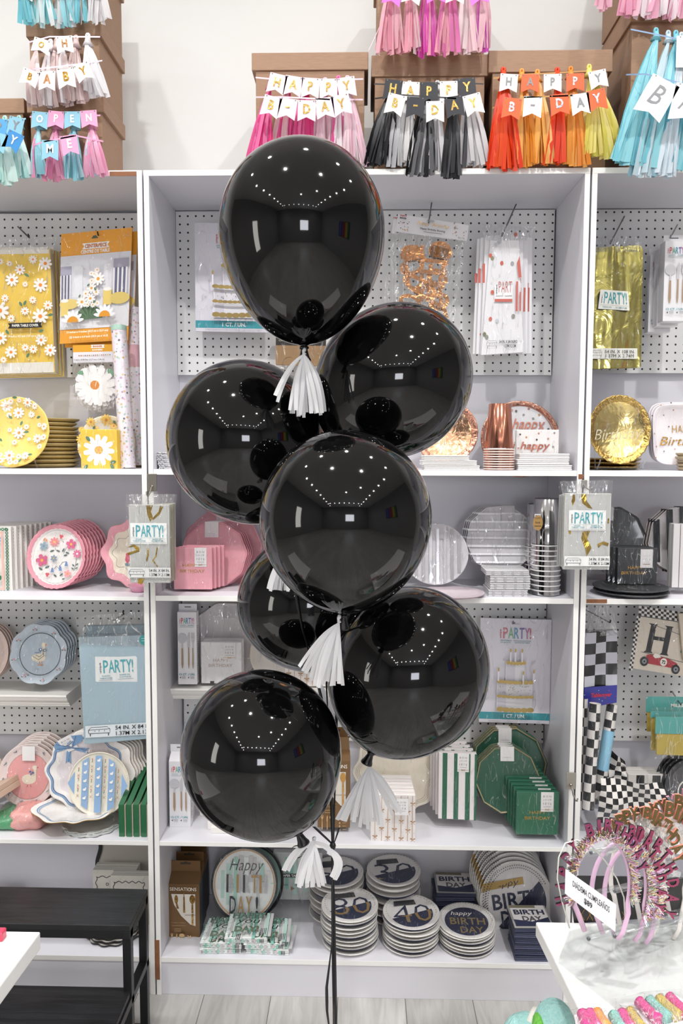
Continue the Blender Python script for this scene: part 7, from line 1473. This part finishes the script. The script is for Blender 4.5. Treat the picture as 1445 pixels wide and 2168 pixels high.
# price card
pc = thing('price_card', 'white price card reading DIÁDEMA CUMPLEAÑOS $89 on the headband stand', 'card', 1247, 1970, 1.255)
def a_pc(mb):
    qd = [(1193, 1842), (1302, 1915), (1302, 1972), (1193, 1893)]; mb.prism(qd, 0, .001, P('efeff2')); mb.warp = bil(qd, 0, 0, 110, 52); d = P('3a3a40')
    mb.text('DIÁDEMA CUMPLEAÑOS', 56, 17, 15, d, w=80, bold=.012); mb.text('$89', 50, 37, 13, d, w=18, bold=.025)
spart('card', pc, 1247, 1970, 1.255, a_pc)
def headband(label, cx, cy, Y, rx, ry, word, a0, a1, lr, lh, bm, lm, bk, tin=None, legdn=60, tilt=0, tubew=.0045, tulle=None, sh=0, la0=None, la1=None, base=None):
    """band arc centred cx,cy with radii rx,ry (photo units) and legs down; word fanned round it from angle a0 to a1"""
    t = thing('headband', label, 'headband', cx, cy, Y, 'birthday headbands on the acrylic stand'); mb = MB(cx, cy, Y); k, kz = mb.kx, mb.kz
    pts = [(cx-rx*.55, cy+ry*.7+legdn), (cx-rx*.85, cy+ry*.45)]
    for i in range(25):
        a = R(200-220*i/24); pts.append((cx+rx*math.cos(a), cy-ry*math.sin(a)))
    pts += [(cx+rx*.97, cy+ry*.55), (cx+rx*.8, cy+ry*.8+legdn*.8), (cx+rx*.62, cy+ry*.9+legdn)]
    mb.tube([((x-cx)*k, sh*(x-cx)*k, -(y-cy)*kz) for x, y in pts], tubew, bm, 10, flat=.5); mb.build('band', t)
    # lettering part, one piece per letter
    n = len(word)
    for i, ch in enumerate(word):
        if ch == ' ': continue
        a = R(a0+(a1-a0)*(i+.5)/n); x, y = cx+(rx+lr)*math.cos(a), cy-(ry+lr)*math.sin(a); y_ = -.004+sh*(x-cx)*k
        mb = MB(cx, cy, Y); rot = math.degrees(math.atan2((ry+lr)*math.sin(a), (rx+lr)*math.cos(a)))-90
        for dep, mm, bo in ((0, bk, .05), (.0022, lm, .036)):
            vs, fs, asp = textmesh(ch, bo); w_ = lh*(.62 if ch != 'I' else .25); sx = w_/asp; c_, q_2 = math.cos(R(rot)), math.sin(R(rot)); L1_ = []; 
            for vx, vy in vs:
                X, Yv = vx*sx, vy*lh; px_, py_ = x+(X*c_-Yv*q_2), y-(X*q_2+Yv*c_); L1_.append(((px_-cx)*k, y_-dep, -(py_-cy)*kz))
            nb = len(L1_); mb.raw(L1_+[(p[0], p[1]+.0022, p[2]) for p in L1_], list(fs)+[tuple(q+nb for q in reversed(f)) for f in fs], mm, False)
            # side walls from boundary edges
            ec = {}
            for f in fs:
                for u in range(len(f)):
                    e = (f[u], f[(u+1) % len(f)]); ec[e] = 1
            sd = [(e[0], e[0]+nb, e[1]+nb, e[1]) for e in ec if (e[1], e[0]) not in ec]
            mb.raw(L1_+[(p[0], p[1]+.0022, p[2]) for p in L1_], sd, bk, False)
        mb.build('letter', t)
    if tin:
        mb = MB(cx, cy, Y)
        for i in range(tin[1]):
            a = R(rnd(tin[2], tin[3])); x, y = cx+rx*math.cos(a), cy-ry*math.sin(a); l = rnd(7, 21); b_ = a+rnd()*1.1; dx, dz = l*math.cos(b_)*k, l*math.sin(b_)*kz; o_ = Vector(((x-cx)*k, -.006+sh*(x-cx)*k+rnd()*.006, -(y-cy)*kz)); w_ = Vector((-dz, rnd()*.001, dx)).normalized()*.0006
            d_ = Vector((dx, rnd()*.009, dz)); mb.raw([o_-w_, o_+w_, o_+d_+w_, o_+d_-w_], [(0, 1, 2, 3)], random.choice(tin[0]), False)
        o = mb.build('tinsel', t); o['kind'] = 'stuff'
    if tulle:
        mb = MB(cx, cy, Y)
        for i in range(60):
            a = R(rnd(tulle[1], tulle[2])); x, y = cx+rx*math.cos(a), cy-ry*math.sin(a); o_ = Vector(((x-cx)*k, -.004+rnd()*.015, -(y-cy)*kz)); l = rnd(14, 34)*k; b_ = a+rnd()*.8; d_ = Vector((l*math.cos(b_), rnd()*.01, l*math.sin(b_))); w_ = Vector((-d_.z, rnd()*.004, d_.x))*.45
            mb.raw([o_, o_+d_*.6+w_, o_+d_, o_+d_*.6-w_], [(0, 1, 2, 3)], tulle[0], True)
        o = mb.build('tulle', t); o['kind'] = 'stuff'
    return t
GLP = M('c95f8c', .4, .35, bump=1, bs=900); GLD = M('8f7a48', .42, .3, bump=1, bs=900); BK = P('2a1c2a'); PINKB = M('e3bcd9', .3, coat=.5); MAR = M('973a5c', .45, .2); CORAL = P('ee9a84'); TUL = film('cream_tulle', .35, .2, 60, .1, (1, .98, .95, 1))
TINS = [foil('e9d58a', .25, 0), foil('e7a9c0', .25, 0), foil('b9d9d0', .25, 0), foil('f1ecd9', .25, 0), foil('d9b0e0', .25, 0)]
headband('front headband with glitter pink HAPPY BIRTHDAY letters and iridescent tinsel', 1273, 1878, 1.29, 62, 106, 'HAPPY BIRTHDAY', 196, 12, 27, 27, PINKB, GLP, BK, (TINS, 1700, -14, 192), legdn=18, sh=.1)
headband('second headband with maroon letters showing at the right of the front one', 1310, 1884, 1.35, 60, 100, 'BIRTHDAY', 82, -22, 30, 26, PINKB, MAR, BK, (TINS, 800, -32, 80), legdn=22, sh=.1)
headband('third headband with darker maroon letters behind the tinsel', 1335, 1888, 1.38, 58, 96, 'BIRTHDAY', 88, -28, 32, 27, PINKB, MAR, BK, (TINS, 260, -30, 60), legdn=26, sh=.1)
headband('gold glitter headband with coral backed letters behind the pink ones', 1348, 1850, 1.405, 58, 96, 'HAPPY BIRTHDAY', 140, 10, 34, 30, M('efe9e4', .3), GLD, CORAL, None, legdn=50, tulle=(TUL, 0, 150), sh=.1)
headband('second gold glitter headband, further right on the stand', 1395, 1848, 1.425, 60, 104, 'HAPPY BIRTHDAY', 150, 0, 34, 32, M('efe9e4', .3), GLD, CORAL, None, legdn=50, tulle=(TUL, -10, 140), sh=.1)
headband('gold headband at the right edge with the highest letters', 1430, 1836, 1.445, 62, 106, 'HAPPY BIRTHDAY', 160, 10, 34, 32, M('f1ece8', .3), GLD, CORAL, None, legdn=50, tulle=(TUL, 0, 160), sh=.1)
headband('pale blue and pink glitter headband at the very back of the stand', 1455, 1822, 1.465, 60, 104, 'HAPPY BIRTHDAY', 160, 20, 34, 32, M('f1ece8', .3), M('a9cdd3', .4, .3, bump=1, bs=900), P('f09ab0'), None, legdn=50, sh=.1)
# dark display card behind the bands
dk = thing('display_card', 'black card with gold lettering standing behind the headbands', 'card', loc=on(1330, 1952, ZT1)); D0 = dk.location; 
mb = MB(1330, 1952, D0.y); mb.prism([(1200, 1858), (1450, 1858), (1440, 1938), (1215, 1957)], 0, .004, M('1b191b', .4, coat=.3)); mb.build('card', dk)
mb = MB(1330, 1952, D0.y); mb.ly = .0006
for i in range(6): mb.line([(1222+i*18, 1950), (1236+i*18, 1926)], .8, GOLD); mb.line([(1236+i*18, 1950), (1224+i*18, 1928)], .8, GOLD)
for i, ch in enumerate('B Q o V o'): mb.text(ch, 1350+i*12, 1928, 7, GOLD) if ch != ' ' else None
mb.build('gold_print', dk)
# ================================================================== plush toys and sweets packets at the lower right corner
AQ = noisecol('aqua_terry', '9fd6d2', 'b6e2dd', 180, .9, bump=1.0); LIL = noisecol('lilac_terry', '8d7fb5', 'a596c8', 180, .9, bump=1.0); LIME = noisecol('lime_terry', '6fc94a', '86d860', 180, .9, bump=1.0)
def plush(label, loc, rx, ry, rz, m, rot=(0, 0, 0), extra=None):
    t = thing('plush_toy', label, 'plush toy', loc=loc, rot=rot); mb = MB(); n, h = 28, 16; vs = []; fs = []
    for j in range(h+1):
        b_ = PI*j/h-PI/2
        for i in range(n): a = 2*PI*i/n; q = 1+.03*noise.noise(Vector((math.cos(a)*3, math.sin(a)*3, b_*3))); vs.append((rx*math.cos(a)*math.cos(b_)*q, ry*math.sin(a)*math.cos(b_)*q, rz+rz*math.sin(b_)))
    for j in range(h):
        for i in range(n): k_ = (i+1) % n; fs.append((j*n+i, j*n+k_, (j+1)*n+k_, (j+1)*n+i))
    mb.raw(vs, fs, m, True); mb.build('body', t)
    if extra: extra(t)
    return t
# low crate carrying the plush toys
pb = at(1120, 2190, 1.50); 
cr = thing('display_crate', 'low white crate in front of the table carrying the plush toys', 'crate', loc=(pb.x+.03, pb.y, 0)); mb = MB(); mb.box(-.085, .085, -.15, .004, 0, pb.z-.03, M('e9e7e4', .4)); mb.build('crate_body', cr, bevel=.002); zc_ = pb.z-.03
def ex1(t):
    mb = MB(); 
    for i in range(0): pass
    mb.lathe([(.026, -.008), (.044, -.006), (.044, .006), (.026, .008)], M('f2ede2', .8), 30, 'y', c=(.012, -.004, .03)); mb.build('cream_band', t, rot=(0, 0, R(60)))
plush('aqua plush toy with a cream band lying at the bottom right corner', (pb.x, pb.y, zc_), .052, .042, .034, AQ, extra=ex1)
def ex2(t):
    def blob(c, r_, m, nm):
        mb = MB(); n = 14; vs = []; fs = []
        for j in range(9):
            b_ = PI*j/8-PI/2
            for i in range(n): a = 2*PI*i/n; vs.append((c[0]+r_[0]*math.cos(a)*math.cos(b_), c[1]+r_[1]*math.sin(a)*math.cos(b_), c[2]+r_[2]*math.sin(b_)))
        for j in range(8):
            for i in range(n): k_ = (i+1) % n; fs.append((j*n+i, j*n+k_, (j+1)*n+k_, (j+1)*n+i))
        mb.raw(vs, fs, m, True); mb.build(nm, t)
    blob((-.034, -.012, .075), (.012, .028, .028), LIME, 'lime_patch'); blob((.028, -.03, .052), (.016, .018, .016), LIL, 'lilac_patch')
p2 = at(1178, 2150, 1.47)
plush('taller aqua plush toy with lime and lilac patches beside the table edge', (p2.x-.004, p2.y, zc_), .043, .045, .062, AQ, extra=ex2)
def sweets(label, q, c):
    Pq = [on(x, y, ZT1+.004) for x, y in q]; cc = sum(Pq, Vector())/4; cc.z = ZT1+.0005; t = thing('sweets_packet', label, 'packet', loc=cc); mb = MB(); n = 12; vs = []; fs = []
    for j in range(n+1):
        for i in range(n+1):
            u, v = i/n, j/n; p = (Pq[0]*(1-u)+Pq[1]*u)*(1-v)+(Pq[3]*(1-u)+Pq[2]*u)*v-cc; h = .018*(math.sin(u*PI)*math.sin(v*PI))**.5; vs.append((p.x, p.y, h+.006+.003*noise.noise(Vector((u*6, v*6, q[0][0])))))
    for j in range(n):
        for i in range(n): a = j*(n+1)+i; fs.append((a, a+n+1, a+n+2, a+1))
    mb.raw(vs, fs, CLEARTOP, True); mb.build('clear_bag', t)
    mb = MB(); mid = [(Pq[i]*.8+sum(Pq, Vector())/4*.2)-cc for i in range(4)]
    mb.raw([(p.x, p.y, .0005) for p in mid]+[(p.x, p.y, .002) for p in mid], [(0, 3, 2, 1), (4, 5, 6, 7)]+[(i, (i+1) % 4, (i+1) % 4+4, i+4) for i in range(4)], P('f0eef0'), False); mb.build('white_card', t)
    for w_ in range(len(c)):
        u0 = .16+.7*w_/len(c); u1 = u0+.62/len(c); mb = MB(); pts = []
        for s_ in range(8):
            v = .18+.62*s_/7; p = (mid[0]*(1-(u0+u1)/2)+mid[1]*((u0+u1)/2))*(1-v)+(mid[3]*(1-(u0+u1)/2)+mid[2]*((u0+u1)/2))*v; pts.append((p.x, p.y, .011))
        mb.tube(pts, lambda q_: .010+.0012*math.sin(q_*40), c[w_], 10); mb.build('sweet', t)
PKs, YLs, MTs, ORs = M('f2559f', .6, bump=.8, bs=200), M('e3c56a', .6, bump=.8, bs=200), M('9fd9cf', .6, bump=.8, bs=200), M('e79a4c', .5, bump=.4)
sweets('packet of pink and yellow sweets nearest the right edge of the white table', [(1288, 2118), (1440, 2096), (1520, 2170), (1370, 2200)], [PKs, MTs, YLs, PKs])
sweets('packet of pink sweets lying along the front left of the table corner', [(1205, 2141), (1275, 2136), (1330, 2200), (1215, 2210)], [PKs, PKs, ORs])
sweets('packet of pink and orange sweets between the other two packets', [(1262, 2150), (1350, 2128), (1400, 2200), (1290, 2210)], [MTs, PKs, YLs])
